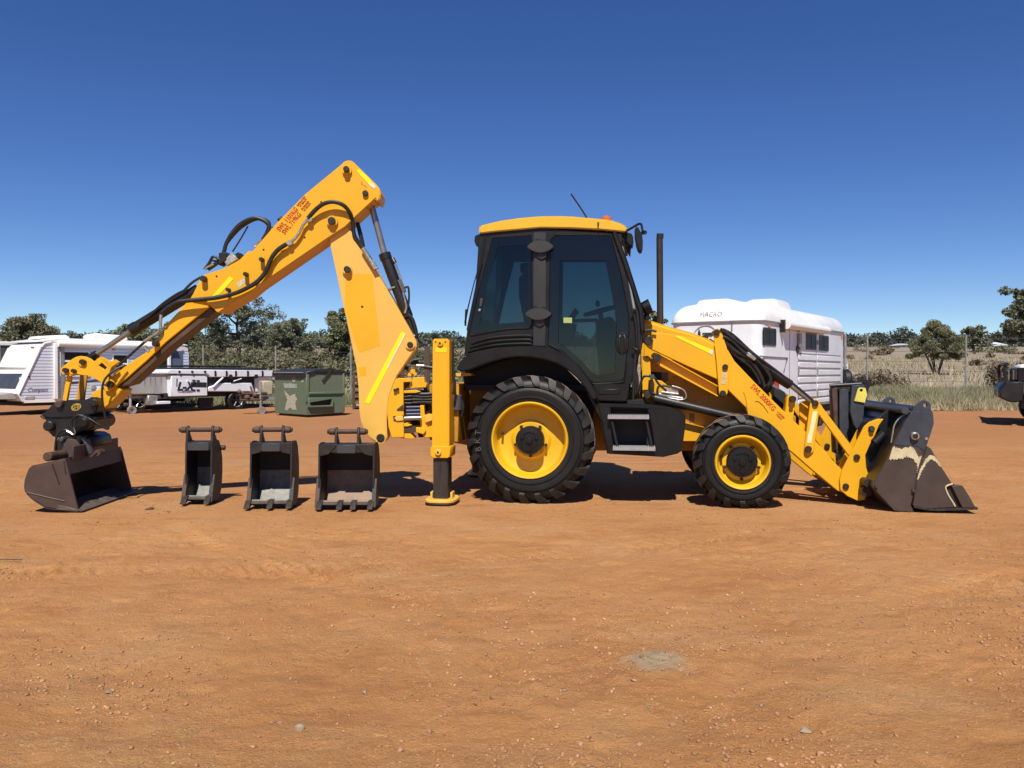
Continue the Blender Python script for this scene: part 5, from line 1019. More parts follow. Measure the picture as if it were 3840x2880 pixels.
part("rear_rise", MB().prism(HF, [(topx - .0, topz - .02), (topx + .018, topz - .02), (topx + .018, topz + .12), (topx, topz + .12)], .14, WB - .12), BROWN, hb, bevel=.006)
part("hitch_tube", MB().rod(HF.p(176, 1713, .02), HF.p(240, 1704, .30), .045, 16), RUSTP, hb, bevel=.006)
part("side_weld", MB().tube(smooth(tpath(HF, [(100, 1846), (150, 1858), (200, 1870), (243, 1879)], -.003), 3), .005, 6), BROWN, hb)
part("side_rib", MB().tube(tpath(HF, [(196, 1740), (210, 1780), (222, 1815)], -.003), .006, 6), DKSTEEL, hb)
part("tilt_frame", MB().pp(BF, [(205, 1690), (210, 1655), (222, 1636), (262, 1632), (292, 1636), (300, 1660), (285, 1690), (250, 1712), (206, 1712)], D0 - .06, D1 - .1), BLKP, qh, bevel=.012)
part("tilt_frame", MB().pp(BF, [(284, 1625), (322, 1628), (345, 1640), (352, 1668), (338, 1680), (300, 1672)], D0 + .05, D1 + .12), BLKP, qh, bevel=.012)
part("tilt_ram", MB().rod(BF.p(312, 1640, D0 - .02), BF.p(340, 1700, D0 + .0), .022).rod(BF.p(325, 1648, D0), BF.p(346, 1712, D0 + .02), .03), GREYL, qh)
part("tilt_ram", MB().pin(BF, 364, 1698, D0, D0 + .15, 12).rod(BF.p(346, 1712, D0), BF.p(362, 1696, D0), .014), RUSTP, qh)
part("tilt_valve", MB().pin(BF, 250, 1672, D0 - .09, D0, 14).pin(BF, 228, 1648, D0 - .1, D0, 9), GREYL, qh, bevel=.006)

# ------------------------------------------------------------------ spare buckets standing on the dirt
def pxw(px, py):                                            # ground point seen at a place of the photo (flat yard)
    d = ray(px, py); t = -EYE / d.z; return Vector((0, 0, EYE)) + d * t
def spare(px, py, w, h, dep, yaw, label, floorm, teeth, earw, narrow=False):
    g = pxw(px, py); F = Frame(g.x, g.y, 0, yaw)
    t = thing("spare_bucket", F, label, "bucket", "spare digging buckets standing on the dirt")
    hb = h * .845                                            # body height; ears above
    # side profile in (y, z): y=0 at the lip, growing away from the camera
    lip, zl = 0.0, .085
    side = [(0, zl), (.02, zl - .02), (.12, .02), (.22, .0), (dep * .72, .03), (dep * .92, .14), (dep, .30), (dep * .99, .45), (dep * .84, hb - .06), (dep * .68, hb), (dep * .40, hb + .01), (dep * .10, hb), (dep * .07, hb * .62), (dep * .03, hb * .30)]
    sm = side
    def plate(x0, x1):
        mb = MB(); n = len(sm); vs = [F.w(x0, a, b) for a, b in sm] + [F.w(x1, a, b) for a, b in sm]
        mb.add(vs, [tuple(range(n)), tuple(range(2 * n - 1, n - 1, -1))] + [(i, (i + 1) % n, n + (i + 1) % n, n + i) for i in range(n)]); return mb
    def part(name, mb, m, bevel=.003, **k): return mb.build(name, m, t, bevel, **k)
    part("side_plate", plate(-w / 2, -w / 2 + .018), DKSTEEL); part("side_plate", plate(w / 2 - .018, w / 2), DKSTEEL)
    def shell(pts, m, name):
        P = smooth([(a, b, 0) for a, b in pts], 4); mb = MB(); th = .014; o = []
        for i in range(len(P)):
            d = (P[min(i + 1, len(P) - 1)] - P[max(i - 1, 0)]).normalized(); o.append(P[i] + Vector((-d.y, d.x, 0)) * th)
        n = len(P); x0, x1 = -w / 2 + .016, w / 2 - .016
        vs = [F.w(x0, p.x, p.y) for p in P] + [F.w(x0, p.x, p.y) for p in o] + [F.w(x1, p.x, p.y) for p in P] + [F.w(x1, p.x, p.y) for p in o]
        fs = []
        for i in range(n - 1): fs += [(i, i + 1, n + i + 1, n + i), (2 * n + i, 3 * n + i, 3 * n + i + 1, 2 * n + i + 1), (i, 2 * n + i, 2 * n + i + 1, i + 1), (n + i, n + i + 1, 3 * n + i + 1, 3 * n + i)]
        fs += [(0, n, 3 * n, 2 * n), (n - 1, 3 * n - 1, 4 * n - 1, 2 * n - 1)]
        return part(name, mb.add(vs, fs), m, 0)
    shell([(0, zl), (.12, .035), (.22, .015), (dep * .70, .05)], floorm, "floor")
    shell([(dep * .70, .05), (dep * .9, .16), (dep * .97, .27), (dep * .982, .35)], floorm, "curved_floor")  # sunlit lower back put into the paler floor colour
    shell([(dep * .982, .35), (dep * .984, .38), (dep * .96, .46), (dep * .84, hb - .06), (dep * .66, hb - .01)], BLKI, "back")  # near-black colour paints the shade inside the upper bucket
    mb = MB(); mb.box(F, -w / 2 + .016, w / 2 - .016, dep * .09, dep * .11, hb - .085, hb - .005)
    part("top_band", mb, DKSTEEL)
    for s in (-1, 1) if not narrow else ():
        part("corner_gusset", MB().prism(F, [(s * (w / 2 - .016), hb - .005), (s * (w / 2 - .016), hb - .12), (s * (w / 2 - .10), hb - .10), (s * (w / 2 - .17), hb - .03), (s * (w / 2 - .18), hb - .005)], dep * .07, dep * .088), DKSTEEL)
    part("top_wall", MB().box(F, -w / 2 + .016, w / 2 - .016, dep * .11, dep * .66, hb - .018, hb - .004), DKSTEEL)
    part("name_plate", MB().box(F, -earw * .42, earw * .42, dep * .05, dep * .068, hb - .09, hb - .01), mat("grey_band", (.055, .055, .055), .5, var=.2) if "grey_band" not in bpy.data.materials else bpy.data.materials["grey_band"])
    for s in (-1, 1):
        x0 = s * earw / 2
        mb = MB(); ep = [(dep * .12, hb - .10), (dep * .60, hb - .04), (dep * .46, hb + .03), (dep * .34, h - .04), (dep * .32, h + .03), (dep * .26, h + .045), (dep * .20, h + .03), (dep * .16, h - .05)]
        n = len(ep); vs = [F.w(x0 - .012, a, b) for a, b in ep] + [F.w(x0 + .012, a, b) for a, b in ep]
        mb.add(vs, [tuple(range(n)), tuple(range(2 * n - 1, n - 1, -1))] + [(i, (i + 1) % n, n + (i + 1) % n, n + i) for i in range(n)])
        part("ear", mb, DKSTEEL)
        part("pin_bush", MB().rod(F.w(x0 + s * .012, dep * .26, h), F.w(x0 + s * .075, dep * .26, h), .033, 14), RUSTP, .008)
        part("pin_cap", MB().rod(F.w(x0 + s * .075, dep * .26, h), F.w(x0 + s * .092, dep * .26, h), .024, 12), RUSTP, .006)
    part("pin", MB().rod(F.w(-earw / 2, dep * .26, h), F.w(earw / 2, dep * .26, h), .023, 16), RUSTP, 0)
    if narrow:
        part("rear_pin", MB().rod(F.w(-w / 2 - .02, dep * .95, hb * .86), F.w(w / 2 + .035, dep * .95, hb * .86), .028, 12), RUSTP, .005)
    # side cutters and teeth
    for s in (-1, 1):
        part("side_cutter", MB().add(*(lambda x0, x1: ([F.w(x, a, b) for x in (x0, x1) for a, b in ((-.05, zl - .05), (.02, zl - .04), (.10, .30), (.055, .31), (.0, .18))], [(0, 1, 2, 3, 4), (9, 8, 7, 6, 5)] + [(i, (i + 1) % 5, 5 + (i + 1) % 5, 5 + i) for i in range(5)]))(s * (w / 2) - .02, s * (w / 2) + .022)), RUSTP if s < 0 else DKSTEEL)
    part("cutting_edge", MB().box(F, -w / 2, w / 2, -.03, .05, zl - .028, zl - .004), bpy.data.materials.get("brown_edge_steel") or mat("brown_edge_steel", (.15, .115, .09), .55, metal=.2, var=.4, scale=12))
    for u in teeth:
        x0 = u * (w / 2)
        mb = MB(); pr = [(.06, zl + .012), (-.03, zl + .012), (-.115, zl - .055), (-.11, zl - .065), (-.03, zl - .045), (.05, zl - .04)]
        n = len(pr); vs = [F.w(x0 - .028, a, b) for a, b in pr] + [F.w(x0 + .028, a, b) for a, b in pr]
        mb.add(vs, [tuple(range(n)), tuple(range(2 * n - 1, n - 1, -1))] + [(i, (i + 1) % n, n + (i + 1) % n, n + i) for i in range(n)])
        part("tooth", mb, STEEL, .004)
    return t
spare(742, 1893, .275, .765, .37, R(2), "narrowest black trenching bucket standing left of the other spare buckets", POLISH, (-.85, .85), .255, True)
spare(1014, 1910, .415, .785, .38, R(3), "middle sized black bucket standing between two other spare buckets", POLISH, (-1.0, 0.05, .95), .215)
spare(1297, 1914, .555, .77, .42, R(1), "widest spare bucket with rusty orange floor, beside the stabiliser leg", RUSTFL, (-.9, -.18, .30, .9), .22)

# ------------------------------------------------------------------ white horse float behind the loader arm
FF = Frame(4.52, 15.0, 0, R(54.7))
fl = thing("horse_float", FF, "tall white horse float with domed roof parked behind the loader arm", "horse float")
LN, WD, GUT = 6.1, 1.80, 2.30
def fpart(name, mb, m, bevel=.0, **k): return mb.build(name, m, fl, bevel, **k)
def rrect(x0, x1, y0, y1, r, n=6):
    out = []
    for cx, cy, a0 in ((x1 - r, y1 - r, 0), (x0 + r, y1 - r, 90), (x0 + r, y0 + r, 180), (x1 - r, y0 + r, 270)):
        for k in range(n + 1): a = R(a0 + 90 * k / n); out.append((cx + r * math.cos(a), cy + r * math.sin(a)))
    return out
def loft(F, rings):                                        # rings of (x, y, z) in frame coordinates
    mb = MB(); n = len(rings[0]); vs = [F.w(*p) for r_ in rings for p in r_]
    fs = [(j * n + i, j * n + (i + 1) % n, (j + 1) * n + (i + 1) % n, (j + 1) * n + i) for j in range(len(rings) - 1) for i in range(n)]
    fs += [tuple(range(n - 1, -1, -1)), tuple((len(rings) - 1) * n + i for i in range(n))]
    return mb.add(vs, fs)
base = rrect(0, LN, 0, WD, .22)
fpart("body", loft(FF, [[(a, b, z) for a, b in base] for z in (.66, GUT)]), WHT2)
fpart("chassis", MB().box(FF, .1, LN - .1, .15, WD - .15, .45, .66), BLKI)
rr = []
for k in range(9):
    t = k / 8; ins = .36 * (1 - math.sqrt(max(0, 1 - t * t))) ; z = GUT + .38 * t
    rr.append([(a, b, z) for a, b in rrect(ins - .02, LN - ins + .02, ins - .02, WD - ins + .02, .24)])
fpart("roof", loft(FF, rr), WHT, ang=50)
fpart("gutter", loft(FF, [[(a, b, z) for a, b in rrect(-.03, LN + .03, -.03, WD + .03, .23)] for z in (GUT - .015, GUT + .012)]), GALV)
def hatch(x0, x1, y0, y1, z, h): return loft(FF, [[(a, b, zz) for a, b in rrect(x0 + i, x1 - i, y0 + i, y1 - i, .06)] for zz, i in ((z, 0), (z + h * .8, .05), (z + h, .12))])
fpart("roof_hatch", hatch(.5, 1.6, .75, 1.5, GUT + .34, .14), WHT)
fpart("air_unit", hatch(1.7, 2.7, .25, .95, GUT + .34, .2), WHT)
def fw(name, x0, x1, z0, z1, m=BLKI, y=-.012, d=.02, r=.05):
    f = fpart(name, MB().prism(FF, rnd([(x0, z0), (x1, z0), (x1, z1), (x0, z1)], r), y, y + d, [rnd([(x0 + .035, z0 + .035), (x1 - .035, z0 + .035), (x1 - .035, z1 - .035), (x0 + .035, z1 - .035)], r * .7)]), BLKP)
    p_ = MB().prism(FF, rnd([(x0 + .03, z0 + .03), (x1 - .03, z0 + .03), (x1 - .03, z1 - .03), (x0 + .03, z1 - .03)], r * .7), y + .004, y + d + .005).build("pane", BLK, f)
    MB().box(FF, (x0 + x1) / 2 - .012, (x0 + x1) / 2 + .012, y - .003, y + .01, z0 + .03, z1 - .03).build("mullion", BLKP, f)
    return f
def fx(px, py): return FF.q(px, py, 0)
for (a, b, c, d) in ((2862, 1230, 2909, 1296), (3022, 1250, 3060, 1312), (3072, 1258, 3106, 1316)):
    x0, z1 = fx(a, (b + 2)); x1, z0 = fx(c, d)
    z1, z0 = fx((a + c) / 2, b)[1], fx((a + c) / 2, d)[1]
    fw("window", x0, x1, z0, z1)
def fline(name, pts, r=.012, m=BLKP): fpart(name, MB().tube([FF.w(fx(a, b)[0], -.004, fx(a, b)[1]) for a, b in pts], r, 6), m)
fline("locker_door", [(2850, 1336), (2952, 1342), (2938, 1396)], .014, GALV)
for a in (2960, 2992, 3060):
    x = fx(a, 1400)[0]; fpart("door_seam", MB().box(FF, x - .012, x + .012, -.006, .01, .68, GUT - .05), GALV)
xs0, xs1 = fx(2992, 1400)[0], fx(3152, 1400)[0]; xm = fx(3063, 1400)[0]
for k in range(7):
    z = 1.66 - k * .155
    for a, b in ((xs0 + .03, xm - .03), (xm + .03, xs1 - .02)):
        fpart("wall_rib", MB().prism(FF, [(a, z - .060), (b, z - .060), (b, z + .058), (a, z + .058)], -.012, .01), WHT2, .012)
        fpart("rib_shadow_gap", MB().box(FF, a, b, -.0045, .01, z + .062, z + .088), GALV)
fpart("awning", MB().tube([FF.w(fx(2930, 1205)[0], -.10, GUT - .03), FF.w(fx(3085, 1205)[0], -.10, GUT - .03)], .085, 14), WHT)
fpart("awning_arm", MB().box(FF, fx(2925, 1200)[0] - .03, fx(2925, 1200)[0] + .03, -.10, .0, GUT - .18, GUT + .06), BLKP)
fpart("grab_rail", MB().pp(FF, [(3000, 1252), (3008, 1250), (3008, 1282), (3014, 1300), (3006, 1312), (3000, 1300)], -.06, -.01), GALV)
fpart("door_lock", MB().pin(FF, 2994, 1310, -.03, 0, 4), BLKP)
# stay at the tail and spare wheel
fpart("tail_rail", MB().tube([FF.w(LN + .05, .1, 2.02), FF.w(LN + .55, .1, 1.62), FF.w(LN + .6, .1, 1.5), FF.w(LN + .6, .1, .7)], .032, 8).rod(FF.w(LN, .1, 1.5), FF.w(LN + .6, .1, 1.5), .025), WHT2)
SFq = FF.w(LN + .05, .0, 0)
fpart("spare_wheel", MB().lathe(Frame(SFq.x, SFq.y, 0, R(85)), .0, 1.16, [(.01, -.06), (.13, -.06), (.22, -.10), (.27, -.05), (.27, .05), (.22, .10), (.01, .06)], 28), RUB)
for x in (3.1, 4.0):
    fpart("wheel", MB().lathe(FF, x, .36, [(.02, .1), (.2, .08), (.22, .05), (.33, .04), (.36, .08), (.36, .22), (.33, .27), (.1, .27)], 28), RUB)
fpart("mudguard", MB().box(FF, 2.6, 4.5, .0, .3, .70, .76), WHT2)
ql = lambda px, py: None
ty = .95
text("maker_lettering", "MACRO", .125, FF.w(-.015, .95, GUT + .17), -FF.ay, Vector((.5 * FF.ax.x, .5 * FF.ax.y, 1)), mat("faded_grey_lettering", (.58, .57, .55), .6), fl, th=.003)
cc = rrect(0, 1, 0, 1, .1)
# round club badge on the nose
lg = MB(); G = Frame(FF.w(-.006, 1.06, 0).x, FF.w(-.006, 1.06, 0).y, 0, FF.yaw + R(90))
fpart("badge", MB().lathe(G, 0, 1.99, [(.26, .0), (.26, .010), (.245, .010), (.245, .0)], 32), mat("badge_grey", (.55, .55, .55), .5))
fpart("badge", MB().box(G, -.14, .06, -.004, .012, 2.04, 2.10).prism(G, [(.10, 2.02), (.14, 2.02), (.15, 2.10), (.13, 2.18), (.10, 2.10)], -.004, .012), mat("badge_green", (.02, .05, .04), .5))
fpart("nose_vent", MB().box(Frame(FF.w(0, .55, 0).x, FF.w(0, .55, 0).y, 0, FF.yaw + R(90)), -.015, .015, -.02, .01, 2.12, 2.26), GALV)
for k, x in enumerate((.35, 2.2, 5.7)):
    fpart("marker_light", MB().box(FF, x, x + .10, -.03, .0, GUT - .12, GUT - .07), ORNG, .006)
for z in (1.95, 1.35, .85):
    fpart("door_hinge", MB().rod(FF.w(xs0 + .0, -.02, z), FF.w(xs0, -.02, z + .12), .018, 8), GALV)
    fpart("rear_hinge", MB().rod(FF.w(xm, -.02, z), FF.w(xm, -.02, z + .10), .016, 8), GALV)
fpart("corner_trim", MB().rod(FF.w(LN - .01, -.005, .68), FF.w(LN - .01, -.005, GUT - .03), .03, 8), GALV)
fpart("lower_trim", MB().box(FF, .2, LN - .2, -.02, .02, .64, .70), GALV, .006)
fpart("tail_light", MB().box(FF, LN - .02, LN + .03, .06, .16, .95, 1.2), REDP, .008)
fpart("jack_leg", MB().rod(FF.w(.5, -.12, .72), FF.w(.5, -.12, 1.25), .05).rod(FF.w(.5, -.12, .10), FF.w(.5, -.12, .35), .05), REDP)
fpart("jack_leg", MB().rod(FF.w(.5, -.12, .35), FF.w(.5, -.12, .72), .052), WHT2)
fpart("jack_leg", MB().rod(FF.w(.5, -.12, .02), FF.w(.5, -.12, .10), .09), GALV)

# ------------------------------------------------------------------ white caravan on the left
CF = Frame(-14.97, 25.5, 0, R(54))
cv = thing("caravan", CF, "long white ribbed caravan with sloping nose parked behind the digging bucket", "caravan")
def cpart(name, mb, m, bevel=.0, parent=None, **k): return mb.build(name, m, parent or cv, bevel, **k)
CW = 2.25
side = [(70, 1480), (84, 1503), (706, 1470), (712, 1330), (706, 1300), (690, 1288), (480, 1284), (225, 1279), (165, 1283), (148, 1300), (100, 1420)]
Cs = CF.poly(side, 0)
# straighten to true level lines: floor .42, eaves 2.33
zlo, zhi = .45, 2.30
xl, xr = CF.q(84, 1503, 0)[0], CF.q(708, 1400, 0)[0]
xt = CF.q(160, 1283, 0)[0]
Cs = [(xl - .12, zlo + .22), (xl, zlo), (xr, zlo), (xr, zhi - .28), (xr - .05, zhi - .08), (xr - .25, zhi), (xt + .25, zhi), (xt + .05, zhi - .05), (xt - .05, zhi - .16)]
cpart("body", MB().prism(CF, Cs, 0, CW), WHTB, .0)
n0 = Cs
# ribs of the cladding
z = zlo + .08; ribs = 0
def xfront(z):
    if z < zlo + .22: return xl - .12 * (z - zlo) / .22
    return (xl - .12) + (xt - .05 - xl + .12) * (z - zlo - .22) / (zhi - .16 - zlo - .22)
while z < zhi - .14:
    cpart("cladding_rib", MB().prism(CF, [(xfront(z) + .04, z), (xr - .03, z), (xr - .03, z + .012), (xfront(z) + .05, z + .012)], -.006, .004), mat("grey_violet_rib", (.42, .42, .52), .5) if ribs == 0 else bpy.data.materials["grey_violet_rib"]); ribs += 1
    z += .098
# nose: sloping front with its locker hatch and lower window
nose_tr = MB().tube([CF.w(a, -.005, b) for a, b in (Cs[1], Cs[0], Cs[8], Cs[7], Cs[6])], .035, 8)
cpart("corner_trim", nose_tr, WHT)
ns = Vector((Cs[8][0] - Cs[0][0], Cs[8][1] - Cs[0][1])); nl = ns.length; ns.normalize(); nn_ = Vector((-ns.y, ns.x))
def nosebox(u0, u1, y0, y1, th, m, name, bevel=.03):
    p0 = Vector(Cs[0]) + ns * (u0 * nl); p1 = Vector(Cs[0]) + ns * (u1 * nl)
    return cpart(name, MB().prism(CF, [tuple(p0), tuple(p1), tuple(p1 + nn_ * th), tuple(p0 + nn_ * th)], y0, y1), m, bevel)
nosebox(.0, 1.0, .0, CW, .03, WHT, "nose_panel")
nosebox(.52, .88, .20, CW - .2, .10, WHT, "nose_hatch", .04)
nosebox(.10, .42, .28, CW - .28, .06, mat("smoky_window", (.07, .075, .075), .2, var=.15), "nose_window", .02)
cpart("front_boot", MB().prism(CF, [(xl - .75, .52), (xl, .50), (xl - .12, .72), (xl - .75, .66)], .3, CW - .3), GRYP, .02)
cpart("drawbar", MB().box(CF, xl - 2.0, xl, CW / 2 - .08, CW / 2 + .08, .40, .50), BLKI)
cpart("chassis", MB().box(CF, xl + .1, xr - .1, .1, CW - .1, .30, zlo), BLKI)
cpart("lower_skirt", MB().box(CF, xl + .02, xr - .02, -.012, .02, zlo - .05, zlo + .06), WHT)
# pop-top roof, awning, hatches
rfp = [(xt - .02, zhi), (xt + .02, zhi + .06), (xt + .5, zhi + .13), (xr - .4, zhi + .10), (xr - .05, zhi + .03), (xr - .02, zhi - .005)]
cpart("roof", MB().prism(CF, rfp, -.02, CW + .02), WHT, .03)
cpart("roof_hatch", MB().prism(CF, [(xt + .1, zhi + .10), (xt + .2, zhi + .2), (xt + 1.0, zhi + .27), (xt + 1.15, zhi + .2), (xt + 1.1, zhi + .12)], .6, 1.3), WHT, .03)
cpart("air_unit", MB().prism(CF, [(xt + 2.0, zhi + .12), (xt + 1.9, zhi + .24), (xt + 2.05, zhi + .36), (xt + 3.1, zhi + .32), (xt + 3.2, zhi + .2), (xt + 3.1, zhi + .12)], .7, 1.4), WHT, .04)
xa0, xa1 = CF.q(212, 1290, 0)[0], CF.q(650, 1295, 0)[0]
cpart("awning", MB().tube([CF.w(xa0, -.09, zhi - .05), CF.w(xa1, -.09, zhi - .05)], .10, 12), WHT)
for xx in (xa0 - .06, xa1 - .2):
    cpart("awning_arm", MB().box(CF, xx - .05, xx + .05, -.10, .0, zlo + .05, zhi - .03), WHT, .01)
cpart("awning_rail", MB().box(CF, xa0 + .1, xa0 + .22, -.05, .0, zlo + .02, zhi - .12), GALV)
def cwin(x0, x1, z0, z1, name="window"):
    f = cpart(name, MB().prism(CF, rnd([(x0, z0), (x1, z0), (x1, z1), (x0, z1)], .05), -.03, .01, [rnd([(x0 + .04, z0 + .04), (x1 - .04, z0 + .04), (x1 - .04, z1 - .04), (x0 + .04, z1 - .04)], .04)]), WHT)
    MB().box(CF, x0 + .03, x1 - .03, -.018, .006, z0 + .03, z1 - .03).build("pane", BLK, f)
    if name == "window": MB().box(CF, x0 + .02, x1 - .02, -.034, -.01, z1 - .36, z1 - .30).build("mullion", WHT, f)
    return f
w0, w1_ = CF.q(222, 1350, 0)[0], CF.q(336, 1350, 0)[0]
cwin(w0, w1_, CF.q(280, 1412, 0)[1], CF.q(280, 1316, 0)[1])
cwin(CF.q(420, 1350, 0)[0], CF.q(480, 1350, 0)[0], CF.q(450, 1416, 0)[1], CF.q(450, 1328, 0)[1])
cwin(CF.q(585, 1350, 0)[0], CF.q(634, 1350, 0)[0], zlo + .02, CF.q(600, 1322, 0)[1], "door")
cpart("rear_panel", MB().box(CF, CF.q(636, 1350, 0)[0], CF.q(684, 1350, 0)[0], -.03, .01, CF.q(660, 1402, 0)[1], CF.q(660, 1316, 0)[1]), mat("blue_grey_vinyl", (.13, .15, .21), .5), .01)
text("name_lettering", "Compass", .19, CF.w(CF.q(140, 1462, 0)[0], -.008, CF.q(140, 1462, 0)[1]), CF.ax, (0, 0, 1), mat("navy_script", (.16, .16, .26), .5), cv, shear=.4, th=.001, sx=.85)
cpart("side_stripe", MB().prism(CF, [(w0 - .1, 1.02), (w0 + .3, .96), (w1_ + 1.2, 1.13), (w1_ + 1.2, 1.18), (w0 + .3, 1.03)], -.008, .004), mat("navy_stripe", (.04, .045, .075), .5))
cpart("service_hatch", MB().box(CF, CF.q(92, 1490, 0)[0], CF.q(130, 1490, 0)[0], -.02, .01, CF.q(110, 1499, 0)[1], CF.q(110, 1486, 0)[1]), GRYP, .01)
for x in (xl + .25, (xl + xr) / 2, xr - .3):
    cpart("marker_light", MB().box(CF, x, x + .10, -.03, .0, zhi - .22, zhi - .16), ORNG, .006)
cpart("door_handle", MB().box(CF, CF.q(588, 1350, 0)[0] + .03, CF.q(588, 1350, 0)[0] + .09, -.06, -.02, 1.25, 1.42), BLKP, .008)
cpart("grab_handle", MB().tube([CF.w(CF.q(580, 1350, 0)[0], -.01, 1.1), CF.w(CF.q(580, 1350, 0)[0], -.07, 1.15), CF.w(CF.q(580, 1350, 0)[0], -.07, 1.55), CF.w(CF.q(580, 1350, 0)[0], -.01, 1.6)], .014, 6), WHT)
cpart("power_socket", MB().box(CF, w0 + 1.0, w0 + 1.14, -.02, .0, .78, .92), GRYP, .006)
cpart("mains_hatch", MB().box(CF, w1_ + .25, w1_ + .55, -.015, .0, .62, .86), WHT, .006)
cpart("vent_cap", MB().pin(CF, 109, 1413, -.03, 0, 4), BLKP)
def roadwheel(F, x, r, y0, parent, name="wheel", alloy=True, wd=.2):
    wl = MB().lathe(F, x, r, [(r * .62, y0 + .03), (r * .9, y0), (r, y0 + .04), (r, y0 + wd - .04), (r * .9, y0 + wd), (r * .3, y0 + wd)], 28).build(name, RUB, parent)
    MB().lathe(F, x, r, [(r * .64, y0 + .01), (r * .60, y0 + .03), (r * .52, y0 + .12)], 28).build("rim", mat("bright_alloy", (.7, .7, .72), .25, metal=.8) if "bright_alloy" not in bpy.data.materials else bpy.data.materials["bright_alloy"], wl)
    for k in range(5):
        a = 2 * math.pi * k / 5 + .4
        MB().rod(F.w(x, y0 + .03, r), F.w(x + r * .6 * math.cos(a), y0 + .02, r + r * .6 * math.sin(a)), r * .07, 6).build("spoke", bpy.data.materials["bright_alloy"] if alloy else BLKP, wl)
    MB().lathe(F, x, r, [(r * .5, y0 + .13), (.01, y0 + .13)], 20).build("brake_disc", BLKI, wl)
    MB().rod(F.w(x, y0 + .0, r), F.w(x, y0 + .1, r), r * .14, 10).build("hub", bpy.data.materials["bright_alloy"] if alloy else BLKP, wl)
    return wl
for a in (428, 523):
    roadwheel(CF, CF.q(a, 1515, .05)[0], .34, .03, cv)
cpart("wheel_arch", MB().box(CF, CF.q(395, 1500, 0)[0], CF.q(560, 1500, 0)[0], -.02, .02, .40, .72), BLKI)

# neighbour: sliver of another caravan at the edge
NF = Frame(-23.5, 34.5, 0, R(54))
nb = thing("caravan", NF, "dark grey caravan with white roof lip cut off by the left edge of the photo", "caravan")
MB().prism(NF, [(0, .5), (4.5, .5), (4.5, 2.5), (.2, 2.5), (-.2, 1.2)], 0, 2.2).build("body", mat("charcoal_panel", (.09, .09, .10), .5), nb, .03)
MB().prism(NF, [(-.1, 2.5), (4.6, 2.5), (4.5, 2.68), (.1, 2.68)], -.05, 2.25).build("roof", WHT, nb, .03)
MB().box(NF, .3, 4.2, .2, 2.0, .3, .5).build("chassis", BLKI, nb)
roadwheel(NF, 2.2, .34, .03, nb)

# ------------------------------------------------------------------ camper trailer "LX"
TF = Frame(-11.15, 26.9, 0, R(52))
ct = thing("camper_trailer", TF, "low white and grey off road camper trailer with roof rack beside the green skip", "camper trailer")
def tpart(name, mb, m, bevel=.0, parent=None, **k): return mb.build(name, m, parent or ct, bevel, **k)
TWD = 1.95
tx = lambda px, py=1420: TF.q(px, py, 0)[0]
tzz = lambda px, py: TF.q(px, py, 0)[1]
x0, x1, x2 = tx(642), tx(778), tx(1022)
tpart("front_box", MB().box(TF, x0, x1, 0, TWD, tzz(700, 1486), tzz(700, 1408)), WHT2, .02)
tpart("lid", MB().prism(TF, [(x0 - .12, tzz(640, 1402)), (x0 - .14, tzz(640, 1392)), (x0 - .06, tzz(640, 1385)), (x2, tzz(1000, 1389)), (x2, tzz(1000, 1412)), (x1 + .1, tzz(790, 1414)), (x1, tzz(780, 1404))], -.03, TWD + .03), WHT2, .02)
tpart("rear_side", MB().prism(TF, [(x1 + .05, tzz(790, 1452)), (x1 + .55, tzz(830, 1436)), (tx(945), tzz(945, 1436)), (tx(955), tzz(955, 1468)), (x1 + .05, tzz(790, 1468))], .02, TWD - .02), WHT2, .02)
tpart("dark_side", MB().box(TF, x1 - .02, tx(960), .10, TWD - .1, tzz(870, 1472), tzz(870, 1412)), BLKI, .0)
tpart("tail", MB().prism(TF, [(tx(960), tzz(960, 1415)), (x2, tzz(1010, 1412)), (x2 - .12, tzz(1000, 1470)), (tx(965), tzz(965, 1470))], .15, TWD - .15), WHT2, .02)
tpart("strut", MB().rod(TF.p(798, 1452, -.0), TF.p(836, 1416, -.0), .035).rod(TF.p(875, 1430, 0), TF.p(905, 1420, 0), .02), WHT2)
tpart("box_slot", MB().pp(TF, [(662, 1432), (775, 1434), (775, 1452), (662, 1450)], -.008, .02), BLKI)
tpart("box_slot", MB().pp(TF, [(662, 1420), (666, 1420), (666, 1450), (662, 1450)], -.008, .02), BLKI)
for (a, b) in ((722, 1424), (738, 1425), (722, 1460), (738, 1460)):
    tpart("latch", MB().pp(TF, [(a, b), (a + 11, b), (a + 11, b + 6), (a, b + 6)], -.02, .01), BLKI)
tpart("white_fuel_cap", MB().pin(TF, 706, 1434, -.02, .01, 9), WHT2)
tpart("logo_patch", MB().pp(TF, rnd([(666, 1428), (716, 1428), (716, 1470), (666, 1470)], 6), -.014, .0), WHT2)
text("model_lettering", "L-X", .38, TF.w(tx(692), -.022, tzz(692, 1450)), TF.ax, (0, 0, 1), BLKI, ct, shear=.3, th=.006, bold=.012)
text("model_lettering", "OFF ROAD", .075, TF.w(tx(700), -.02, tzz(700, 1466)), TF.ax, (0, 0, 1), BLKI, ct, shear=.2, th=.004)
for a in (674, 722, 770, 866, 962):
    tpart("lid_latch", MB().pin(TF, a, 1394 if a < 800 else 1412, -.06, -.02, 4 if a < 800 else 7), BLKI)
for a in (808, 850, 885, 930, 985):
    tpart("toggle_clip", MB().pp(TF, [(a - 2, 1390), (a + 3, 1390), (a + 3, 1412), (a - 2, 1412)], -.06, -.03), BLKI)
tpart("canvas_cover", MB().box(TF, x0 + .1, x2 - .15, .1, TWD - .1, tzz(800, 1387), tzz(800, 1387) + .08), BLKI, .02)
rk = MB()
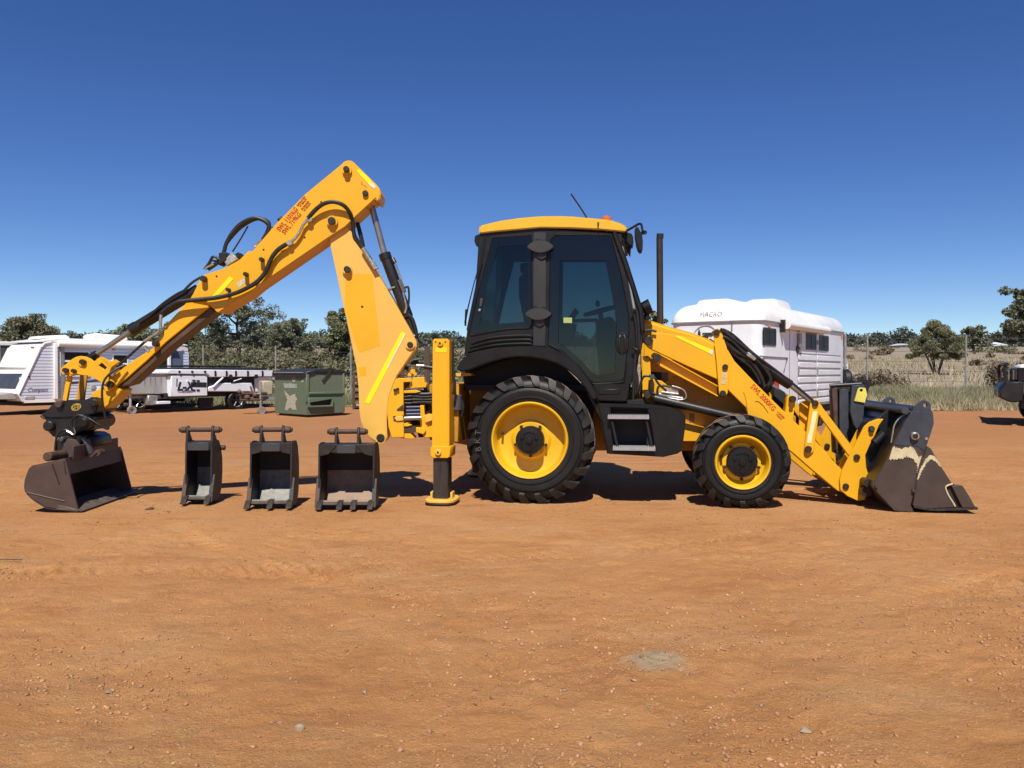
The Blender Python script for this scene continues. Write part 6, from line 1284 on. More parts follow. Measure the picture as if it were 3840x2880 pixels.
for yy in (.25, 1.0, 1.7): rk.rod(TF.w(tx(688), yy, tzz(700, 1372)), TF.w(tx(935), yy, tzz(700, 1372)), .025, 6)
for k in range(7): rk.rod(TF.w(tx(688) + (tx(935) - tx(688)) * k / 6, .25, tzz(700, 1372)), TF.w(tx(688) + (tx(935) - tx(688)) * k / 6, 1.7, tzz(700, 1372)), .02, 6); rk.rod(TF.w(tx(688) + (tx(935) - tx(688)) * k / 6, .25, tzz(700, 1388)), TF.w(tx(688) + (tx(935) - tx(688)) * k / 6, .25, tzz(700, 1372)), .02, 6)
tpart("roof_rack", rk, BLKI)
tpart("chassis", MB().box(TF, x0 - .1, tx(985), .2, TWD - .2, tzz(800, 1488), tzz(800, 1472)), BLKI, .01)
tpart("stone_guard", MB().pp(TF, [(748, 1492), (800, 1490), (800, 1525), (748, 1530)], .2, .3), BLKI)
tpart("nose_box", MB().pp(TF, [(480, 1404), (620, 1398), (664, 1395), (666, 1476), (500, 1480), (478, 1470)], .25, TWD - .25), GRYP, .03)
tpart("nose_top", MB().pp(TF, [(486, 1402), (556, 1398), (640, 1390), (668, 1396), (660, 1402)], .2, TWD - .2), WHT2, .02)
for a in (540, 562, 602, 580): tpart("panel_streak", MB().pp(TF, [(a, 1415), (a + 5, 1415), (a + 2, 1450)], .244, .27), mat("dull_streak", (.28, .28, .27), .5) if "dull_streak" not in bpy.data.materials else bpy.data.materials["dull_streak"])  # duller grey wedges laid on the nose box side
tpart("drawbar", MB().box(TF, tx(430), x0, TWD / 2 - .5, TWD / 2 - .4, .50, .60).box(TF, tx(430), x0, TWD / 2 + .3, TWD / 2 + .4, .50, .60), GALV, .01)
tpart("battery_box", MB().pp(TF, [(555, 1483), (592, 1483), (592, 1518), (556, 1520)], .2, .5), GALV, .02)
tpart("step", MB().pp(TF, [(592, 1506), (640, 1504), (640, 1514), (592, 1516)], .1, .5), WHT2, .01)
jw = tpart("jockey_wheel", MB().rod(TF.p(489, 1462, .4), TF.p(489, 1535, .4), .042), mat("bright_galvanised", (.62, .62, .62), .35, metal=.5))
MB().lathe(TF, TF.q(494, 1548, .4)[0], .14, [(.05, .36), (.13, .34), (.14, .40), (.13, .46), (.05, .44)], 20, closed=True).build("wheel", GALV, jw)
MB().rod(TF.p(489, 1470, .4), TF.p(510, 1478, .4), .03).build("clamp", GALV, jw)
roadwheel(TF, tx(893, 1500), .35, .05, ct, alloy=False, wd=.26)
tpart("wheel_guard", MB().tube([TF.w(tx(862), .12, .62), TF.w(tx(878), .12, tzz(880, 1452)), TF.w(tx(922), .12, tzz(920, 1452)), TF.w(tx(938), .12, .72)], .06, 6), BLKI)
# second trailer's hitch beside the skip
HFm = Frame(-8.0, 26.3, 0, R(30))
ht = thing("trailer_hitch", HFm, "rusty trailer drawbar with a bare jockey wheel standing left of the green skip", "trailer drawbar")
hp_ = lambda px, py, y=0: HFm.p(px, py, y)
MB().rod(hp_(976, 1462), hp_(978, 1535), .035).rod(hp_(960, 1478), hp_(976, 1474), .02).build("jockey_post", GALV, ht)
MB().lathe(HFm, HFm.q(981, 1546, 0)[0], .13, [(.04, -.05), (.12, -.05), (.13, 0), (.12, .05), (.04, .05)], 20, closed=True).build("jockey_wheel", GALV, ht)
MB().rod(hp_(905, 1478), hp_(1000, 1475, .2), .05).rod(hp_(900, 1495, .3), hp_(975, 1478), .04).rod(hp_(900, 1500), hp_(985, 1498), .035).rod(hp_(940, 1450, .3), hp_(952, 1490), .03).build("drawbar", RUST, ht)
mbx = MB()
for k in range(9): mbx.blob(hp_(900 + 9 * k + rng.integers(-4, 5), 1468 + (k * 37 % 30), .1 * (k % 3)), .07 + .03 * (k % 2), .08, .07, 7, 5)
mbx.build("coupling", mat("muddy_fittings", (.16, .12, .09), .8, var=.5, scale=9), ht, ang=20)
MB().box(HFm, HFm.q(985, 1470, .3)[0], HFm.q(1024, 1470, .3)[0], .3, .9, .62, HFm.q(1000, 1428, .3)[1]).build("cream_toolbox", CREAM, ht, .03)
MB().box(HFm, HFm.q(970, 1470, .3)[0], HFm.q(1030, 1470, .3)[0], .25, 1.0, .42, .55).build("frame_rail", GALV, ht, .01)
MB().rod(hp_(984, 1552), hp_(1025, 1543, .2), .03).rod(hp_(990, 1540, .1), hp_(1020, 1555, .1), .03).build("chain", RUST, ht)

# ------------------------------------------------------------------ green skip bin
KF = Frame(-6.02, 24.3, 0, R(46))
sk = thing("skip_bin", KF, "dented green steel rubbish skip with black lids and peeling white sticker", "skip bin")
def kpart(name, mb, m, bevel=.0, **k): return mb.build(name, m, sk, bevel, **k)
KX, KY, KZ0, KZ1 = 1.28, 1.85, .08, 1.33
kpart("body", MB().prism(KF, [(0, KZ0), (KX, KZ0 + .03), (KX, KZ1), (0, KZ1 - .01)], 0, KY), GREEN, .015)
kpart("base_rail", MB().box(KF, .1, KX - .1, .1, KY - .1, .0, KZ0 + .01), RUST)
q = lambda px, py: KF.q(px, py, 0)
a0, a1 = q(1160, 1500)[0], q(1238, 1500)[0]; z0, z1 = q(1200, 1520)[1], q(1200, 1497)[1]
kpart("fork_pocket", MB().prism(KF, [(a0 - .08, z0 - .05), (a1 + .05, z0 - .05), (a1 + .05, z1 + .05), (a0 - .08, z1 + .05)], -.10, .0, [[(a0, z0), (a1, z0), (a1, z1), (a0 - .04, (z0 + z1) / 2)]]), GREEN, .01)
kpart("pocket_hole", MB().box(KF, a0 - .03, a1, -.012, .01, z0, z1), BLKI)
kpart("rib", MB().box(KF, .03, KX, -.05, .0, q(1200, 1478)[1], q(1200, 1470)[1]), GREEN, .01)
kpart("corner_post", MB().box(KF, -.05, .04, -.05, .05, q(1148, 1508)[1], KZ1 - .05), GREEN, .01)
kpart("corner_post", MB().box(KF, KX - .05, KX + .02, -.03, .03, KZ0 + .05, KZ1), GREEN, .01)
kpart("lid", MB().prism(KF, [(-.04, KZ1 - .12), (-.05, KZ1 + .03), (.3, KZ1 + .10), (KX * .6, KZ1 + .13), (KX + .05, KZ1 + .06), (KX + .05, KZ1 - .01), (.3, KZ1 + .0)], -.04, KY + .06), BINBLK, .015)
kpart("lid_lip", MB().box(KF, -.06, -.04, -.02, KY + .05, KZ1 - .13, KZ1 + .0), BINBLK, .008)
kpart("lid_rail", MB().rod(KF.w(-.075, .1, KZ1 + .005), KF.w(-.075, KY - .1, KZ1 + .005), .018), GALV)
kpart("hasp_bar", MB().rod(KF.w(q(1208, 1428)[0], -.03, q(1208, 1428)[1]), KF.w(q(1240, 1388)[0], -.03, q(1240, 1388)[1]), .03, 6), BINBLK)
KL = Frame(KF.w(0, KY, 0).x, KF.w(0, KY, 0).y, 0, KF.yaw - R(90))      # left face: x runs from its far edge to the corner
ql = lambda px, py: KL.q(px, py, 0)
def kpoly(pts): return [ql(a, b) for a, b in pts]
kpart("peeling_sticker", MB().prism(KL, kpoly(ragged([(1066, 1465), (1085, 1485), (1108, 1478), (1112, 1500), (1108, 1515), (1112, 1536), (1098, 1538), (1090, 1528), (1080, 1536), (1068, 1538), (1072, 1510), (1078, 1500), (1070, 1480)], 2.5, 3, 3)), -.006, .002), PEEL)
kpart("skip_sign_panel", MB().prism(KL, kpoly(ragged([(1063, 1436), (1113, 1440), (1113, 1456), (1066, 1454)], 1.6, 8, 4)), -.005, .002), mat("faded_sign_white", (.42, .47, .41), .6, var=.3, scale=14, dust=.8, dustcol=(.14, .17, .11), dscale=9))
for (a, b) in ((1100, 1425), (1130, 1428), (1135, 1422)):
    kpart("paint_scar", MB().prism(KL, kpoly([(a, b), (a + 6, b - 3), (a + 8, b + 4), (a + 2, b + 7)]), -.005, .002), PEEL)
ring = MB().lathe(KL, *ql(1102, 1422), [(.09, -.006), (.09, .0), (.05, .0), (.05, -.006)], 14, closed=True)
kpart("painted_ring", ring, PEEL)
text("sign_lettering", "BUNTREE", .11, KL.w(ql(1090, 1449)[0], -.007, ql(1090, 1449)[1]), KL.ax, (0, 0, 1), mat("faded_green_letters", (.10, .19, .14), .6), sk) if False else None

# ------------------------------------------------------------------ rusty steel rack behind the boom
RF = Frame(-5.4, 28.5, 0, R(10))
rk2 = thing("steel_rack", RF, "rusty steel rack stacked with bars, half hidden right of the skip", "steel rack")
for k in range(5): MB().box(RF, -.1, 2.4, .0, .9, .12 + k * .22, .17 + k * .22).build("shelf", RUST, rk2, .006)
for x in (-.1, .75, 1.6, 2.35): MB().box(RF, x, x + .09, -.03, .06, 0, 1.36).build("upright", RUST, rk2, .006)
for k in range(14):
    MB().rod(RF.w(-.1 + .03 * (k % 3), .1 + .055 * k, .20 + .22 * (k % 4)), RF.w(2.35, .1 + .055 * k, .2 + .22 * (k % 4)), .022, 6).build("bar", RUST if k % 2 else GALV, rk2)
PFm = Frame(-2.85, 28.0, tz(-2.85, 28.0), 0)
pp_ = thing("steel_post", PFm, "thick rusty steel post standing between the boom and the stabiliser leg", "post")
MB().box(PFm, -.12, .06, 0, .16, 0, 2.12).build("post_body", mat("brown_post", (.085, .055, .042), .8, var=.3), pp_, .01)
MB().box(PFm, -.02, .0, -.02, .0, .9, 2.3).build("stay", RUST, pp_, .003)

# ------------------------------------------------------------------ four wheel drive at the right edge
UF = Frame(11.0, 18.0, tz(11.2, 18.2), R(-27))
ut = thing("parked_ute", UF, "white four wheel drive with black steel bumper cut off by the right edge", "four wheel drive")
def upart(name, mb, m, bevel=.0, **k): return mb.build(name, m, ut, bevel, **k)
z0u = UF.o.z
upart("bumper", MB().prism(UF, [(-.32, .62), (-.34, .80), (-.20, .98), (.12, .98), (.12, .55), (-.12, .52)], -.08, 1.85), BLKP, .03)
upart("bonnet", MB().prism(UF, [(.02, 1.28), (.1, 1.36), (1.4, 1.45), (1.5, 1.30), (.05, 1.22)], .02, 1.76), WHT, .03)
upart("wing", MB().prism(UF, [(.0, .95), (.0, 1.28), (1.5, 1.32), (1.5, .60), (1.05, .62), (.9, .97), (.2, .98)], .0, .10), BLK, .02)
upart("grille", MB().box(UF, -.03, .05, .15, 1.62, .95, 1.27), BLKI, .02)
hl = upart("headlight", MB().box(UF, -.05, .04, .04, .46, 1.0, 1.24), mat("smoked_lens", (.02, .02, .022), .12, coat=.5), .02)
upart("headlight", MB().box(UF, -.05, .04, 1.3, 1.72, 1.0, 1.24), bpy.data.materials["smoked_lens"], .02)
upart("bull_bar", MB().tube(smooth([UF.w(-.2, -.02, .95), UF.w(-.24, -.02, 1.28), UF.w(-.18, .12, 1.36), UF.w(-.18, 1.65, 1.36), UF.w(-.24, 1.8, 1.28), UF.w(-.2, 1.8, .95)], 4), .04, 8), BLKP)
upart("number_plate", MB().box(UF, -.345, -.33, .25, .62, .64, .78), GRYP)
upart("cab", MB().prism(UF, [(1.4, .6), (1.4, 1.42), (2.0, 1.95), (3.6, 1.95), (3.8, 1.3), (3.8, .6)], .02, 1.76), WHT, .05)
upart("side_window", MB().prism(UF, [(1.62, 1.40), (2.02, 1.85), (3.4, 1.85), (3.6, 1.4)], .005, .03), BLK)
upart("windscreen", MB().prism(UF, [(1.40, 1.45), (1.44, 1.42), (2.0, 1.9), (1.96, 1.92)], .12, 1.66), BLK)
upart("body_side", MB().box(UF, 1.5, 5.0, .0, 1.78, .55, 1.3), WHT, .04)
for x in (.56, 3.9):
    for y0 in (.0, 1.55):
        MB().lathe(UF, x, .40, [(.05, y0 + .03), (.22, y0 + .03), (.25, y0), (.37, y0), (.40, y0 + .05), (.40, y0 + .2), (.37, y0 + .25), (.05, y0 + .25)], 28).build("wheel", RUB, ut)
upart("chassis", MB().box(UF, .2, 4.8, .3, 1.5, .35, .6), BLKI)

# ------------------------------------------------------------------ wire fence along the paddock
fo = Frame(FA.x, FA.y, 0, math.atan2(FB.y - FA.y, FB.x - FA.x))
fence = thing("wire_fence", fo, "grey steel post and wire fence running along the paddock behind the yard", "fence")
step = (FB - FA).length / 9
for k in range(-3, 12):
    p_ = FA.lerp(FB, k / 9); h = 2.30 - .18 * max(0, min(1, k / 8)); zz = tz(p_.x, p_.y)
    MB().rod((p_.x, p_.y, zz - .1), (p_.x, p_.y, zz + h), .033, 8).build("post", POSTM, fence)
for hh in (.15, .5, .85, 1.2, 1.55, 1.8, 2.0):
    pts = []
    for k in range(-3, 12):
        p_ = FA.lerp(FB, k / 9); pts.append((p_.x, p_.y, tz(p_.x, p_.y) + hh))
    MB().tube(pts, .0055, 4).build("wire", WIRE, fence)

# ------------------------------------------------------------------ trees
def tree(name, px, d, hpx_top, basepx, wpx, label, m, nl, ls, group=None, shape="gum", seed=0, trunk=.16, cat="tree"):
    global rng
    rng = np.random.default_rng(100 + seed); r = random.Random(seed)
    X = (px - CX) / FPX * d; zb = tz(X, d) if basepx is None else EYE + (1393 - basepx) / FPX * d
    zb = tz(X, d); zt = EYE + (1393 - hpx_top) / FPX * d; H = zt - zb; W = wpx / FPX * d / 2
    F = Frame(X, d, zb, r.uniform(0, 6))
    t = thing(name, F, label, cat, group)
    tr = MB(); cl = []
    low = .30 if shape == "gum" else .16 if shape == "bush" else .2
    nlimb = 9 if shape == "gum" else 7
    top = Vector((X + r.uniform(-.1, .1) * W, d, zb + H * .80))
    pts = [Vector((X, d, zb - .1)), Vector((X + r.uniform(-.1, .1) * W, d + r.uniform(-.1, .1) * W, zb + H * low)), Vector((X + r.uniform(-.15, .15) * W, d, zb + H * .55)), top]
    sp = smooth(pts, 4)
    tr.tube(sp, [trunk * (1 - .85 * i / (len(sp) - 1)) for i in range(len(sp))], 7)
    if shape == "bush":
        tr = MB(); cl = []
        for i in range(7):
            a = 2 * math.pi * i / 7 + r.random() * .5; e = Vector((X + math.cos(a) * W * r.uniform(.35, .7), d + math.sin(a) * W * r.uniform(.35, .7), zb + H * r.uniform(.5, .75)))
            b0 = Vector((X + math.cos(a) * .08, d + math.sin(a) * .08, zb - .05)); lp = smooth([b0, b0.lerp(e, .45) + Vector((0, 0, H * .03)), e], 5); tr.tube(lp, [trunk * .62 * (1 - .85 * k / (len(lp) - 1)) for k in range(len(lp))], 6)
        for k in range(64):
            a = r.uniform(0, 2 * math.pi); u = r.random() ** .5; hh = r.uniform(.36, .97); wd = (1 - max(0, (hh - .5) / .5) ** 1.5) * (.8 + .2 * min(1, (hh - .3) / .15))
            cl.append((Vector((X + math.cos(a) * W * u * wd * .92, d + math.sin(a) * W * u * wd * .92, zb + H * (hh - .04))), W * r.uniform(.13, .24)))
    for i in range(nlimb if shape != "bush" else 0):
        a = 2 * math.pi * (i + r.random() * .7) / nlimb; u = low + (.78 - low) * (i % 4) / 3.5; p0 = sp[min(len(sp) - 1, int(u / .8 * (len(sp) - 1)))]
        rad = W * r.uniform(.5, .92) * (math.sin(math.pi * min(.95, max(.2, u + .12))) ** .5)
        e = Vector((X + rad * math.cos(a), d + rad * math.sin(a), zb + H * min(.93, u + r.uniform(.10, .28))))
        mid = p0.lerp(e, .5) + Vector((0, 0, -.05 * H))
        ls_ = smooth([p0, mid, e], 4); tr.tube(ls_, [trunk * .5 * (1 - .85 * k / (len(ls_) - 1)) for k in range(len(ls_))], 5)
        for q_ in range(14 if shape == "gum" else 5):
            c = e.lerp(p0, r.random() * .55) + Vector((r.gauss(0, .17) * W, r.gauss(0, .17) * W, r.gauss(0, .07) * H))
            cl.append((c, W * (r.uniform(.08, .17) if shape == "gum" else r.uniform(.16, .28))))
    for k in range(16 if shape == "gum" else 0 if shape == "bush" else 10):
        th = r.uniform(0, 2 * math.pi); cl.append((Vector((X + math.cos(th) * W * r.uniform(.1, .5), d + math.sin(th) * W * r.uniform(.1, .5), zb + H * r.uniform(.66, .97))), W * (r.uniform(.08, .15) if shape == "gum" else r.uniform(.16, .26))))
    if shape == "never":
        for k in range(16):
            th = r.uniform(0, 2 * math.pi); cl.append((Vector((X + math.cos(th) * W * r.uniform(.3, .9), d + math.sin(th) * W * r.uniform(.3, .9), zb + H * r.uniform(.42, .72))), W * r.uniform(.17, .28)))
    if shape == "dense":
        for k in range(26):
            th = r.uniform(0, 2 * math.pi); h_ = r.uniform(.16, .9); wd = math.sin(math.pi * min(1, h_ * .92 + .12)) ** .6
            cl.append((Vector((X + math.cos(th) * W * r.uniform(.2, .82) * wd, d + math.sin(th) * W * r.uniform(.2, .82) * wd, zb + H * h_)), W * r.uniform(.2, .34)))
    tr.build("trunk", BARK, t)
    per = nl // len(cl); P = []
    for c, rad in cl:
        g_ = rng.normal(size=(per, 3)); g_ /= (np.linalg.norm(g_, axis=1)[:, None] + 1e-6); g_ *= (rng.random(per) ** .45)[:, None]
        P.append(np.array(c) + g_ * rad * np.array([1, 1, .72]))
    P = np.concatenate(P); P[:, 2] = np.clip(P[:, 2], zb + .05 * H, zb + H)
    quads("crown", leaf_cards(P, ls), m, t, t.matrix_basis.inverted())
    return t
G1 = "gum trees behind the fence"
tree("gum_tree", 890, 78, 1082, None, 370, "large open crowned gum tree rising behind the white camper trailer", LEAF1, 20000, .105, None, "gum", 1, .26)
tree("gum_tree", 655, 84, 1205, None, 230, "dark gum tree standing behind the caravan's rear end, under the digging arm", LEAF1, 14000, .105, None, "gum", 2, .2)
tree("gum_tree", 1095, 88, 1200, None, 230, "slender gum tree with small separate leaf clumps behind the green skip", LEAF1, 14000, .105, None, "gum", 13, .2)
tree("bushy_tree", 1285, 62, 1160, None, 185, "dense rounded olive green tree beside the boom", LEAF2, 16000, .10, None, "dense", 4, .18)
tree("bushy_tree", 100, 62, 1178, None, 250, "rounded grey green tree rising behind the white caravan's nose", LEAF3, 15000, .11, None, "dense", 5, .2)
tree("bushy_tree", 3510, 47, 1196, None, 225, "low spreading wattle tree standing alone in the dry paddock", LEAF2, 30000, .045, None, "bush", 6, .10)
tree("gum_tree", 3900, 52, 1070, None, 330, "tall gum tree leaning in at the right edge of the photo", LEAF1, 24000, .11, None, "gum", 17, .2)
tree("gum_tree", 3655, 130, 1222, None, 110, "small crowned gum tree standing above the far tree line on the right", LEAF1, 3500, .28, None, "gum", 8, .2)
tree("gum_tree", 2440, 70, 1168, None, 170, "gum tree mostly hidden behind the bonnet and exhaust stack", LEAF3, 4500, .2, None, "gum", 9, .2)
tree("gum_tree", 500, 95, 1220, None, 260, "distant gum tree showing over the caravan roof beside the hydraulic ram", LEAF1, 11000, .13, None, "gum", 10, .2)
# scrub massed behind the fence and the far wood
def mass(name, items, m, per, ls, kind='stuff', seed=3):
    global rng
    rng = np.random.default_rng(seed); P = []
    for (x, y, zb, w_, h_) in items:
        nb = 7
        for k in range(nb):
            th = rng.random() * 6.28; c = np.array([x + math.cos(th) * w_ * .5 * rng.random(), y + math.sin(th) * w_ * .5 * rng.random(), zb + h_ * (.25 + .55 * rng.random())])
            g_ = rng.normal(size=(per // nb, 3)); g_ /= np.linalg.norm(g_, axis=1)[:, None]; g_ *= (rng.random(per // nb) ** .4)[:, None]
            P.append(c + g_ * np.array([w_ * .33, w_ * .33, h_ * .27]))
    P = np.concatenate(P); o = quads(name, leaf_cards(P, ls), m); o['kind'] = kind; return o
r = random.Random(8); it = []
for k in range(70):
    d = r.uniform(52, 105); px = r.uniform(560, 1740); X = (px - CX) / FPX * d; it.append((X, d, tz(X, d) - .1, r.uniform(2.0, 4.5), r.uniform(1.0, 2.9) * d / 90))
mass("scrub", it, LEAF3, 1000, .13, seed=21)
it = []
for k in range(46):
    d = r.uniform(36, 50); px = r.uniform(600, 1750); X = (px - CX) / FPX * d; it.append((X, d, tz(X, d) - .1, r.uniform(.8, 2.0), r.uniform(.3, .75)))
mass("weeds", it, GRASSG, 200, .13, seed=22)
it = []
for k in range(330):
    d = r.uniform(330, 470); px = r.uniform(-300, 4300); X = (px - CX) / FPX * d
    it.append((X, d, tz(X, d) - .5, r.uniform(7, 16), (r.uniform(4.5, 7.5) if r.random() < .85 else r.uniform(7.5, 10.5))))
mass("far_wood", it, LEAFF, 420, .75, seed=23)
it = []
for k in range(40):
    d = r.uniform(60, 260); px = r.uniform(3150, 4000); X = (px - CX) / FPX * d; it.append((X, d, tz(X, d) - .05, r.uniform(1, 2.6) * d / 120, r.uniform(.4, .9) * d / 120))
mass("paddock_scrub", it, BUSHM, 120, .22, seed=24)
def bush(px, d, wpx, hpx, label, m, n, ls, seed):
    global rng
    rng = np.random.default_rng(seed); X = (px - CX) / FPX * d; zb = tz(X, d); W = wpx / FPX * d; H = hpx / FPX * d
    t = thing("bush", Frame(X, d, zb, 0), label, "bush"); P = []
    for k in range(12):
        c = np.array([X + rng.normal() * W * .24, d + rng.normal() * W * .2, zb + H * (.2 + .5 * rng.random())]); g_ = rng.normal(size=(n // 12, 3)); g_ /= np.linalg.norm(g_, axis=1)[:, None]; g_ *= (rng.random(n // 12) ** .4)[:, None]
        P.append(c + g_ * np.array([W * .26, W * .26, H * .34]))
    quads("foliage", leaf_cards(np.concatenate(P), ls, -.6), m, t, t.matrix_basis.inverted())
    st = MB()
    for k in range(6): st.rod((X + rng.normal() * W * .05, d, zb - .02), (X + rng.normal() * W * .25, d + rng.normal() * W * .15, zb + H * .6), .012, 5, .004)
    st.build("stem", BARK, t)
bush(3765, 30, 150, 125, "brown dry bush between the right fence post and the four wheel drive", BUSHM, 3000, .06, 31)
bush(3325, 31, 230, 88, "low brown bush behind the lifting ear of the loader bucket", BUSHM, 3000, .06, 32)
bush(3310, 120, 64, 30, "round brown shrub on its own in the far paddock left of the wattle", BUSHM, 900, .2, 33)
bush(3730, 150, 90, 24, "green shrub in front of the far white sheds", LEAF2, 900, .25, 34)
# far white sheds
def shed(px, d, wpx, hpx, label, yaw=0):
    X = (px - CX) / FPX * d; F = Frame(X, d, tz(X, d), yaw); W = wpx / FPX * d / 2; H = hpx / FPX * d
    t = thing("farm_shed", F, label, "shed", None)
    MB().box(F, -W, W, 0, 8, -.5, H * .62).build("wall", mat("shed_wall", (.45, .42, .36), .7) if "shed_wall" not in bpy.data.materials else bpy.data.materials["shed_wall"], t)
    mb = MB(); vs = [F.w(-W - .3, -.6, H * .6), F.w(W + .3, -.6, H * .6), F.w(W * .7, 4, H), F.w(-W * .7, 4, H), F.w(-W - .3, 8.6, H * .6), F.w(W + .3, 8.6, H * .6)]
    mb.add(vs, [(0, 1, 2, 3), (3, 2, 5, 4), (0, 3, 4), (1, 5, 2), (0, 4, 5, 1)]); mb.build("roof", WHT2, t)
    for k in (-.5, .1, .6): MB().box(F, W * k, W * k + W * .12, -.03, .02, H * .15, H * .45).build("window", BLKI, t)
shed(3400, 290, 50, 17, "long low white shed showing just left of the wattle tree")
shed(3700, 280, 44, 22, "white shed with bright roof right of the tall fence post")
shed(3745, 300, 34, 22, "second white shed, centre one of the three on the right")
shed(3790, 290, 42, 16, "farthest right white shed, partly behind the gum")
shed(3632, 280, 12, 14, "tiny white shed peeping out beside the tall fence post")

# ------------------------------------------------------------------ grass
def scatter(n, fx0, fx1, fy0, fy1, seed):
    g = np.random.default_rng(seed); return g.uniform(fx0, fx1, n), g.uniform(fy0, fy1, n), g
def strip_grass(name, n, x0, x1, depth0, depth1, h0, h1, m, seed, clump=True, wd=.022):
    global rng
    rng = np.random.default_rng(seed)
    x = rng.uniform(x0, x1, n); u = rng.random(n); y = edge_y(x) + depth0 + (depth1 - depth0) * u
    k = vnoise(x * 1.1, y * 1.1, seed); keep = k > .36 if clump else k > -1
    x, y, k = x[keep], y[keep], k[keep]
    h = (h0 + (h1 - h0) * rng.random(len(x))) * (.45 + .9 * k)
    o = quads(name, blades(x, y, h, np.full(len(x), wd) * (.6 + .8 * rng.random(len(x))), .9), m); o['kind'] = 'stuff'; return o
strip_grass("dry_grass", 70000, 3, 26, .2, 7.5, .10, .36, GRASSM, 41, True, .015)
strip_grass("green_grass", 60000, 3, 26, .8, 6.8, .10, .38, GRASSG, 42, True, .015)
strip_grass("grass_fringe", 9000, 2, 26, -.5, .8, .06, .22, GRASSM, 43)
strip_grass("left_grass", 30000, -20, 4, -.4, 7, .12, .42, GRASSG, 44)
strip_grass("paddock_grass", 70000, -40, 75, 6, 75, .10, .34, GRASSM, 45, True, .05)
gw = []
for k in range(60):
    X, d = r.uniform(-15, -6.8), r.uniform(30.6, 32.5); gw.append((X, d, 0, r.uniform(.3, .8), r.uniform(.05, .16)))
mass("yard_weeds", gw, GRASSG, 140, .05, seed=46)

# ------------------------------------------------------------------ stones and gravel
def stones(name, n, seed, rmin, rmax, zone, m):
    g = np.random.default_rng(seed); tmpl = bmesh.new(); bmesh.ops.create_icosphere(tmpl, subdivisions=1, radius=1.0)
    V = np.array([v.co[:] for v in tmpl.verts]); Fc = np.array([[v.index for v in f.verts] for f in tmpl.faces]); tmpl.free()
    x, y, s = zone(g, n); n = len(x)
    s = s if s is not None else rmin + (rmax - rmin) * g.random(n) ** 4
    z = ground_z(x, y)
    sc = s[:, None] * (0.65 + .7 * g.random((n, 3))) * np.array([1, 1, .72])
    an = g.random(n) * 6.28; jit = 1 + .22 * g.normal(size=(n, len(V), 1)).clip(-1.5, 1.5)
    P = V[None] * jit * sc[:, None, :]
    c, q = np.cos(an)[:, None], np.sin(an)[:, None]
    X = P[:, :, 0] * c - P[:, :, 1] * q + x[:, None]; Y = P[:, :, 0] * q + P[:, :, 1] * c + y[:, None]; Z = P[:, :, 2] + (z + s * .28)[:, None]
    co = np.stack([X, Y, Z], -1).reshape(-1, 3); fa = (Fc[None] + (np.arange(n) * len(V))[:, None, None]).reshape(-1, 3)
    me = bpy.data.meshes.new(name); me.vertices.add(len(co)); me.vertices.foreach_set("co", co.ravel()); me.loops.add(fa.size); me.loops.foreach_set("vertex_index", fa.ravel().astype(np.int32))
    me.polygons.add(len(fa)); me.polygons.foreach_set("loop_start", np.arange(0, fa.size, 3, dtype=np.int32)); me.update(calc_edges=True); me.materials.append(m)
    o = bpy.data.objects.new(name, me); COL.objects.link(o); o['kind'] = 'stuff'; return o
def zone(g, n):
    d = 1.9 + 7.5 * g.random(n) ** 1.5; x = (g.random(n) - .5) * 1.45 * d
    k = vnoise(x * 1.1, d * 1.1, 9) * .7 + vnoise(x * 3.2, d * 3.2, 12) * .3; near = np.clip((4.6 - d) / 2.5, 0, 1)
    keep = g.random(n) < np.clip((k - .42) * 3.2, 0.05, 1) * (.35 + .75 * near); return x[keep], d[keep], None
stones("gravel", 90000, 51, .0022, .011, zone, PEBBLE)
def zone2(g, n):
    d = 1.9 + 4.2 * g.random(n) ** 1.2; x = (g.random(n) - .5) * 1.4 * d; k = vnoise(x * 1.1, d * 1.1, 9); keep = g.random(n) < np.clip((k - .35) * 2.4, 0.03, 1); return x[keep], d[keep], None
stones("pale_gravel", 6500, 52, .004, .013, zone2, mat("pale_pebbles", (.52, .29, .145), .9, var=.4, scale=2.5))
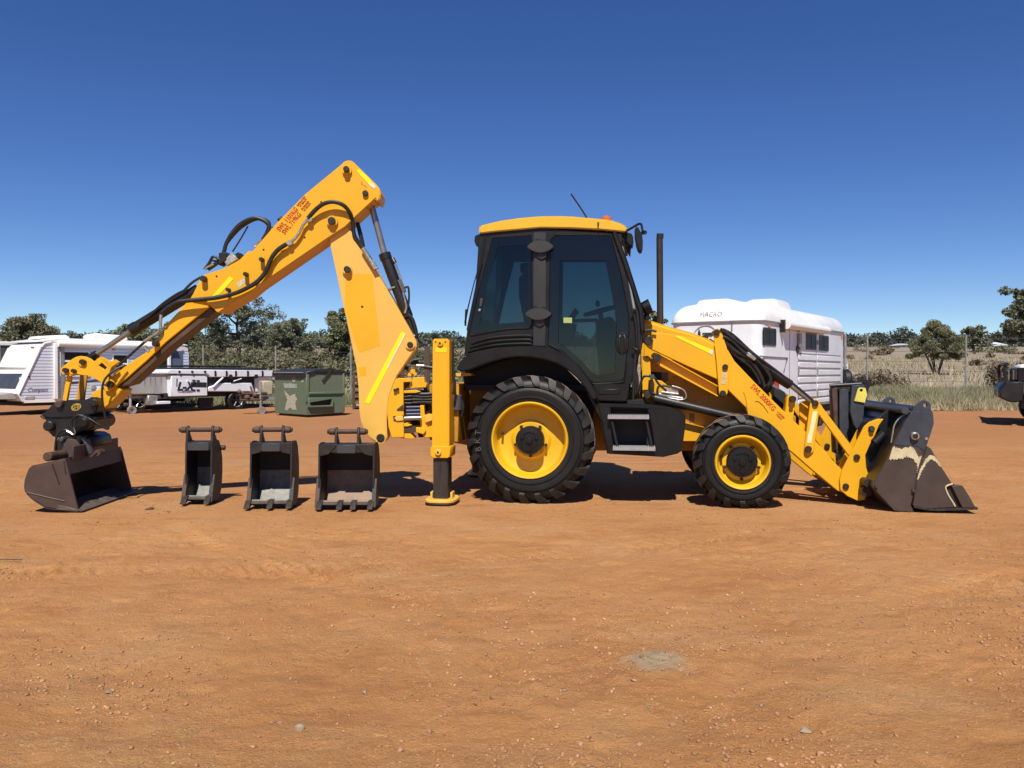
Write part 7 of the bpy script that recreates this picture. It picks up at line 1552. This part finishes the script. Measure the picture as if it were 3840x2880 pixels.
def rock(px, py, wpx, hpx, label, m, seed):
    g = pxw(px, py + hpx * .3); s = wpx / FPX * g.y / 2; rr_ = random.Random(seed)
    bm = bmesh.new(); bmesh.ops.create_icosphere(bm, subdivisions=2, radius=1)
    pl = [(Vector((rr_.gauss(0, 1), rr_.gauss(0, 1), rr_.gauss(0, 1))).normalized(), rr_.uniform(.55, .85)) for _ in range(9)]
    for v in bm.verts:
        for n_, h_ in pl:
            k = v.co.dot(n_)
            if k > h_: v.co -= n_ * (k - h_)
        v.co = Vector((v.co.x * s, v.co.y * s * .9, v.co.z * s * hpx / wpx * 1.15))
    me = bpy.data.meshes.new("stone"); bm.to_mesh(me); bm.free(); me.materials.append(m)
    o = bpy.data.objects.new("stone", me); COL.objects.link(o); o.location = (g.x, g.y, float(ground_z(np.array([g.x]), np.array([g.y]))[0]) + s * hpx / wpx * .55); o.rotation_euler.z = rr_.uniform(0, 6)
    return tag(o, label, "stone", "loose stones on the dirt")
GREYSTN = mat("grey_stone", (.30, .25, .20), .85, var=.3, scale=30)
REDSTN = mat("red_stone", (.40, .22, .12), .9, var=.3, scale=30)
rock(1124, 2723, 40, 26, "pale square edged stone near the bottom left, larger than those near it", STONE, 1)
rock(1020, 2703, 26, 12, "left one of two flat buff stones lying side by side", REDSTN, 2)
rock(1048, 2703, 26, 12, "right one of two flat buff stones lying side by side", REDSTN, 3)
rock(408, 2584, 28, 15, "small grey stone lying alone in the left foreground", GREYSTN, 4)
rock(1611, 2729, 27, 22, "round pinkish stone in the foreground left of the bottom middle", REDSTN, 5)
rock(1368, 2590, 22, 18, "small angular pale stone above the round pinkish stone", STONE, 6)
rock(3019, 2718, 52, 22, "flat buff stone lying alone at the lower right", STONE, 7)
rock(2522, 2702, 30, 18, "reddish stone to the left of the flat buff stone", REDSTN, 8)
rock(560, 1908, 36, 12, "dark flat clod of earth left of the narrowest bucket", mat("dark_clod", (.12, .06, .035), .9), 9)
# dry stick
sg = pxw(40, 2106)
stk = MB().tube([(sg.x - .25, sg.y, .012), (sg.x - .05, sg.y + .01, .016), (sg.x + .07, sg.y + .02, .010)], .004, 6).build("stick", BARK)
tag(stk, "thin dark stick lying on the dirt at the left edge", "stick")
